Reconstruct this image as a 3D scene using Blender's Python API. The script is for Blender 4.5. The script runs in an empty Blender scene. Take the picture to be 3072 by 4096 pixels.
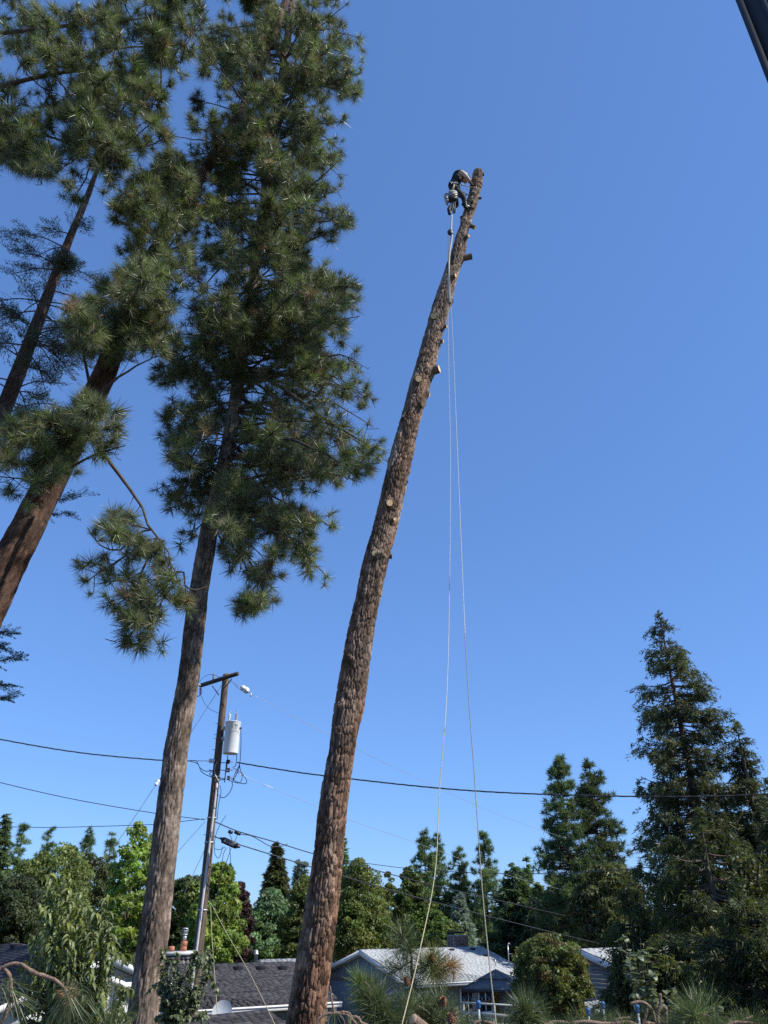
import bpy, bmesh, math, random
import numpy as np
from mathutils import Vector, Matrix

sc = bpy.context.scene
col = sc.collection
rad = math.radians

# ------------------------------------------------------------------ camera
F = 3000.0                      # focal length in photograph pixels (3072 x 4096)
PITCH = rad(28.0)
CAM = np.array([0.0, 0.0, 5.6])
cd = bpy.data.cameras.new('camera')
cd.sensor_fit = 'VERTICAL'; cd.sensor_height = 36.0; cd.lens = 36.0 * F / 4096.0
cd.clip_start = 0.05; cd.clip_end = 6000.0
cam = bpy.data.objects.new('camera', cd); col.objects.link(cam)
cam.location = CAM; cam.rotation_euler = (math.pi / 2 + PITCH, 0, 0)
sc.camera = cam

# ------------------------------------------------------------------ sky, sun, exposure
SUN_AZ, SUN_EL = rad(108.0), rad(45.0)      # clockwise from +Y
w = bpy.data.worlds.new('World'); sc.world = w; w.use_nodes = True
nt = w.node_tree; nt.nodes.clear()
sky = nt.nodes.new('ShaderNodeTexSky'); sky.sky_type = 'NISHITA'; sky.sun_disc = False
sky.sun_elevation = SUN_EL; sky.sun_rotation = SUN_AZ
sky.altitude = 700.0; sky.air_density = 1.0; sky.dust_density = 0.0; sky.ozone_density = 6.0
bg = nt.nodes.new('ShaderNodeBackground'); bg.inputs[1].default_value = 0.121
wo = nt.nodes.new('ShaderNodeOutputWorld')
gm = nt.nodes.new('ShaderNodeGamma'); gm.inputs[1].default_value = 0.56       # the phone's flattened sky contrast
tn = nt.nodes.new('ShaderNodeVectorMath'); tn.operation = 'MULTIPLY'; tn.inputs[1].default_value = (1.02, 1.55, 2.46)
nt.links.new(sky.outputs[0], gm.inputs[0]); nt.links.new(gm.outputs[0], tn.inputs[0])
nt.links.new(tn.outputs[0], bg.inputs[0]); nt.links.new(bg.outputs[0], wo.inputs[0])

sd = bpy.data.lights.new('sun', 'SUN'); sd.energy = 5.0; sd.angle = rad(0.53); sd.color = (1.0, 0.955, 0.88)
sun = bpy.data.objects.new('sun', sd); col.objects.link(sun)
SUNV = Vector((math.sin(SUN_AZ) * math.cos(SUN_EL), math.cos(SUN_AZ) * math.cos(SUN_EL), math.sin(SUN_EL)))
sun.rotation_euler = SUNV.to_track_quat('Z', 'Y').to_euler()
sun.location = (20, -10, 40)

sc.render.engine = 'CYCLES'
sc.view_settings.view_transform = 'Standard'; sc.view_settings.look = 'None'
sc.view_settings.exposure = 0.32; sc.view_settings.gamma = 1.0; sc.view_settings.use_curve_mapping = False
sc.cycles.use_denoising = False
sc.cycles.max_bounces = 6; sc.cycles.diffuse_bounces = 4; sc.cycles.glossy_bounces = 2
sc.cycles.transmission_bounces = 4; sc.cycles.transparent_max_bounces = 8
sc.cycles.sample_clamp_indirect = 4.0
sc.cycles.use_adaptive_sampling = True; sc.cycles.adaptive_threshold = 0.012
sc.render.film_transparent = False

# ------------------------------------------------------------------ geometry helpers
_f = np.array([0, math.cos(PITCH), math.sin(PITCH)]); _u = np.array([0, -math.sin(PITCH), math.cos(PITCH)])
_r = np.array([1.0, 0, 0])
def ray(px, py): return _f + (px - 1536) / F * _r + (2048 - py) / F * _u
def at(px, py, Y):                       # point of the place at distance Y ahead of the viewer
    d = ray(px, py); return CAM + d * (Y / d[1])
def atz(px, py, z):
    d = ray(px, py); return CAM + d * ((z - CAM[2]) / d[2])
def proj(P):
    v = np.asarray(P, float) - CAM; d = v @ _f
    return np.stack([1536 + F * v[..., 0] / d, 2048 - F * (v @ _u) / d], -1)
def ppm(px, py, Y):                      # photograph pixels per metre at that point
    return F / ((at(px, py, Y) - CAM) @ _f)
def inside(poly, q):
    x, y = q; n = len(poly); c = False; j = n - 1
    for i in range(n):
        xi, yi = poly[i]; xj, yj = poly[j]
        if (yi > y) != (yj > y) and x < (xj - xi) * (y - yi) / (yj - yi) + xi: c = not c
        j = i
    return c
def unit(v):
    v = np.asarray(v, float); n = np.linalg.norm(v, axis=-1, keepdims=True); return v / np.maximum(n, 1e-9)
UP = np.array([0, 0, 1.0])

class MB:                                # collects geometry for ONE mesh
    def __init__(s): s.V = []; s.Fs = {}; s.C = []; s.n = 0; s.MI = {}
    def add(s, V, Fc, C=None, mi=0):
        V = np.asarray(V, float).reshape(-1, 3); Fc = np.asarray(Fc, int)
        k = Fc.shape[1]
        s.V.append(V); s.Fs.setdefault(k, []).append(Fc + s.n); s.MI.setdefault(k, []).append(np.full(len(Fc), mi))
        if C is None: C = np.ones((len(V), 3)) * .5
        C = np.asarray(C, float)
        if C.ndim == 1: C = np.tile(C, (len(V), 1))
        s.C.append(C); s.n += len(V); return s
    def build(s, name, mat, parent=None, smooth=False, colour=True):
        me = bpy.data.meshes.new(name); s.fill(me, mat, smooth, colour)
        return link(name, me, parent)
    def fill(s, me, mat, smooth=False, colour=True):
        V = np.concatenate(s.V); me.vertices.add(len(V)); me.vertices.foreach_set('co', V.ravel())
        loops = []; tot = []; mi = []
        for k, L in s.Fs.items():
            f = np.concatenate(L); loops.append(f.ravel()); tot.append(np.full(len(f), k)); mi.append(np.concatenate(s.MI[k]))
        loops = np.concatenate(loops); tot = np.concatenate(tot)
        me.loops.add(len(loops)); me.loops.foreach_set('vertex_index', loops)
        me.polygons.add(len(tot)); me.polygons.foreach_set('loop_start', np.concatenate([[0], np.cumsum(tot)[:-1]]))
        me.polygons.foreach_set('material_index', np.concatenate(mi))
        if smooth: me.polygons.foreach_set('use_smooth', np.ones(len(tot), bool))
        me.update(calc_edges=True)
        if colour:
            a = me.attributes.new('col', 'FLOAT_COLOR', 'POINT'); C = np.concatenate(s.C)
            a.data.foreach_set('color', np.concatenate([C, np.ones((len(C), 1))], 1).ravel())
        for m in (mat if isinstance(mat, (list, tuple)) else [mat]): me.materials.append(m)
        return me

def link(name, data, parent=None):
    o = bpy.data.objects.new(name, data); col.objects.link(o)
    if parent is not None: o.parent = parent
    return o
def empty(name, loc=(0, 0, 0)):
    o = bpy.data.objects.new(name, None); col.objects.link(o); o.empty_display_size = .2
    return o                              # things keep world coordinates: the Empty stays at the origin
def tag(o, label, cat, group=None, kind=None):
    o['label'] = label; o['category'] = cat
    if group: o['group'] = group
    if kind: o['kind'] = kind
    return o

def tube_geo(pts, radii, n=6, cap=True):
    P = np.asarray(pts, float); m = len(P); Rr = np.broadcast_to(np.asarray(radii, float), (m,))
    T = np.gradient(P, axis=0); T = unit(T)
    a = np.array([0, 0, 1.0]) if abs(T[0][2]) < .9 else np.array([1.0, 0, 0])
    X = np.zeros((m, 3)); x = unit(a - T[0] * (a @ T[0])); 
    for i in range(m):
        x = x - T[i] * (x @ T[i]); x = x / max(np.linalg.norm(x), 1e-9); X[i] = x
    Yv = np.cross(T, X); th = np.arange(n) * 2 * math.pi / n
    V = P[:, None, :] + Rr[:, None, None] * (np.cos(th)[None, :, None] * X[:, None, :] + np.sin(th)[None, :, None] * Yv[:, None, :])
    i = np.arange(m - 1)[:, None]; j = np.arange(n)[None, :]; j2 = (j + 1) % n
    Q = np.stack([i * n + j, i * n + j2, (i + 1) * n + j2, (i + 1) * n + j], -1).reshape(-1, 4)
    return V.reshape(-1, 3), Q, m, n
def add_tube(mb, pts, radii, n=6, cap=True, C=None, mi=0):
    V, Q, m, n = tube_geo(pts, radii, n)
    b = mb.n; mb.add(V, Q, C, mi)
    if cap:
        for e, rev in ((0, True), ((m - 1) * n, False)):
            idx = np.arange(n) + e
            if rev: idx = idx[::-1]
            mb.Fs.setdefault(n, []).append((idx + b)[None, :]); mb.MI.setdefault(n, []).append(np.array([mi]))
def add_box(mb, c, s, Rm=None, C=None, mi=0):
    x, y, z = np.asarray(s, float) / 2
    V = np.array([[-x, -y, -z], [x, -y, -z], [x, y, -z], [-x, y, -z], [-x, -y, z], [x, -y, z], [x, y, z], [-x, y, z]])
    if Rm is not None: V = V @ np.asarray(Rm).T
    mb.add(V + np.asarray(c), [[0, 3, 2, 1], [4, 5, 6, 7], [0, 1, 5, 4], [1, 2, 6, 5], [2, 3, 7, 6], [3, 0, 4, 7]], C, mi)
def frame(z, x=None):                    # rotation with given z axis
    z = unit(z); 
    if x is None: x = np.array([0, 0, 1.0]) if abs(z[2]) < .9 else np.array([1.0, 0, 0])
    x = unit(np.asarray(x, float) - z * (np.asarray(x, float) @ z)); y = np.cross(z, x)
    return np.stack([x, y, z], 1)
def add_lathe(mb, A, B, prof, n=16, C=None, mi=0, cap=True):      # prof: (t along A->B, radius)
    A = np.asarray(A, float); B = np.asarray(B, float); Rm = frame(B - A)
    th = np.arange(n) * 2 * math.pi / n; V = []
    for t, r in prof:
        c = A + (B - A) * t
        V.append(c + r * (np.cos(th)[:, None] * Rm[:, 0] + np.sin(th)[:, None] * Rm[:, 1]))
    m = len(prof); i = np.arange(m - 1)[:, None]; j = np.arange(n)[None, :]; j2 = (j + 1) % n
    Q = np.stack([i * n + j, i * n + j2, (i + 1) * n + j2, (i + 1) * n + j], -1).reshape(-1, 4)
    b = mb.n; mb.add(np.concatenate(V), Q, C, mi)
    if cap:
        for e, rev in ((0, True), ((m - 1) * n, False)):
            idx = np.arange(n) + e
            if rev: idx = idx[::-1]
            mb.Fs.setdefault(n, []).append((idx + b)[None, :]); mb.MI.setdefault(n, []).append(np.array([mi]))
def add_prism(mb, poly, ext, C=None, mi=0):          # planar polygon (world points) extruded by vector
    P = np.asarray(poly, float); n = len(P); ext = np.asarray(ext, float)
    b = mb.n; i = np.arange(n); j = (i + 1) % n
    mb.add(np.concatenate([P, P + ext]), np.stack([i, j, j + n, i + n], 1), C, mi)
    for idx in (i[::-1], i + n):
        mb.Fs.setdefault(n, []).append((idx + b)[None, :]); mb.MI.setdefault(n, []).append(np.array([mi]))
def spline(pts, n):                      # Catmull-Rom through the points
    P = np.asarray(pts, float)
    if len(P) < 3: return P[0] + (P[-1] - P[0]) * np.linspace(0, 1, n)[:, None]
    E = np.concatenate([[2 * P[0] - P[1]], P, [2 * P[-1] - P[-2]]]); m = len(P) - 1
    out = []
    for t in np.linspace(0, m - 1e-6, n):
        i = int(t); f = t - i; a, b, c, d = E[i:i + 4]
        out.append(.5 * ((2 * b) + (c - a) * f + (2 * a - 5 * b + 4 * c - d) * f * f + (3 * b - a - 3 * c + d) * f ** 3))
    return np.array(out)

# ------------------------------------------------------------------ materials (all procedural)
def pmat(name, c1, c2=None, scale=5.0, rough=.7, metal=0.0, bump=0.0, bscale=None, stretch=(1, 1, 1), spec=.5, detail=4.0, coord='Object', dist=.02):
    m = bpy.data.materials.new(name); m.use_nodes = True; t = m.node_tree; b = t.nodes['Principled BSDF']
    b.inputs['Roughness'].default_value = rough; b.inputs['Metallic'].default_value = metal
    b.inputs['Specular IOR Level'].default_value = spec
    if c2 is None: c2 = tuple(min(1, x * 1.25) for x in c1); c1 = tuple(x * .85 for x in c1)
    tc = t.nodes.new('ShaderNodeTexCoord'); mp = t.nodes.new('ShaderNodeMapping'); mp.inputs['Scale'].default_value = stretch
    t.links.new(tc.outputs[coord], mp.inputs['Vector'])
    nz = t.nodes.new('ShaderNodeTexNoise'); nz.inputs['Scale'].default_value = scale; nz.inputs['Detail'].default_value = detail
    t.links.new(mp.outputs[0], nz.inputs['Vector'])
    rp = t.nodes.new('ShaderNodeValToRGB'); rp.color_ramp.elements[0].position = .3; rp.color_ramp.elements[1].position = .7
    rp.color_ramp.elements[0].color = (*c1, 1); rp.color_ramp.elements[1].color = (*c2, 1)
    t.links.new(nz.outputs[0], rp.inputs[0]); t.links.new(rp.outputs[0], b.inputs['Base Color'])
    if bump:
        n2 = t.nodes.new('ShaderNodeTexNoise'); n2.inputs['Scale'].default_value = bscale or scale * 4; n2.inputs['Detail'].default_value = 6
        t.links.new(mp.outputs[0], n2.inputs['Vector'])
        bp = t.nodes.new('ShaderNodeBump'); bp.inputs['Strength'].default_value = bump; bp.inputs['Distance'].default_value = dist
        t.links.new(n2.outputs[0], bp.inputs['Height']); t.links.new(bp.outputs[0], b.inputs['Normal'])
    return m
def attrmat(name, rough=.6, spec=.35, trans=0.0, nscale=3.0, namp=.35, bump=0.0, bscale=60, objrand=0.0, tcol=(1.3, 1.35, .6)):
    """base colour from the mesh's own 'col' attribute, broken up by noise; optional light passing through"""
    m = bpy.data.materials.new(name); m.use_nodes = True; t = m.node_tree; b = t.nodes['Principled BSDF']
    b.inputs['Roughness'].default_value = rough; b.inputs['Specular IOR Level'].default_value = spec
    a = t.nodes.new('ShaderNodeAttribute'); a.attribute_name = 'col'
    tc = t.nodes.new('ShaderNodeTexCoord'); nz = t.nodes.new('ShaderNodeTexNoise'); nz.inputs['Scale'].default_value = nscale
    nz.inputs['Detail'].default_value = 5; t.links.new(tc.outputs['Object'], nz.inputs['Vector'])
    mr = t.nodes.new('ShaderNodeMapRange'); mr.inputs['From Min'].default_value = .3; mr.inputs['From Max'].default_value = .7
    mr.inputs['To Min'].default_value = 1 - namp; mr.inputs['To Max'].default_value = 1 + namp
    t.links.new(nz.outputs[0], mr.inputs[0]); val = mr.outputs[0]
    if objrand:
        oi = t.nodes.new('ShaderNodeObjectInfo'); m2 = t.nodes.new('ShaderNodeMapRange')
        m2.inputs['To Min'].default_value = 1 - objrand; m2.inputs['To Max'].default_value = 1 + objrand
        t.links.new(oi.outputs['Random'], m2.inputs[0])
        mu = t.nodes.new('ShaderNodeMath'); mu.operation = 'MULTIPLY'; t.links.new(val, mu.inputs[0]); t.links.new(m2.outputs[0], mu.inputs[1]); val = mu.outputs[0]
    vm = t.nodes.new('ShaderNodeVectorMath'); vm.operation = 'SCALE'
    t.links.new(a.outputs['Color'], vm.inputs[0]); t.links.new(val, vm.inputs['Scale'])
    t.links.new(vm.outputs[0], b.inputs['Base Color'])
    if bump:
        n2 = t.nodes.new('ShaderNodeTexNoise'); n2.inputs['Scale'].default_value = bscale; n2.inputs['Detail'].default_value = 6
        t.links.new(tc.outputs['Object'], n2.inputs['Vector'])
        bp = t.nodes.new('ShaderNodeBump'); bp.inputs['Strength'].default_value = bump; bp.inputs['Distance'].default_value = .02
        t.links.new(n2.outputs[0], bp.inputs['Height']); t.links.new(bp.outputs[0], b.inputs['Normal'])
    if trans:
        tr = t.nodes.new('ShaderNodeBsdfTranslucent'); v2 = t.nodes.new('ShaderNodeVectorMath'); v2.operation = 'MULTIPLY'
        v2.inputs[1].default_value = tcol; t.links.new(vm.outputs[0], v2.inputs[0]); t.links.new(v2.outputs[0], tr.inputs['Color'])
        mx = t.nodes.new('ShaderNodeMixShader'); mx.inputs[0].default_value = trans
        out = t.nodes['Material Output']
        t.links.new(b.outputs[0], mx.inputs[1]); t.links.new(tr.outputs[0], mx.inputs[2]); t.links.new(mx.outputs[0], out.inputs['Surface'])
    return m

M = {}
M['needle'] = attrmat('pine_needles', rough=.42, spec=.5, trans=.28, tcol=(1.1, 1.25, .65), nscale=.7, namp=.42, objrand=.22)
M['leaf'] = attrmat('leaves', rough=.45, spec=.45, trans=.3, nscale=.8, namp=.28, objrand=.15)
M['far_leaf'] = attrmat('tree_foliage', rough=.5, spec=.4, trans=.36, nscale=.45, namp=.38)
M['bark'] = attrmat('bark', rough=.9, spec=.15, nscale=14, namp=.38, bump=.7, bscale=70)
M['twig'] = pmat('twig_bark', (.05, .038, .03), (.13, .10, .08), scale=9, rough=.9, bump=.4, bscale=50)
M['twig_fore'] = pmat('scaly_twig_bark', (.13, .085, .06), (.30, .20, .14), scale=45, rough=.85, bump=1.0, bscale=90, dist=.01)
M['cut_wood'] = pmat('fresh_cut_wood', (.52, .33, .17), (.72, .52, .30), scale=18, rough=.7, stretch=(1, 1, 1))
M['far_trunk'] = pmat('distant_bark', (.05, .035, .025), (.12, .085, .06), scale=3, rough=.9)
M['pole'] = pmat('weathered_pole_wood', (.030, .022, .016), (.20, .14, .098), scale=7, rough=.85, stretch=(6, 6, .35), bump=.7, bscale=16)
M['arm'] = pmat('creosoted_crossarm', (.02, .018, .016), (.07, .06, .05), scale=8, rough=.85, bump=.4)
M['tank'] = pmat('transformer_paint', (.72, .74, .73), (.80, .81, .80), scale=3, rough=.4)
M['porcelain'] = pmat('porcelain_grey', (.30, .32, .34), (.40, .42, .44), scale=6, rough=.2)
M['glass_white'] = pmat('white_insulator', (.70, .70, .68), (.78, .78, .76), scale=5, rough=.25)
M['galv'] = pmat('galvanised_steel', (.42, .43, .44), (.58, .59, .60), scale=14, rough=.42, metal=.6)
M['conduit'] = pmat('grey_conduit', (.44, .44, .43), (.56, .56, .55), scale=6, rough=.75, spec=.3)
M['rust_conduit'] = pmat('rusty_conduit', (.20, .085, .035), (.33, .16, .07), scale=9, rough=.75)
M['black'] = pmat('black_rubber', (.012, .012, .013), (.025, .025, .027), scale=6, rough=.5)
M['wire'] = pmat('cable_sheath', (.014, .015, .018), (.03, .032, .036), scale=3, rough=.5)
M['alu_wire'] = pmat('bare_aluminium', (.34, .36, .38), (.46, .48, .50), scale=5, rough=.45, metal=.5)
M['rope'] = pmat('white_climbing_rope', (.42, .41, .38), (.62, .60, .55), scale=40, rough=.9, bump=.6, bscale=120)
M['rope_y'] = pmat('yellow_rope', (.34, .29, .16), (.48, .42, .25), scale=40, rough=.9, bump=.6, bscale=120)
M['rope_d'] = pmat('dark_braided_rope', (.15, .14, .11), (.32, .29, .22), scale=60, rough=.9, bump=.6, bscale=120)
M['white'] = pmat('white_trim_paint', (.70, .70, .69), (.80, .80, .79), scale=4, rough=.5)
M['soil'] = None
# ------------------------------------------------------------------ ground
def ground_z(x, y):
    t = np.clip((y - 8.0) / 10.0, 0, 1); t = t * t * (3 - 2 * t)
    return 3.75 * (1 - t) + .12 * np.sin(x * .35) * np.cos(y * .27) * (y < 60)
gx = np.concatenate([-np.geomspace(2500, 42, 18), np.arange(-40, 41, 1.0), np.geomspace(42, 2500, 18)])
gy = np.concatenate([-np.geomspace(900, 12, 10), np.arange(-10, 61, 1.0), np.geomspace(63, 4500, 24)])
GX, GY = np.meshgrid(gx, gy); GZ = ground_z(GX, GY)
nyy, nxx = GX.shape; i = np.arange(nyy - 1)[:, None]; j = np.arange(nxx - 1)[None, :]
Q = np.stack([i * nxx + j, i * nxx + j + 1, (i + 1) * nxx + j + 1, (i + 1) * nxx + j], -1).reshape(-1, 4)
mb = MB(); mb.add(np.stack([GX, GY, GZ], -1).reshape(-1, 3), Q)
M['ground'] = pmat('dry_grass_and_soil', (.045, .05, .02), (.14, .11, .06), scale=1.6, rough=.95, bump=.5, bscale=20)
g = mb.build('ground', M['ground'], smooth=True, colour=False); g['kind'] = 'structure'

# ------------------------------------------------------------------ houses
AZ = rad(60.0)
Aa = np.array([math.sin(AZ), math.cos(AZ), 0]); Gg = np.array([-Aa[1], Aa[0], 0])       # along the ridge / across, away from viewer

def shingle_mat(name, c1, c2, c3):
    m = bpy.data.materials.new(name); m.use_nodes = True; t = m.node_tree; b = t.nodes['Principled BSDF']
    b.inputs['Roughness'].default_value = .92; b.inputs['Specular IOR Level'].default_value = .25
    a = t.nodes.new('ShaderNodeAttribute'); a.attribute_name = 'col'
    oi = t.nodes.new('ShaderNodeObjectInfo')
    sx = t.nodes.new('ShaderNodeSeparateColor'); t.links.new(a.outputs['Color'], sx.inputs[0])
    # per-piece value: the attribute for the field, the object's random number where the attribute says so (blue = 1)
    mix = t.nodes.new('ShaderNodeMix'); mix.data_type = 'FLOAT'
    t.links.new(sx.outputs['Blue'], mix.inputs[0]); t.links.new(sx.outputs['Red'], mix.inputs[2]); t.links.new(oi.outputs['Random'], mix.inputs[3])
    rp = t.nodes.new('ShaderNodeValToRGB'); e = rp.color_ramp.elements
    e[0].position = 0; e[0].color = (*c1, 1); e[1].position = 1; e[1].color = (*c3, 1); q = e.new(.5); q.color = (*c2, 1)
    t.links.new(mix.outputs[0], rp.inputs[0])
    tc = t.nodes.new('ShaderNodeNewGeometry'); nz = t.nodes.new('ShaderNodeTexNoise'); nz.inputs['Scale'].default_value = 90
    t.links.new(tc.outputs['Position'], nz.inputs['Vector'])
    mr = t.nodes.new('ShaderNodeMapRange'); mr.inputs['To Min'].default_value = .86; mr.inputs['To Max'].default_value = 1.14; t.links.new(nz.outputs[0], mr.inputs[0])
    vm = t.nodes.new('ShaderNodeVectorMath'); vm.operation = 'SCALE'; t.links.new(rp.outputs[0], vm.inputs[0]); t.links.new(mr.outputs[0], vm.inputs['Scale'])
    t.links.new(vm.outputs[0], b.inputs['Base Color'])
    return m
M['sh_dark'] = shingle_mat('charcoal_shingles', (.036, .035, .039), (.052, .050, .055), (.070, .066, .071))
M['sh_white'] = shingle_mat('pale_grey_shingles', (.335, .35, .355), (.375, .39, .395), (.41, .425, .43))
M['sh_grey'] = shingle_mat('grey_shingles', (.18, .19, .20), (.24, .25, .26), (.30, .31, .32))

def unit_shingle(mat):
    mb = MB(); t0, t1 = .016, .004                      # butt edge thick, top edge thin; x 0..1, y 0..1 (up-slope), z = lift
    V = [[0, 0, 0], [1, 0, 0], [1, 1, 0], [0, 1, 0], [0, 0, t0], [1, 0, t0], [1, 1, t1], [0, 1, t1]]
    mb.add(V, [[4, 5, 6, 7], [0, 1, 5, 4], [1, 2, 6, 5], [3, 0, 4, 7]], np.array([.5, 0, 1.0]))
    return mb.fill(bpy.data.meshes.new('shingle'), mat)
_unit = {}
def shingle_plane(roof, O, ax, up, nrm, length, depth, mat, seed, wid=(.15, .34), expo=.14, clip=None, nmax=300, lift=.012):
    """laps shingles over one roof plane; O = lower corner, ax along the eave, up = up the slope"""
    rg = np.random.default_rng(seed)
    if mat not in _unit: _unit[mat] = unit_shingle(M[mat])
    me = _unit[mat]; items = []; nrow = int(depth / expo)
    for r in range(nrow):
        x = -rg.uniform(0, .25); 
        while x < length:
            wd = rg.uniform(*wid); x0 = max(x, 0); x1 = min(x + wd, length)
            cx = (x0 + x1) / 2
            if x1 - x0 > .03 and (clip is None or clip(cx, (r + .5) * expo)): items.append((x0, x1, r * expo))
            x += wd
    cen = np.array([O + ax * ((a + b) / 2) + up * y for a, b, y in items])
    q = proj(cen); d = np.linalg.norm(cen - CAM, axis=1)
    vis = (q[:, 0] > 0) & (q[:, 0] < 3072) & (q[:, 1] > 0) & (q[:, 1] < 4096)
    order = np.argsort(np.where(vis, d, d + 1000)); single = set(order[:nmax].tolist())
    field = MB(); Rm = np.stack([ax, up, nrm], 1)
    for k, (a, b, y) in enumerate(items):
        h = lift + rg.uniform(-.001, .002); org = O + ax * (a + .001) + up * (y) + nrm * h
        sx, sy = (b - a) - .002, expo * 1.25
        if k in single and vis[k]:
            o = link('shingle', me, roof)
            Mm = Matrix.Identity(4)
            for c in range(3):
                Mm[c][0] = ax[c] * sx; Mm[c][1] = up[c] * sy; Mm[c][2] = nrm[c]; Mm[c][3] = org[c]
            o.matrix_world = Mm
        else:
            V = np.array([[0, 0, 0], [sx, 0, 0], [sx, sy, 0], [0, sy, 0], [0, 0, .016], [sx, 0, .016], [sx, sy, .004], [0, sy, .004]])
            field.add(V @ Rm.T + org, [[4, 5, 6, 7], [0, 1, 5, 4], [1, 2, 6, 5], [3, 0, 4, 7]], np.array([rg.uniform(), 0, 0]))
    if field.n:
        o = field.build('shingle_field', M[mat], roof); o['kind'] = 'stuff'

def gable_roof(house, E, ax, gv, L, wn, wf, pitch, mat, seed, trim='white', thick=.16, nmax=300, near_only=False, wid=(.15, .34), expo=.14):
    """E = near-eave corner (x=0 end); ridge runs along ax for L; near slope wn deep, far slope wf deep"""
    P0 = E + gv * wn + UP * pitch * wn; P1 = P0 + ax * L; E1 = E + ax * L
    Fz = P0 + gv * wf - UP * pitch * wf; F1 = Fz + ax * L
    nn = unit(np.cross(ax, P0 - E)); nn = nn * np.sign(nn[2]); nf = unit(np.cross(ax, P0 - Fz)); nf = nf * np.sign(nf[2])
    deck = MB()
    add_prism(deck, [E, E1, P1, P0], -nn * thick); add_prism(deck, [P0 - nf * .002, P1 - nf * .002, F1, Fz], -nf * thick)
    roof = deck.build('roof', M['deck'], house, colour=False)
    shingle_plane(roof, E, ax, unit(P0 - E), nn, L, np.linalg.norm(P0 - E), mat, seed, nmax=nmax, wid=wid, expo=expo)
    if not near_only:
        shingle_plane(roof, F1, -ax, unit(P1 - F1), nf, L, np.linalg.norm(P1 - F1), mat, seed + 1, nmax=0, wid=wid, expo=expo)
    cap = MB()
    for k in range(int(L / .3)):
        c = P0 + ax * (k * .3 + .15) + UP * .035
        for s, nv, slope in ((-1, nn, unit(E - P0)), (1, nf, unit(Fz - P0))):
            a0 = P0 + ax * (k * .3) + UP * (.03 + .008 * (k % 2)); a1 = a0 + ax * .305
            add_prism(cap, [a0, a1, a1 + slope * .16, a0 + slope * .16], -nv * .012, np.array([(k * .37) % 1, 0, 0]))
    cap.build('ridge_cap', M[mat], roof)
    # rake boards on both ends, eave gutter on the near side
    for side, base in ((-1, (E, P0, Fz)), (1, (E1, P1, F1))):
        for a, b in ((base[0], base[1]), (base[1], base[2])):
            rb = MB(); off = ax * side * .035
            p = [a + off * .15 - UP * .01, b + off * .15 - UP * .01, b - UP * .2 + off * .15, a - UP * .2 + off * .15]
            add_prism(rb, p, off); rb.build('rake_board', M[trim], roof, colour=False)
    gt = MB()
    add_prism(gt, [E - gv * .015 - UP * .02, E1 - gv * .015 - UP * .02, E1 - gv * .015 - UP * .16, E - gv * .015 - UP * .16], -gv * .10)
    add_prism(gt, [E - gv * .12 + UP * .0, E1 - gv * .12 + UP * .0, E1 - gv * .12 - UP * .045, E - gv * .12 - UP * .045], -gv * .03)
    gt.build('gutter', M[trim], roof, colour=False)
    return roof, P0, P1, E1, Fz, F1
M['deck'] = pmat('roof_underside', (.33, .33, .32), (.42, .42, .41), scale=4, rough=.8)
M['roof_vent'] = pmat('black_roof_vent', (.010, .011, .016), (.018, .019, .026), scale=6, rough=.85, spec=.15)

def roof_vent(roof, c, ax, up, nrm, m='roof_vent', s=(.30, .34, .13)):
    mb = MB(); Rm = np.stack([ax, up, nrm], 1)
    V = np.array([[-.5, -.5, 0], [.5, -.5, 0], [.5, .5, 0], [-.5, .5, 0], [-.42, -.48, 1], [.42, -.48, 1], [.42, .35, .35], [-.42, .35, .35]]) * np.array(s)
    mb.add(V @ Rm.T + c, [[0, 1, 5, 4], [1, 2, 6, 5], [2, 3, 7, 6], [3, 0, 4, 7], [4, 5, 6, 7]])
    o = mb.build('roof_vent', M[m], roof, colour=False); return o

def wall_quad(name, parent, a, b, z0, z1, nrm, mat, th=.15):
    mb = MB(); p = [np.array([a[0], a[1], z0]), np.array([b[0], b[1], z0]), np.array([b[0], b[1], z1]), np.array([a[0], a[1], z1])]
    add_prism(mb, p, -np.asarray(nrm) * th); return mb.build(name, M[mat], parent, colour=False)
M['frame'] = pmat('window_frame_white', (.66, .66, .64), (.75, .75, .73), scale=4, rough=.5)
m = bpy.data.materials.new('window_glass'); m.use_nodes = True; b = m.node_tree.nodes['Principled BSDF']
b.inputs['Base Color'].default_value = (.012, .014, .016, 1); b.inputs['Roughness'].default_value = .06; M['glass'] = m
def window(parent, c, ax, nrm, wd, ht, mullions=1, sill=True):
    root = MB(); z = UP; t = .07
    for s in (-1, 1):
        add_box(root, c + ax * s * (wd / 2) + nrm * .03, (t, .07, ht + t), np.stack([ax, nrm, z], 1))
        add_box(root, c + z * s * (ht / 2) + nrm * .032, (wd - t, .066, t), np.stack([ax, nrm, z], 1))
    o = root.build('window', M['frame'], parent, colour=False)
    for k in range(mullions + 1):
        pw = wd / (mullions + 1); pc = c + ax * (-wd / 2 + pw * (k + .5)) + nrm * .012
        gl = MB(); add_box(gl, pc, (pw - .02, .01, ht - .02), np.stack([ax, nrm, z], 1)); gl.build('pane', M['glass'], o, colour=False)
    for k in range(mullions):
        mu = MB(); add_box(mu, c + ax * (-wd / 2 + wd * (k + 1) / (mullions + 1)) + nrm * .03, (.045, .05, ht - t), np.stack([ax, nrm, z], 1)); mu.build('mullion', M['frame'], o, colour=False)
    if sill:
        si = MB(); add_box(si, c - z * (ht / 2 + .08) + nrm * .06, (wd + .16, .12, .09), np.stack([ax, nrm, z], 1)); si.build('sill', M['frame'], o, colour=False)
    return o

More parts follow.
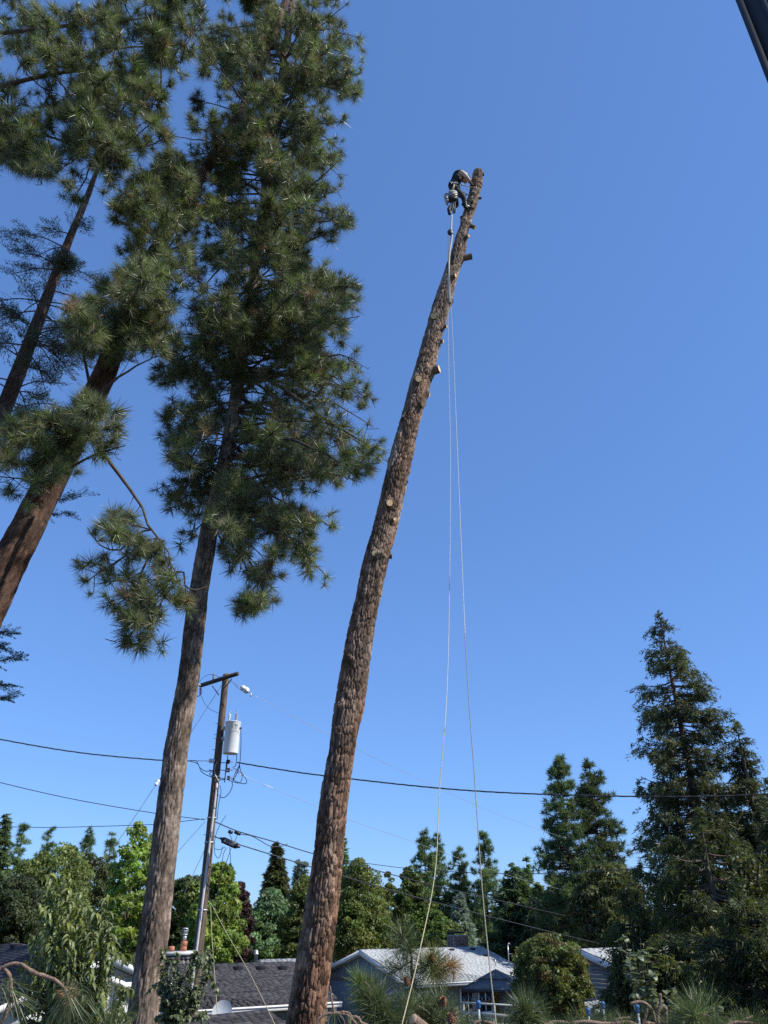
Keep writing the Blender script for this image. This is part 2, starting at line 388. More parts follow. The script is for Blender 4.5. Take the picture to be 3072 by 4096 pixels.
# --- house with pale roof and blue-grey gable (centre right)
M['blue_siding'] = pmat('blue_grey_siding', (.20, .245, .31), (.245, .295, .365), scale=1.5, rough=.75, stretch=(1, 1, .3))
M['tan_wall'] = pmat('olive_grey_siding', (.20, .19, .15), (.25, .24, .19), scale=2, rough=.8)
M['white_wall'] = pmat('white_siding', (.66, .66, .60), (.74, .74, .68), scale=2, rough=.7)
hC = empty('house'); tag(hC, 'single storey house with pale grey shingle roof and shaded blue-grey gable', 'house')
E = at(1632, 3937, 41.0); wn = 4.8; Lc = 7.9
roof, P0, P1, E1, Fz, F1 = gable_roof(hC, E, Aa, Gg, Lc, wn, wn, .25, 'sh_white', 11)
nn = unit(np.cross(Aa, P0 - E)); nn *= np.sign(nn[2]); upn = unit(P0 - E)
gx0 = E + Aa * .35                                   # gable wall plane (set back under the rake)
W0 = gx0 + Gg * .55; W1 = gx0 + Gg * (2 * wn - .55); zg = P0[2] - .2
def gtop(s):                                          # underside of the roof above a point s metres in from the near wall
    d = s + .55; return E[2] + .25 * (d if d < wn else 2 * wn - d) - .2
# individual vertical siding boards, two tiers
bw = .3; nb = int((2 * wn - 1.1) / bw)
zmid = E[2] - .33
for k in range(nb):
    s0 = k * bw + .006; s1 = (k + 1) * bw - .006
    for tier in (0, 1):
        mb = MB()
        if tier == 0: z0, za, zb = 0.0, zmid - .008, zmid - .008
        else: z0, za, zb = zmid + .012, gtop(s0), gtop(s1)
        if min(za, zb) <= z0 + .02: continue
        p = [W0 + Gg * s0, W0 + Gg * s1, W0 + Gg * s1, W0 + Gg * s0]
        p = [np.array([p[0][0], p[0][1], z0]), np.array([p[1][0], p[1][1], z0]), np.array([p[2][0], p[2][1], zb]), np.array([p[3][0], p[3][1], za])]
        off = Aa * (.0 if tier else .004)
        add_prism(mb, [q + off for q in p], Aa * .03); mb.build('siding_board', M['blue_siding'], hC, colour=False)
mb = MB(); add_prism(mb, [np.array([*W0[:2], 0]), np.array([*W1[:2], 0]), np.array([*W1[:2], gtop(2 * wn - 1.1)]), np.array([*(W0 + Gg * (wn - .55))[:2], gtop(wn - .55)]), np.array([*W0[:2], gtop(0)])], Aa * .1)
V = mb.V[0] + Aa * .034; mb.V[0] = V
mb.build('gable_wall', M['blue_siding'], hC, colour=False)
# near long wall: dark upper, white lower boards
fw0 = W0; fw1 = W0 + Aa * (Lc - .7); zt = E[2] - .12
wall_quad('wall', hC, fw0 + Aa * .15, fw1, 0, zt, -Gg, 'tan_wall')
lower = MB(); nlb = 46
for k in range(nlb):
    a = fw0 + Aa * (.16 + (Lc - .9) * k / nlb); bq = fw0 + Aa * (.16 + (Lc - .9) * (k + 1) / nlb - .012)
    lb = MB(); add_prism(lb, [np.array([a[0], a[1], .0]), np.array([bq[0], bq[1], .0]), np.array([bq[0], bq[1], 1.16]), np.array([a[0], a[1], 1.16])], -Gg * .04)
    lb.build('lower_board', M['white_wall'], hC, colour=False)
for px, wd in ((1868, .85), (1938, .85)):
    d = ray(px, 3965); tt = ((fw0 - CAM) @ Gg) / (d @ Gg); c = CAM + d * tt; c[2] = 1.72
    window(hC, c - Gg * .01, Aa, -Gg, wd, 1.0)
d = ray(1700, 3990); tt = ((fw0 - CAM) @ Gg) / (d @ Gg); c = CAM + d * tt; c[2] = 1.25
window(hC, c - Gg * .045, Aa, -Gg, .8, 1.9, sill=False)
# brick chimney with black caps, bricks one by one
ch = MB(); cc = P0 + Aa * 6.6 + Gg * .55
M['brick'] = attrmat('chimney_brick', rough=.9, nscale=8, namp=.25)
core = MB(); add_box(core, cc + UP * .05, (1.0, .62, 1.1), np.stack([Aa, Gg, UP], 1), np.array([.30, .28, .26])); chim = core.build('chimney', M['brick'], hC)
rg = np.random.default_rng(5)
def brick_me(l, cvals):
    mb = MB(); add_box(mb, (0, 0, 0), (l, .05, .075), None, np.array(cvals)); return mb.fill(bpy.data.meshes.new('brick'), M['brick'])
bms = [brick_me(.205, c) for c in ((.20, .125, .10), (.25, .155, .12), (.16, .105, .09), (.23, .16, .135))]
for row in range(9):
    for face, (ax_, nr, half, depth) in enumerate(((Aa, -Gg, .5, .31), (Gg, Aa, .31, .5), (Gg, -Aa, .31, .5))):
        nbk = int(half * 2 / .215)
        for k in range(nbk):
            x = -half + .11 + k * (2 * half - .01) / nbk + (.05 if row % 2 else -.02)
            o = link('brick', bms[rg.integers(4)], chim)
            p = cc + ax_ * x + nr * (depth + .004) + UP * (-.36 + row * .092 + .14)
            Mm = Matrix.Identity(4)
            for c3 in range(3): Mm[c3][0] = ax_[c3]; Mm[c3][1] = nr[c3]; Mm[c3][2] = UP[c3]; Mm[c3][3] = p[c3]
            o.matrix_world = Mm
for s in (-.24, .24):
    cpb = MB(); add_box(cpb, cc + Aa * s + UP * .72, (.36, .36, .1), np.stack([Aa, Gg, UP], 1)); add_box(cpb, cc + Aa * s + UP * .84, (.44, .44, .05), np.stack([Aa, Gg, UP], 1))
    cpb.build('chimney_cap', M['black'], chim, colour=False)
for l, y in ((2.4, .35), (6.9, .45), (7.0, 1.55), (5.5, .45), (4.2, .35)):
    roof_vent(roof, P0 + Aa * l - upn * y + nn * .03, Aa, upn, nn, s=(.24, .26, .1))
# television aerial mast and vent pipe on the pale roof
for nme, l, y, h in (('aerial_mast', 7.35, 3.15, .95), ('vent_pipe', 6.5, 3.1, .3)):
    b0 = P0 + Aa * l - upn * y; mb = MB(); add_tube(mb, [b0, b0 + UP * h], .028, 8)
    if nme == 'aerial_mast':
        add_tube(mb, spline([b0 + UP * h, b0 + UP * (h + .1) + Aa * .08, b0 + UP * (h + .02) + Aa * .17], 6), .022, 6); add_tube(mb, [b0 + UP * .55, b0 + UP * .55 + Aa * .25], .015, 5)
    mb.build(nme, M['galv'], hC, colour=False)

# --- charcoal-roofed house (left of the bare trunk)
M['grey_wall'] = pmat('grey_siding', (.27, .28, .25), (.33, .34, .31), scale=2, rough=.8)
hA = empty('house'); tag(hA, 'long low house with charcoal shingle roof behind the utility pole', 'house')
EA = at(1362, 4005, 32.0); La = 9.5; wA = 4.1
O = EA - Aa * La
roofA, PA0, PA1, EA1, FA, FA1 = gable_roof(hA, O, Aa, Gg, La, wA, wA, .25, 'sh_dark', 21)
nA = unit(np.cross(Aa, PA0 - O)); nA *= np.sign(nA[2]); upA = unit(PA0 - O)
wall_quad('wall', hA, O + Gg * .6 + Aa * .3, EA + Gg * .6 - Aa * .35, 0, EA[2] - .16, -Gg, 'grey_wall')
mb = MB(); gw = EA - Aa * .35
add_prism(mb, [np.array([*(gw + Gg * .6)[:2], 0]), np.array([*(gw + Gg * (2 * wA - .6))[:2], 0]), np.array([*(gw + Gg * (2 * wA - .6))[:2], EA[2] - .05]), np.array([*(gw + Gg * wA)[:2], PA0[2] - .2]), np.array([*(gw + Gg * .6)[:2], EA[2] - .05])], -Aa * .12)
mb.build('gable_wall', M['grey_wall'], hA, colour=False)
for px in (852, 950, 1040, 1128):
    d = ray(px, 3877); q = PA0 - upA * .35; tt = ((q - CAM) @ nA) / (d @ nA); roof_vent(roofA, CAM + d * tt + nA * .03, Aa, upA, nA)
d = ray(1112, 4075); fwp = O + Gg * .6; tt = ((fwp - CAM) @ Gg) / (d @ Gg); c = CAM + d * tt
mb = MB(); add_box(mb, np.array([c[0], c[1], 1.05]) - Gg * .03, (.86, .06, 2.05), np.stack([Aa, Gg, UP], 1)); dr = mb.build('door', M['white_wall'], hA, colour=False)
for s in (-1, 1):
    mb = MB(); add_box(mb, np.array([c[0], c[1], 1.08]) + Aa * s * .5 - Gg * .04, (.1, .09, 2.2), np.stack([Aa, Gg, UP], 1)); mb.build('door_frame', M['frame'], dr, colour=False)
mb = MB(); add_box(mb, np.array([c[0], c[1], 2.18]) - Gg * .045, (1.12, .1, .1), np.stack([Aa, Gg, UP], 1)); mb.build('door_frame', M['frame'], dr, colour=False)
# downspout at the right end
mb = MB(); a = EA - Aa * .2 + Gg * .0 - UP * .15; add_tube(mb, spline([a, a - UP * .12, a + Gg * .5 - UP * .3, a + Gg * .52 - UP * 2.2], 12), .035, 6); mb.build('downspout', M['white'], hA, colour=False)
# stone chimney with clay flues
M['stone'] = attrmat('chimney_stone', rough=.9, nscale=6, namp=.3)
cA = at(712, 3846, 33.6)
core = MB(); add_box(core, cA - UP * .25, (1.0, .8, .96), np.stack([Aa, Gg, UP], 1), np.array([.12, .115, .11])); chA = core.build('chimney', M['stone'], hA)
rg = np.random.default_rng(8)
for face, (ax_, nr, half, depth) in enumerate(((Aa, -Gg, .5, .4), (Gg, Aa, .4, .5), (Gg, -Aa, .4, .5))):
    y = -.7
    while y < .2:
        h = rg.uniform(.11, .19); x = -half
        while x < half - .03:
            wd = min(rg.uniform(.12, .26), half - x); mb = MB(); n = 7; th = np.arange(n) * 2 * math.pi / n + rg.uniform(0, 1)
            rr = rg.uniform(.40, .54, n); po = [cA + ax_ * (x + wd / 2 + wd * rr[q] * 1.05 * math.cos(th[q])) + UP * (y + h / 2 + h * rr[q] * 1.05 * math.sin(th[q])) + nr * (depth - .01) for q in range(n)]
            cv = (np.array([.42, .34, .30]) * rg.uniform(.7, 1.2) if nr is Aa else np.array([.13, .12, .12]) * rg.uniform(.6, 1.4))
            add_prism(mb, po, nr * rg.uniform(.03, .06), cv); mb.build('stone', M['stone'], chA)
            x += wd
        y += h
M['concrete'] = pmat('concrete_cap', (.45, .45, .44), (.56, .56, .55), scale=6, rough=.9)
M['clay'] = pmat('terracotta_flue', (.36, .13, .07), (.48, .19, .11), scale=5, rough=.8)
mb = MB(); add_box(mb, cA + UP * .28, (1.16, .96, .12), np.stack([Aa, Gg, UP], 1)); mb.build('chimney_crown', M['concrete'], chA, colour=False)
for s, h in ((.16, .34), (-.32, .16)):
    b0 = cA + Aa * s + UP * .34
    for k in range(2 if s > 0 else 1):
        mb = MB(); add_lathe(mb, b0 + UP * (k * .17 + .003), b0 + UP * (k * .17 + .168), [(0, .13), (.95, .125), (1, .12)], 14); mb.build('flue_tile', M['clay'], chA, smooth=False, colour=False)
b0 = cA + Aa * .16 + UP * .69
mb = MB(); add_lathe(mb, b0, b0 + UP * .2, [(0, .075), (1, .075)], 14)
add_lathe(mb, b0 + UP * .2, b0 + UP * .23, [(0, .11), (1, .11)], 14); add_lathe(mb, b0 + UP * .4, b0 + UP * .44, [(0, .12), (1, .10)], 14)
for k in range(8):
    q = b0 + np.array([math.cos(k * .785), math.sin(k * .785), 0]) * .095; add_tube(mb, [q + UP * .22, q + UP * .41], .012, 4)
add_lathe(mb, b0 + UP * .21, b0 + UP * .41, [(0, .06), (1, .06)], 10); mb.build('flue_cap', M['galv'], chA, colour=False)
# lower entry roof with coarser shingles and a satellite dish
rl0 = at(800, 4066, 24.5); rl1 = at(1068, 4040, 26.2)
axl = unit((rl1 - rl0) * np.array([1, 1, 0])); gl = np.array([-axl[1], axl[0], 0]); Ll = 4.2
Ol = np.array([*(rl1 - axl * Ll)[:2], rl1[2]]); El = Ol - gl * 2.0 - UP * .6
upl = unit(Ol - El); nl = unit(np.cross(axl, upl)); nl *= np.sign(nl[2])
mb = MB(); add_prism(mb, [El, El + axl * Ll, Ol + axl * Ll, Ol], -nl * .14); pr = mb.build('entry_roof', M['deck'], hA, colour=False)
shingle_plane(pr, El, axl, upl, nl, Ll, 2.05, 'sh_dark', 31, wid=(.2, .42), expo=.15)
mb = MB()
for k in range(14): add_prism(mb, [Ol + axl * (k * .3) + UP * .03, Ol + axl * (k * .3 + .29) + UP * .03, Ol + axl * (k * .3 + .29) - upl * .15 + UP * .02, Ol + axl * (k * .3) - upl * .15 + UP * .02], -nl * .015, np.array([(k * .41) % 1, 0, 0]))
mb.build('ridge_cap', M['sh_dark'], pr)
for s in (.3, Ll - .3):
    mb = MB(); q = El + axl * s + gl * .25; add_tube(mb, [np.array([q[0], q[1], 0]), q - UP * .1], .06, 8); mb.build('porch_post', M['white'], hA, colour=False)
dish = empty('satellite_dish'); tag(dish, 'pale satellite dish on the charcoal roof beside the utility pole', 'satellite dish')
M['dish'] = pmat('dish_grey', (.50, .53, .55), (.58, .61, .63), scale=4, rough=.5)
dc = at(890, 4046, 27.6); Rd = frame(unit(np.array([-.15, -.9, .35]))); mb = MB(); rows = []
for r_ in np.linspace(0, .30, 6):
    rows.append([dc + Rd @ np.array([r_ * math.cos(t), r_ * 1.05 * math.sin(t), .6 * r_ * r_]) for t in np.arange(24) * math.pi / 12])
V = np.array(rows).reshape(-1, 3); i = np.arange(5)[:, None]; j = np.arange(24)[None, :]; Qd = np.stack([i * 24 + j, i * 24 + (j + 1) % 24, (i + 1) * 24 + (j + 1) % 24, (i + 1) * 24 + j], -1).reshape(-1, 4)
mb.add(V, Qd); mb.add(V - Rd[:, 2] * .012, Qd[:, ::-1]); mb.build('reflector', M['dish'], dish, smooth=True, colour=False)
mb = MB(); add_tube(mb, spline([dc - Rd[:, 2] * .02 - UP * .2, dc + np.array([.12, -.12, -.26]), dc + np.array([.3, -.3, -.2])], 8), .012, 6); mb.build('feed_arm', M['galv'], dish, colour=False)
mb = MB(); add_lathe(mb, dc + np.array([.25, -.28, -.2]), dc + np.array([.37, -.33, -.19]), [(0, .03), (.3, .045), (1, .05)], 10); mb.build('feed_horn', M['conduit'], dish, colour=False)
mb = MB(); add_tube(mb, [dc - Rd[:, 2] * .02, dc - Rd[:, 2] * .1 - UP * .1, dc - Rd[:, 2] * .12 - UP * .75], .025, 8); mb.build('mast', M['galv'], dish, colour=False)

# --- white-trimmed gable house at far left
hB = empty('house'); tag(hB, 'house with charcoal roof and white gable trim behind the peach tree', 'house')
AzB = rad(-37); Ab = np.array([math.sin(AzB), math.cos(AzB), 0]); Gb = np.array([-Ab[1], Ab[0], 0])   # Gb points to the left-near side
PB = at(442, 3822, 24.0); wl, wr, pB, Lb = 5.0, 1.9, .39, 11.0
# ridge from PB along Ab; left slope falls along +Gb (towards viewer-left)
EL = PB + Gb * wl - UP * pB * wl; ER = PB - Gb * wr - UP * pB * wr
nL = unit(np.cross(Ab, PB - EL)); nL *= np.sign(nL[2]); nR = unit(np.cross(Ab, PB - ER)); nR *= np.sign(nR[2])
mb = MB(); add_prism(mb, [EL, PB, PB + Ab * Lb, EL + Ab * Lb], -nL * .16); add_prism(mb, [PB - nR * .002, ER, ER + Ab * Lb, PB + Ab * Lb - nR * .002], -nR * .16)
roofB = mb.build('roof', M['deck'], hB, colour=False)
shingle_plane(roofB, EL + Ab * Lb, -Ab, unit(PB - EL), nL, Lb, np.linalg.norm(PB - EL), 'sh_dark', 41, wid=(.2, .36), expo=.15)
shingle_plane(roofB, ER, Ab, unit(PB - ER), nR, Lb, np.linalg.norm(PB - ER), 'sh_dark', 43, nmax=0)
for a, b_ in ((EL, PB), (PB, ER)):
    mb = MB(); off = -Ab * .04; add_prism(mb, [a + off * .1, b_ + off * .1, b_ + off * .1 - UP * .16, a + off * .1 - UP * .16], off); mb.build('rake_board', M['white'], roofB, colour=False)
mb = MB()
for k in range(int(Lb / .3)):
    for nv, sl in ((nL, unit(EL - PB)), (nR, unit(ER - PB))):
        a0 = PB + Ab * (k * .3) + UP * .03; a1 = a0 + Ab * .29; add_prism(mb, [a0, a1, a1 + sl * .16, a0 + sl * .16], -nv * .012, np.array([(k * .43) % 1, 0, 0]))
mb.build('ridge_cap', M['sh_dark'], roofB)
for px in (8, 66):
    d = ray(px, 3790); q = PB - unit(PB - EL) * .5; tt = ((q - CAM) @ nL) / (d @ nL); roof_vent(roofB, CAM + d * tt + nL * .03, Ab, unit(PB - EL), nL, s=(.42, .34, .13))
M['pale_wall'] = pmat('pale_grey_siding', (.50, .52, .52), (.58, .60, .60), scale=2, rough=.7)
wq = PB + Ab * .45; zb = PB[2] - .22
k0 = wq + Gb * (wl - .6); k1 = wq - Gb * (wr - .15)
for k in range(14):                                   # lap siding boards in the gable
    z0 = k * .33; z1 = z0 + .325
    def xr(z):
        s_l = min(wl - .6, (zb - z) / pB); s_r = min(wr - .15, (zb - z) / pB); return s_l, s_r
    a = xr(z0); c2 = xr(min(z1, zb - .02))
    if z0 > zb - .1 or a[0] <= 0: continue
    p = [wq + Gb * a[0], wq - Gb * a[1], wq - Gb * max(c2[1], .01), wq + Gb * max(c2[0], .01)]
    zz = (z0, z0, min(z1, zb), min(z1, zb)); p = [np.array([q[0], q[1], z]) for q, z in zip(p, zz)]
    off = -Ab * .012 * (1 if k % 2 else 2); mb = MB(); add_prism(mb, [q + off for q in p], Ab * .05); mb.build('siding_board', M['pale_wall'], hB, colour=False)
wall_quad('wall', hB, EL + Ab * .5 - Gb * .6, EL + Ab * (Lb - .3) - Gb * .6, 0, EL[2] - .1, Gb, 'pale_wall')
# white porch gable in front of it
pp = at(398, 3885, 22.5); mb = MB()
add_prism(mb, [pp, pp + Gb * 1.2 - UP * .44, pp + Gb * 1.2 - UP * .58, pp - UP * .15, pp - Gb * 1.1 - UP * .58, pp - Gb * 1.1 - UP * .44], -Ab * .3)
mb.build('porch_gable', M['white'], hB, colour=False)
pb = at(350, 3948, 22.3); pb2 = at(560, 3948, 23.4); mb = MB(); add_box(mb, (pb + pb2) / 2, (np.linalg.norm(pb2 - pb) + .6, .2, .16), frame(UP, pb2 - pb)); mb.build('porch_beam', M['white'], hB, colour=False)
for q in (pb, (pb + pb2) / 2, pb2):
    mb = MB(); add_box(mb, np.array([q[0], q[1], (q[2] - .08) / 2]), (.14, .14, q[2] - .08)); mb.build('porch_post', M['white'], hB, colour=False)

# --- two partly hidden houses
hE = empty('house'); tag(hE, 'small distant grey gable house with round vent pipe above the charcoal roof', 'house')
pE = at(1035, 3840, 46); 
roofE, *_ = gable_roof(hE, pE - Gg * 1.7 - UP * .6, Aa, Gg, 3.0, 1.7, 1.7, .35, 'sh_grey', 51, nmax=0, trim='grey_wall')
q = pE + Aa * .2; mb = MB(); add_prism(mb, [np.array([*(q - Gg * 1.6)[:2], 0]), np.array([*(q + Gg * 1.6)[:2], 0]), q + Gg * 1.6 - UP * .72, q - UP * .16, q - Gg * 1.6 - UP * .72], Aa * .15); mb.build('gable_wall', M['grey_wall'], hE, colour=False)
wall_quad('wall', hE, pE - Gg * 1.5 + Aa * .4, pE - Gg * 1.5 + Aa * 2.8, 0, pE[2] - .7, -Gg, 'grey_wall')
vb = at(1022, 3848, 46); mb = MB(); add_lathe(mb, vb - UP * .2, vb + UP * .55, [(0, .09), (.7, .09), (.72, .14), (.8, .14), (.82, .1), (.9, .13), (1, .06)], 12); mb.build('vent_pipe', M['galv'], hE, colour=False)

hD = empty('house'); tag(hD, 'house with white roof edge and grey lap siding half hidden behind the cedar', 'house')
M['lap_grey'] = pmat('grey_lap_siding', (.20, .21, .22), (.25, .26, .27), scale=2, rough=.75)
pD = at(2318, 3798, 33.0)
nrmD = -Aa; ED = pD - Gg * 3.6 - UP * .95
roofD, *_ = gable_roof(hD, pD - Gg * 3.6 - UP * .9, Aa, Gg, 6, 3.6, 3.6, .25, 'sh_white', 61, nmax=120)
zz = np.arange(0, pD[2] - .3, .13); mb = MB()
for z0 in zz:
    z1 = z0 + .13; s0 = min(3.1, (pD[2] - .25 - z1) / .25)
    if s0 < .1: break
    q = pD + Aa * .35
    add_prism(mb, [np.array([*(q - Gg * s0)[:2], z0]), np.array([*(q + Gg * s0)[:2], z0]), np.array([*(q + Gg * s0 + Aa * .018)[:2], z1]), np.array([*(q - Gg * s0 + Aa * .018)[:2], z1])], Aa * .03)
o = mb.build('lap_siding', M['lap_grey'], hD, colour=False)
wall_quad('wall', hD, pD - Gg * 3.1 + Aa * .4, pD - Gg * 3.1 + Aa * 5.6, 0, pD[2] - 1.0, -Gg, 'lap_grey')
d = ray(2465, 3955); fwp = pD - Gg * 3.1; tt = ((fwp - CAM) @ Gg) / (d @ Gg); c = CAM + d * tt; c[2] = 1.5
window(hD, c - Gg * .01, Aa, -Gg, 1.2, .9)
# little shed roof below
sh = empty('shed'); tag(sh, 'low shed with white shingled roof between the round bush and dark cedar', 'shed')
q0 = at(2335, 4012, 26); q1 = at(2400, 4004, 26.6); axs = unit((q1 - q0) * np.array([1, 1, 0])); gs = np.array([-axs[1], axs[0], 0])
Os = np.array([*(q0 - axs * .3)[:2], q0[2]]); Es = Os - gs * 1.5 - UP * .42
ups = unit(Os - Es); ns = unit(np.cross(axs, ups)); ns *= np.sign(ns[2]); mb = MB(); add_prism(mb, [Es, Es + axs * 1.9, Os + axs * 1.9, Os], -ns * .1); rs = mb.build('roof', M['deck'], sh, colour=False)
shingle_plane(rs, Es, axs, ups, ns, 1.9, 1.56, 'sh_white', 71, nmax=140)
mb = MB(); mid = (Es + Os) / 2 + axs * .95; add_box(mb, np.array([mid[0], mid[1], (Es[2] - .1) / 2]), (1.7, 1.2, Es[2] - .1), np.stack([axs, gs, UP], 1)); mb.build('wall', M['tan_wall'], sh, colour=False)

# --- gazebo with curtains, deck railing, hammock
gz = empty('gazebo'); tag(gz, 'dark grey hardtop gazebo with tied curtains beside the pale roofed house', 'gazebo')
M['gz_roof'] = pmat('grey_metal_roof', (.12, .12, .117), (.15, .15, .146), scale=2, rough=.8, spec=.3)
M['gz_post'] = pmat('dark_brown_post', (.03, .026, .022), (.05, .045, .04), scale=3, rough=.6)
gc = at(1985, 3948, 31.5); gr = 1.22; gzt = gc[2]; tip = np.array([gc[0], gc[1], gzt + .50])
Rot = rad(28); cor = [np.array([gc[0], gc[1], gzt]) + gr * 1.2 * np.array([math.cos(Rot + k * math.pi / 2), math.sin(Rot + k * math.pi / 2), 0]) for k in range(4)]
for k in range(4):
    a, b_ = cor[k], cor[(k + 1) % 4]
    for s in range(2):                               # roof panels, two tiers each side, two panels per tier
        t0, t1 = (0, .52) if s == 0 else (.52, 1.0); lift = UP * (.0 if s == 0 else .03)
        for h_ in range(2):
            p = lambda f, t: (a + (b_ - a) * f) * (1 - t) + tip * t
            f0, f1 = h_ * .5 + .005, (h_ + 1) * .5 - .005
            mb = MB(); qd = [p(f0, t0) + lift, p(f1, t0) + lift, p(f1, t1 * .995) + lift, p(f0, t1 * .995) + lift]
            add_prism(mb, qd, -UP * .015); mb.build('roof_panel', M['gz_roof'], gz, colour=False)
    mb = MB(); add_tube(mb, [a + UP * .012, tip + UP * .035], .016, 6); mb.build('roof_rib', M['gz_roof'], gz, colour=False)
    mb = MB(); add_box(mb, (a + b_) / 2 - UP * .05, (np.linalg.norm(b_ - a) + .04, .05, .1), frame(UP, b_ - a)); mb.build('eave_beam', M['gz_post'], gz, colour=False)
    pz = a + (np.array([gc[0], gc[1], gzt]) - a) * .13
    mb = MB(); add_box(mb, np.array([pz[0], pz[1], (gzt - .06) / 2 + .3]), (.09, .09, gzt - .6)); mb.build('post', M['gz_post'], gz, colour=False)
M['curtain_w'] = pmat('white_curtain', (.55, .53, .48), (.66, .64, .60), scale=3, rough=.9)
M['curtain_y'] = pmat('yellow_curtain', (.42, .28, .06), (.52, .36, .10), scale=3, rough=.9)
M['curtain_g'] = pmat('grey_lilac_curtain', (.34, .36, .44), (.42, .44, .52), scale=3, rough=.9)
def curtain(px0, px1, Y, mat, zt, z0, pinch=None):
    a = at(px0, 3960, Y); b_ = at(px1, 3960, Y); n = 26; rows = []
    for z in np.linspace(zt, z0, 14):
        t = (zt - z) / (zt - z0); wsc = 1.0 if pinch is None else (1 - .75 * math.exp(-((t - pinch) / .22) ** 2))
        r_ = []
        for k in range(n):
            f = k / (n - 1); x = .5 + (f - .5) * wsc; p = a + (b_ - a) * x; r_.append([p[0], p[1] + .035 * math.sin(k * 1.9) , z])
        rows.append(r_)
    V = np.array(rows).reshape(-1, 3); i = np.arange(13)[:, None]; j = np.arange(n - 1)[None, :]
    mb = MB(); Qc = np.stack([i * n + j, i * n + j + 1, (i + 1) * n + j + 1, (i + 1) * n + j], -1).reshape(-1, 4)
    mb.add(V, Qc); mb.add(V + np.array([0, .012, 0]), Qc[:, ::-1]); return mb.build('curtain', M[mat], gz, smooth=True, colour=False)
zt = gzt - .08
curtain(1888, 1912, 31.0, 'curtain_w', zt, .3, .65); curtain(1974, 1996, 31.6, 'curtain_y', zt, .3); curtain(1995, 2012, 31.4, 'curtain_g', zt, .3); curtain(2010, 2024, 31.2, 'curtain_w', zt, .3, .6); curtain(2024, 2036, 31.1, 'curtain_w', zt, .3, .4)
hm = MB(); ha = at(1896, 4004, 30.2); hb = at(1972, 3994, 30.4); M['hammock'] = pmat('striped_hammock', (.22, .10, .06), (.38, .26, .16), scale=9, rough=.9, stretch=(.2, 8, .2))
pts = spline([ha, (ha + hb) / 2 - UP * .12, hb], 12); n = 6; V = []
for q, p in enumerate(pts):
    wd = .34 * math.sin(math.pi * (q + .3) / 11.6) + .03
    for k in range(n): f = k / (n - 1) - .5; V.append(p + np.array([.2, 1, 0]) * f * wd * 2 + UP * (abs(f) ** 2 * wd * .8 - .05 * wd))
i = np.arange(11)[:, None]; j = np.arange(n - 1)[None, :]; Qh = np.stack([i * n + j, i * n + j + 1, (i + 1) * n + j + 1, (i + 1) * n + j], -1).reshape(-1, 4); V = np.array(V)
hm.add(V, Qh); hm.add(V - UP * .012, Qh[:, ::-1]); tag(hm.build('hammock', M['hammock'], None, smooth=True, colour=False), 'striped brown hammock slung under the grey gazebo', 'hammock')
dk = empty('deck'); tag(dk, 'raised deck with white painted rail below the gazebo', 'deck')
M['rail'] = pmat('rail_paint', (.40, .42, .38), (.50, .52, .48), scale=5, rough=.7)
r0 = at(1842, 4010, 28.5); r1 = at(1960, 4022, 28.0); vz = .95; dz0 = r0[2] - vz
dd = unit((r1 - r0) * np.array([1, 1, 0])); gd = np.array([-dd[1], dd[0], 0]); Ld = 2.2
for k in range(10):
    mb = MB(); add_box(mb, np.array([r0[0], r0[1], dz0]) + dd * (Ld / 2) + gd * (.1 + k * .15), (Ld, .142, .04), np.stack([dd, gd, UP], 1)); mb.build('deck_board', M['rail'], dk, colour=False)
for h in (.0, -.28, -.52, -.76):
    mb = MB(); add_box(mb, np.array([r0[0], r0[1], r0[2] + h]) + dd * (Ld / 2), (Ld, .045 if h else .12, .1 if h else .045), np.stack([dd, gd, UP], 1)); mb.build('rail', M['rail'], dk, colour=False)
for s in (.04, Ld / 2, Ld - .04):
    q = r0 + dd * s; mb = MB(); add_box(mb, np.array([q[0], q[1], (r0[2] - .03) / 2]) + gd * .05, (.09, .09, r0[2] - .03), np.stack([dd, gd, UP], 1)); mb.build('post', M['rail'], dk, colour=False)

# --- edge of the porch the viewer stands on (upper right corner)
pt = empty('porch_post'); tag(pt, 'dark brown porch post edge close by at upper right', 'post')
M['porch'] = pmat('dark_stained_post', (.010, .008, .008), (.022, .018, .017), scale=6, rough=.55, stretch=(4, 4, .5))
az = math.atan2(.468, .562); pd = np.array([math.sin(az), math.cos(az), 0]); side = np.array([pd[1], -pd[0], 0]); pc = pd * 1.5
def prect(n0, off0, off1, dn, z0, z1):
    mb = MB(); a = pc + side * off0; b_ = pc + side * off1
    add_prism(mb, [np.array([a[0], a[1], z0]), np.array([b_[0], b_[1], z0]), np.array([b_[0], b_[1], z1]), np.array([a[0], a[1], z1])], pd * dn); return mb.build(n0, M['porch'], pt, colour=False)
prect('post', 0, .13, .14, 3.7, 9.2); o = prect('trim_strip', .05, .062, -.012, 3.7, 9.2); o = prect('trim_strip', .0, .016, -.008, 3.7, 9.2); prect('base_block', -.03, .16, .18, 3.6, 3.9)
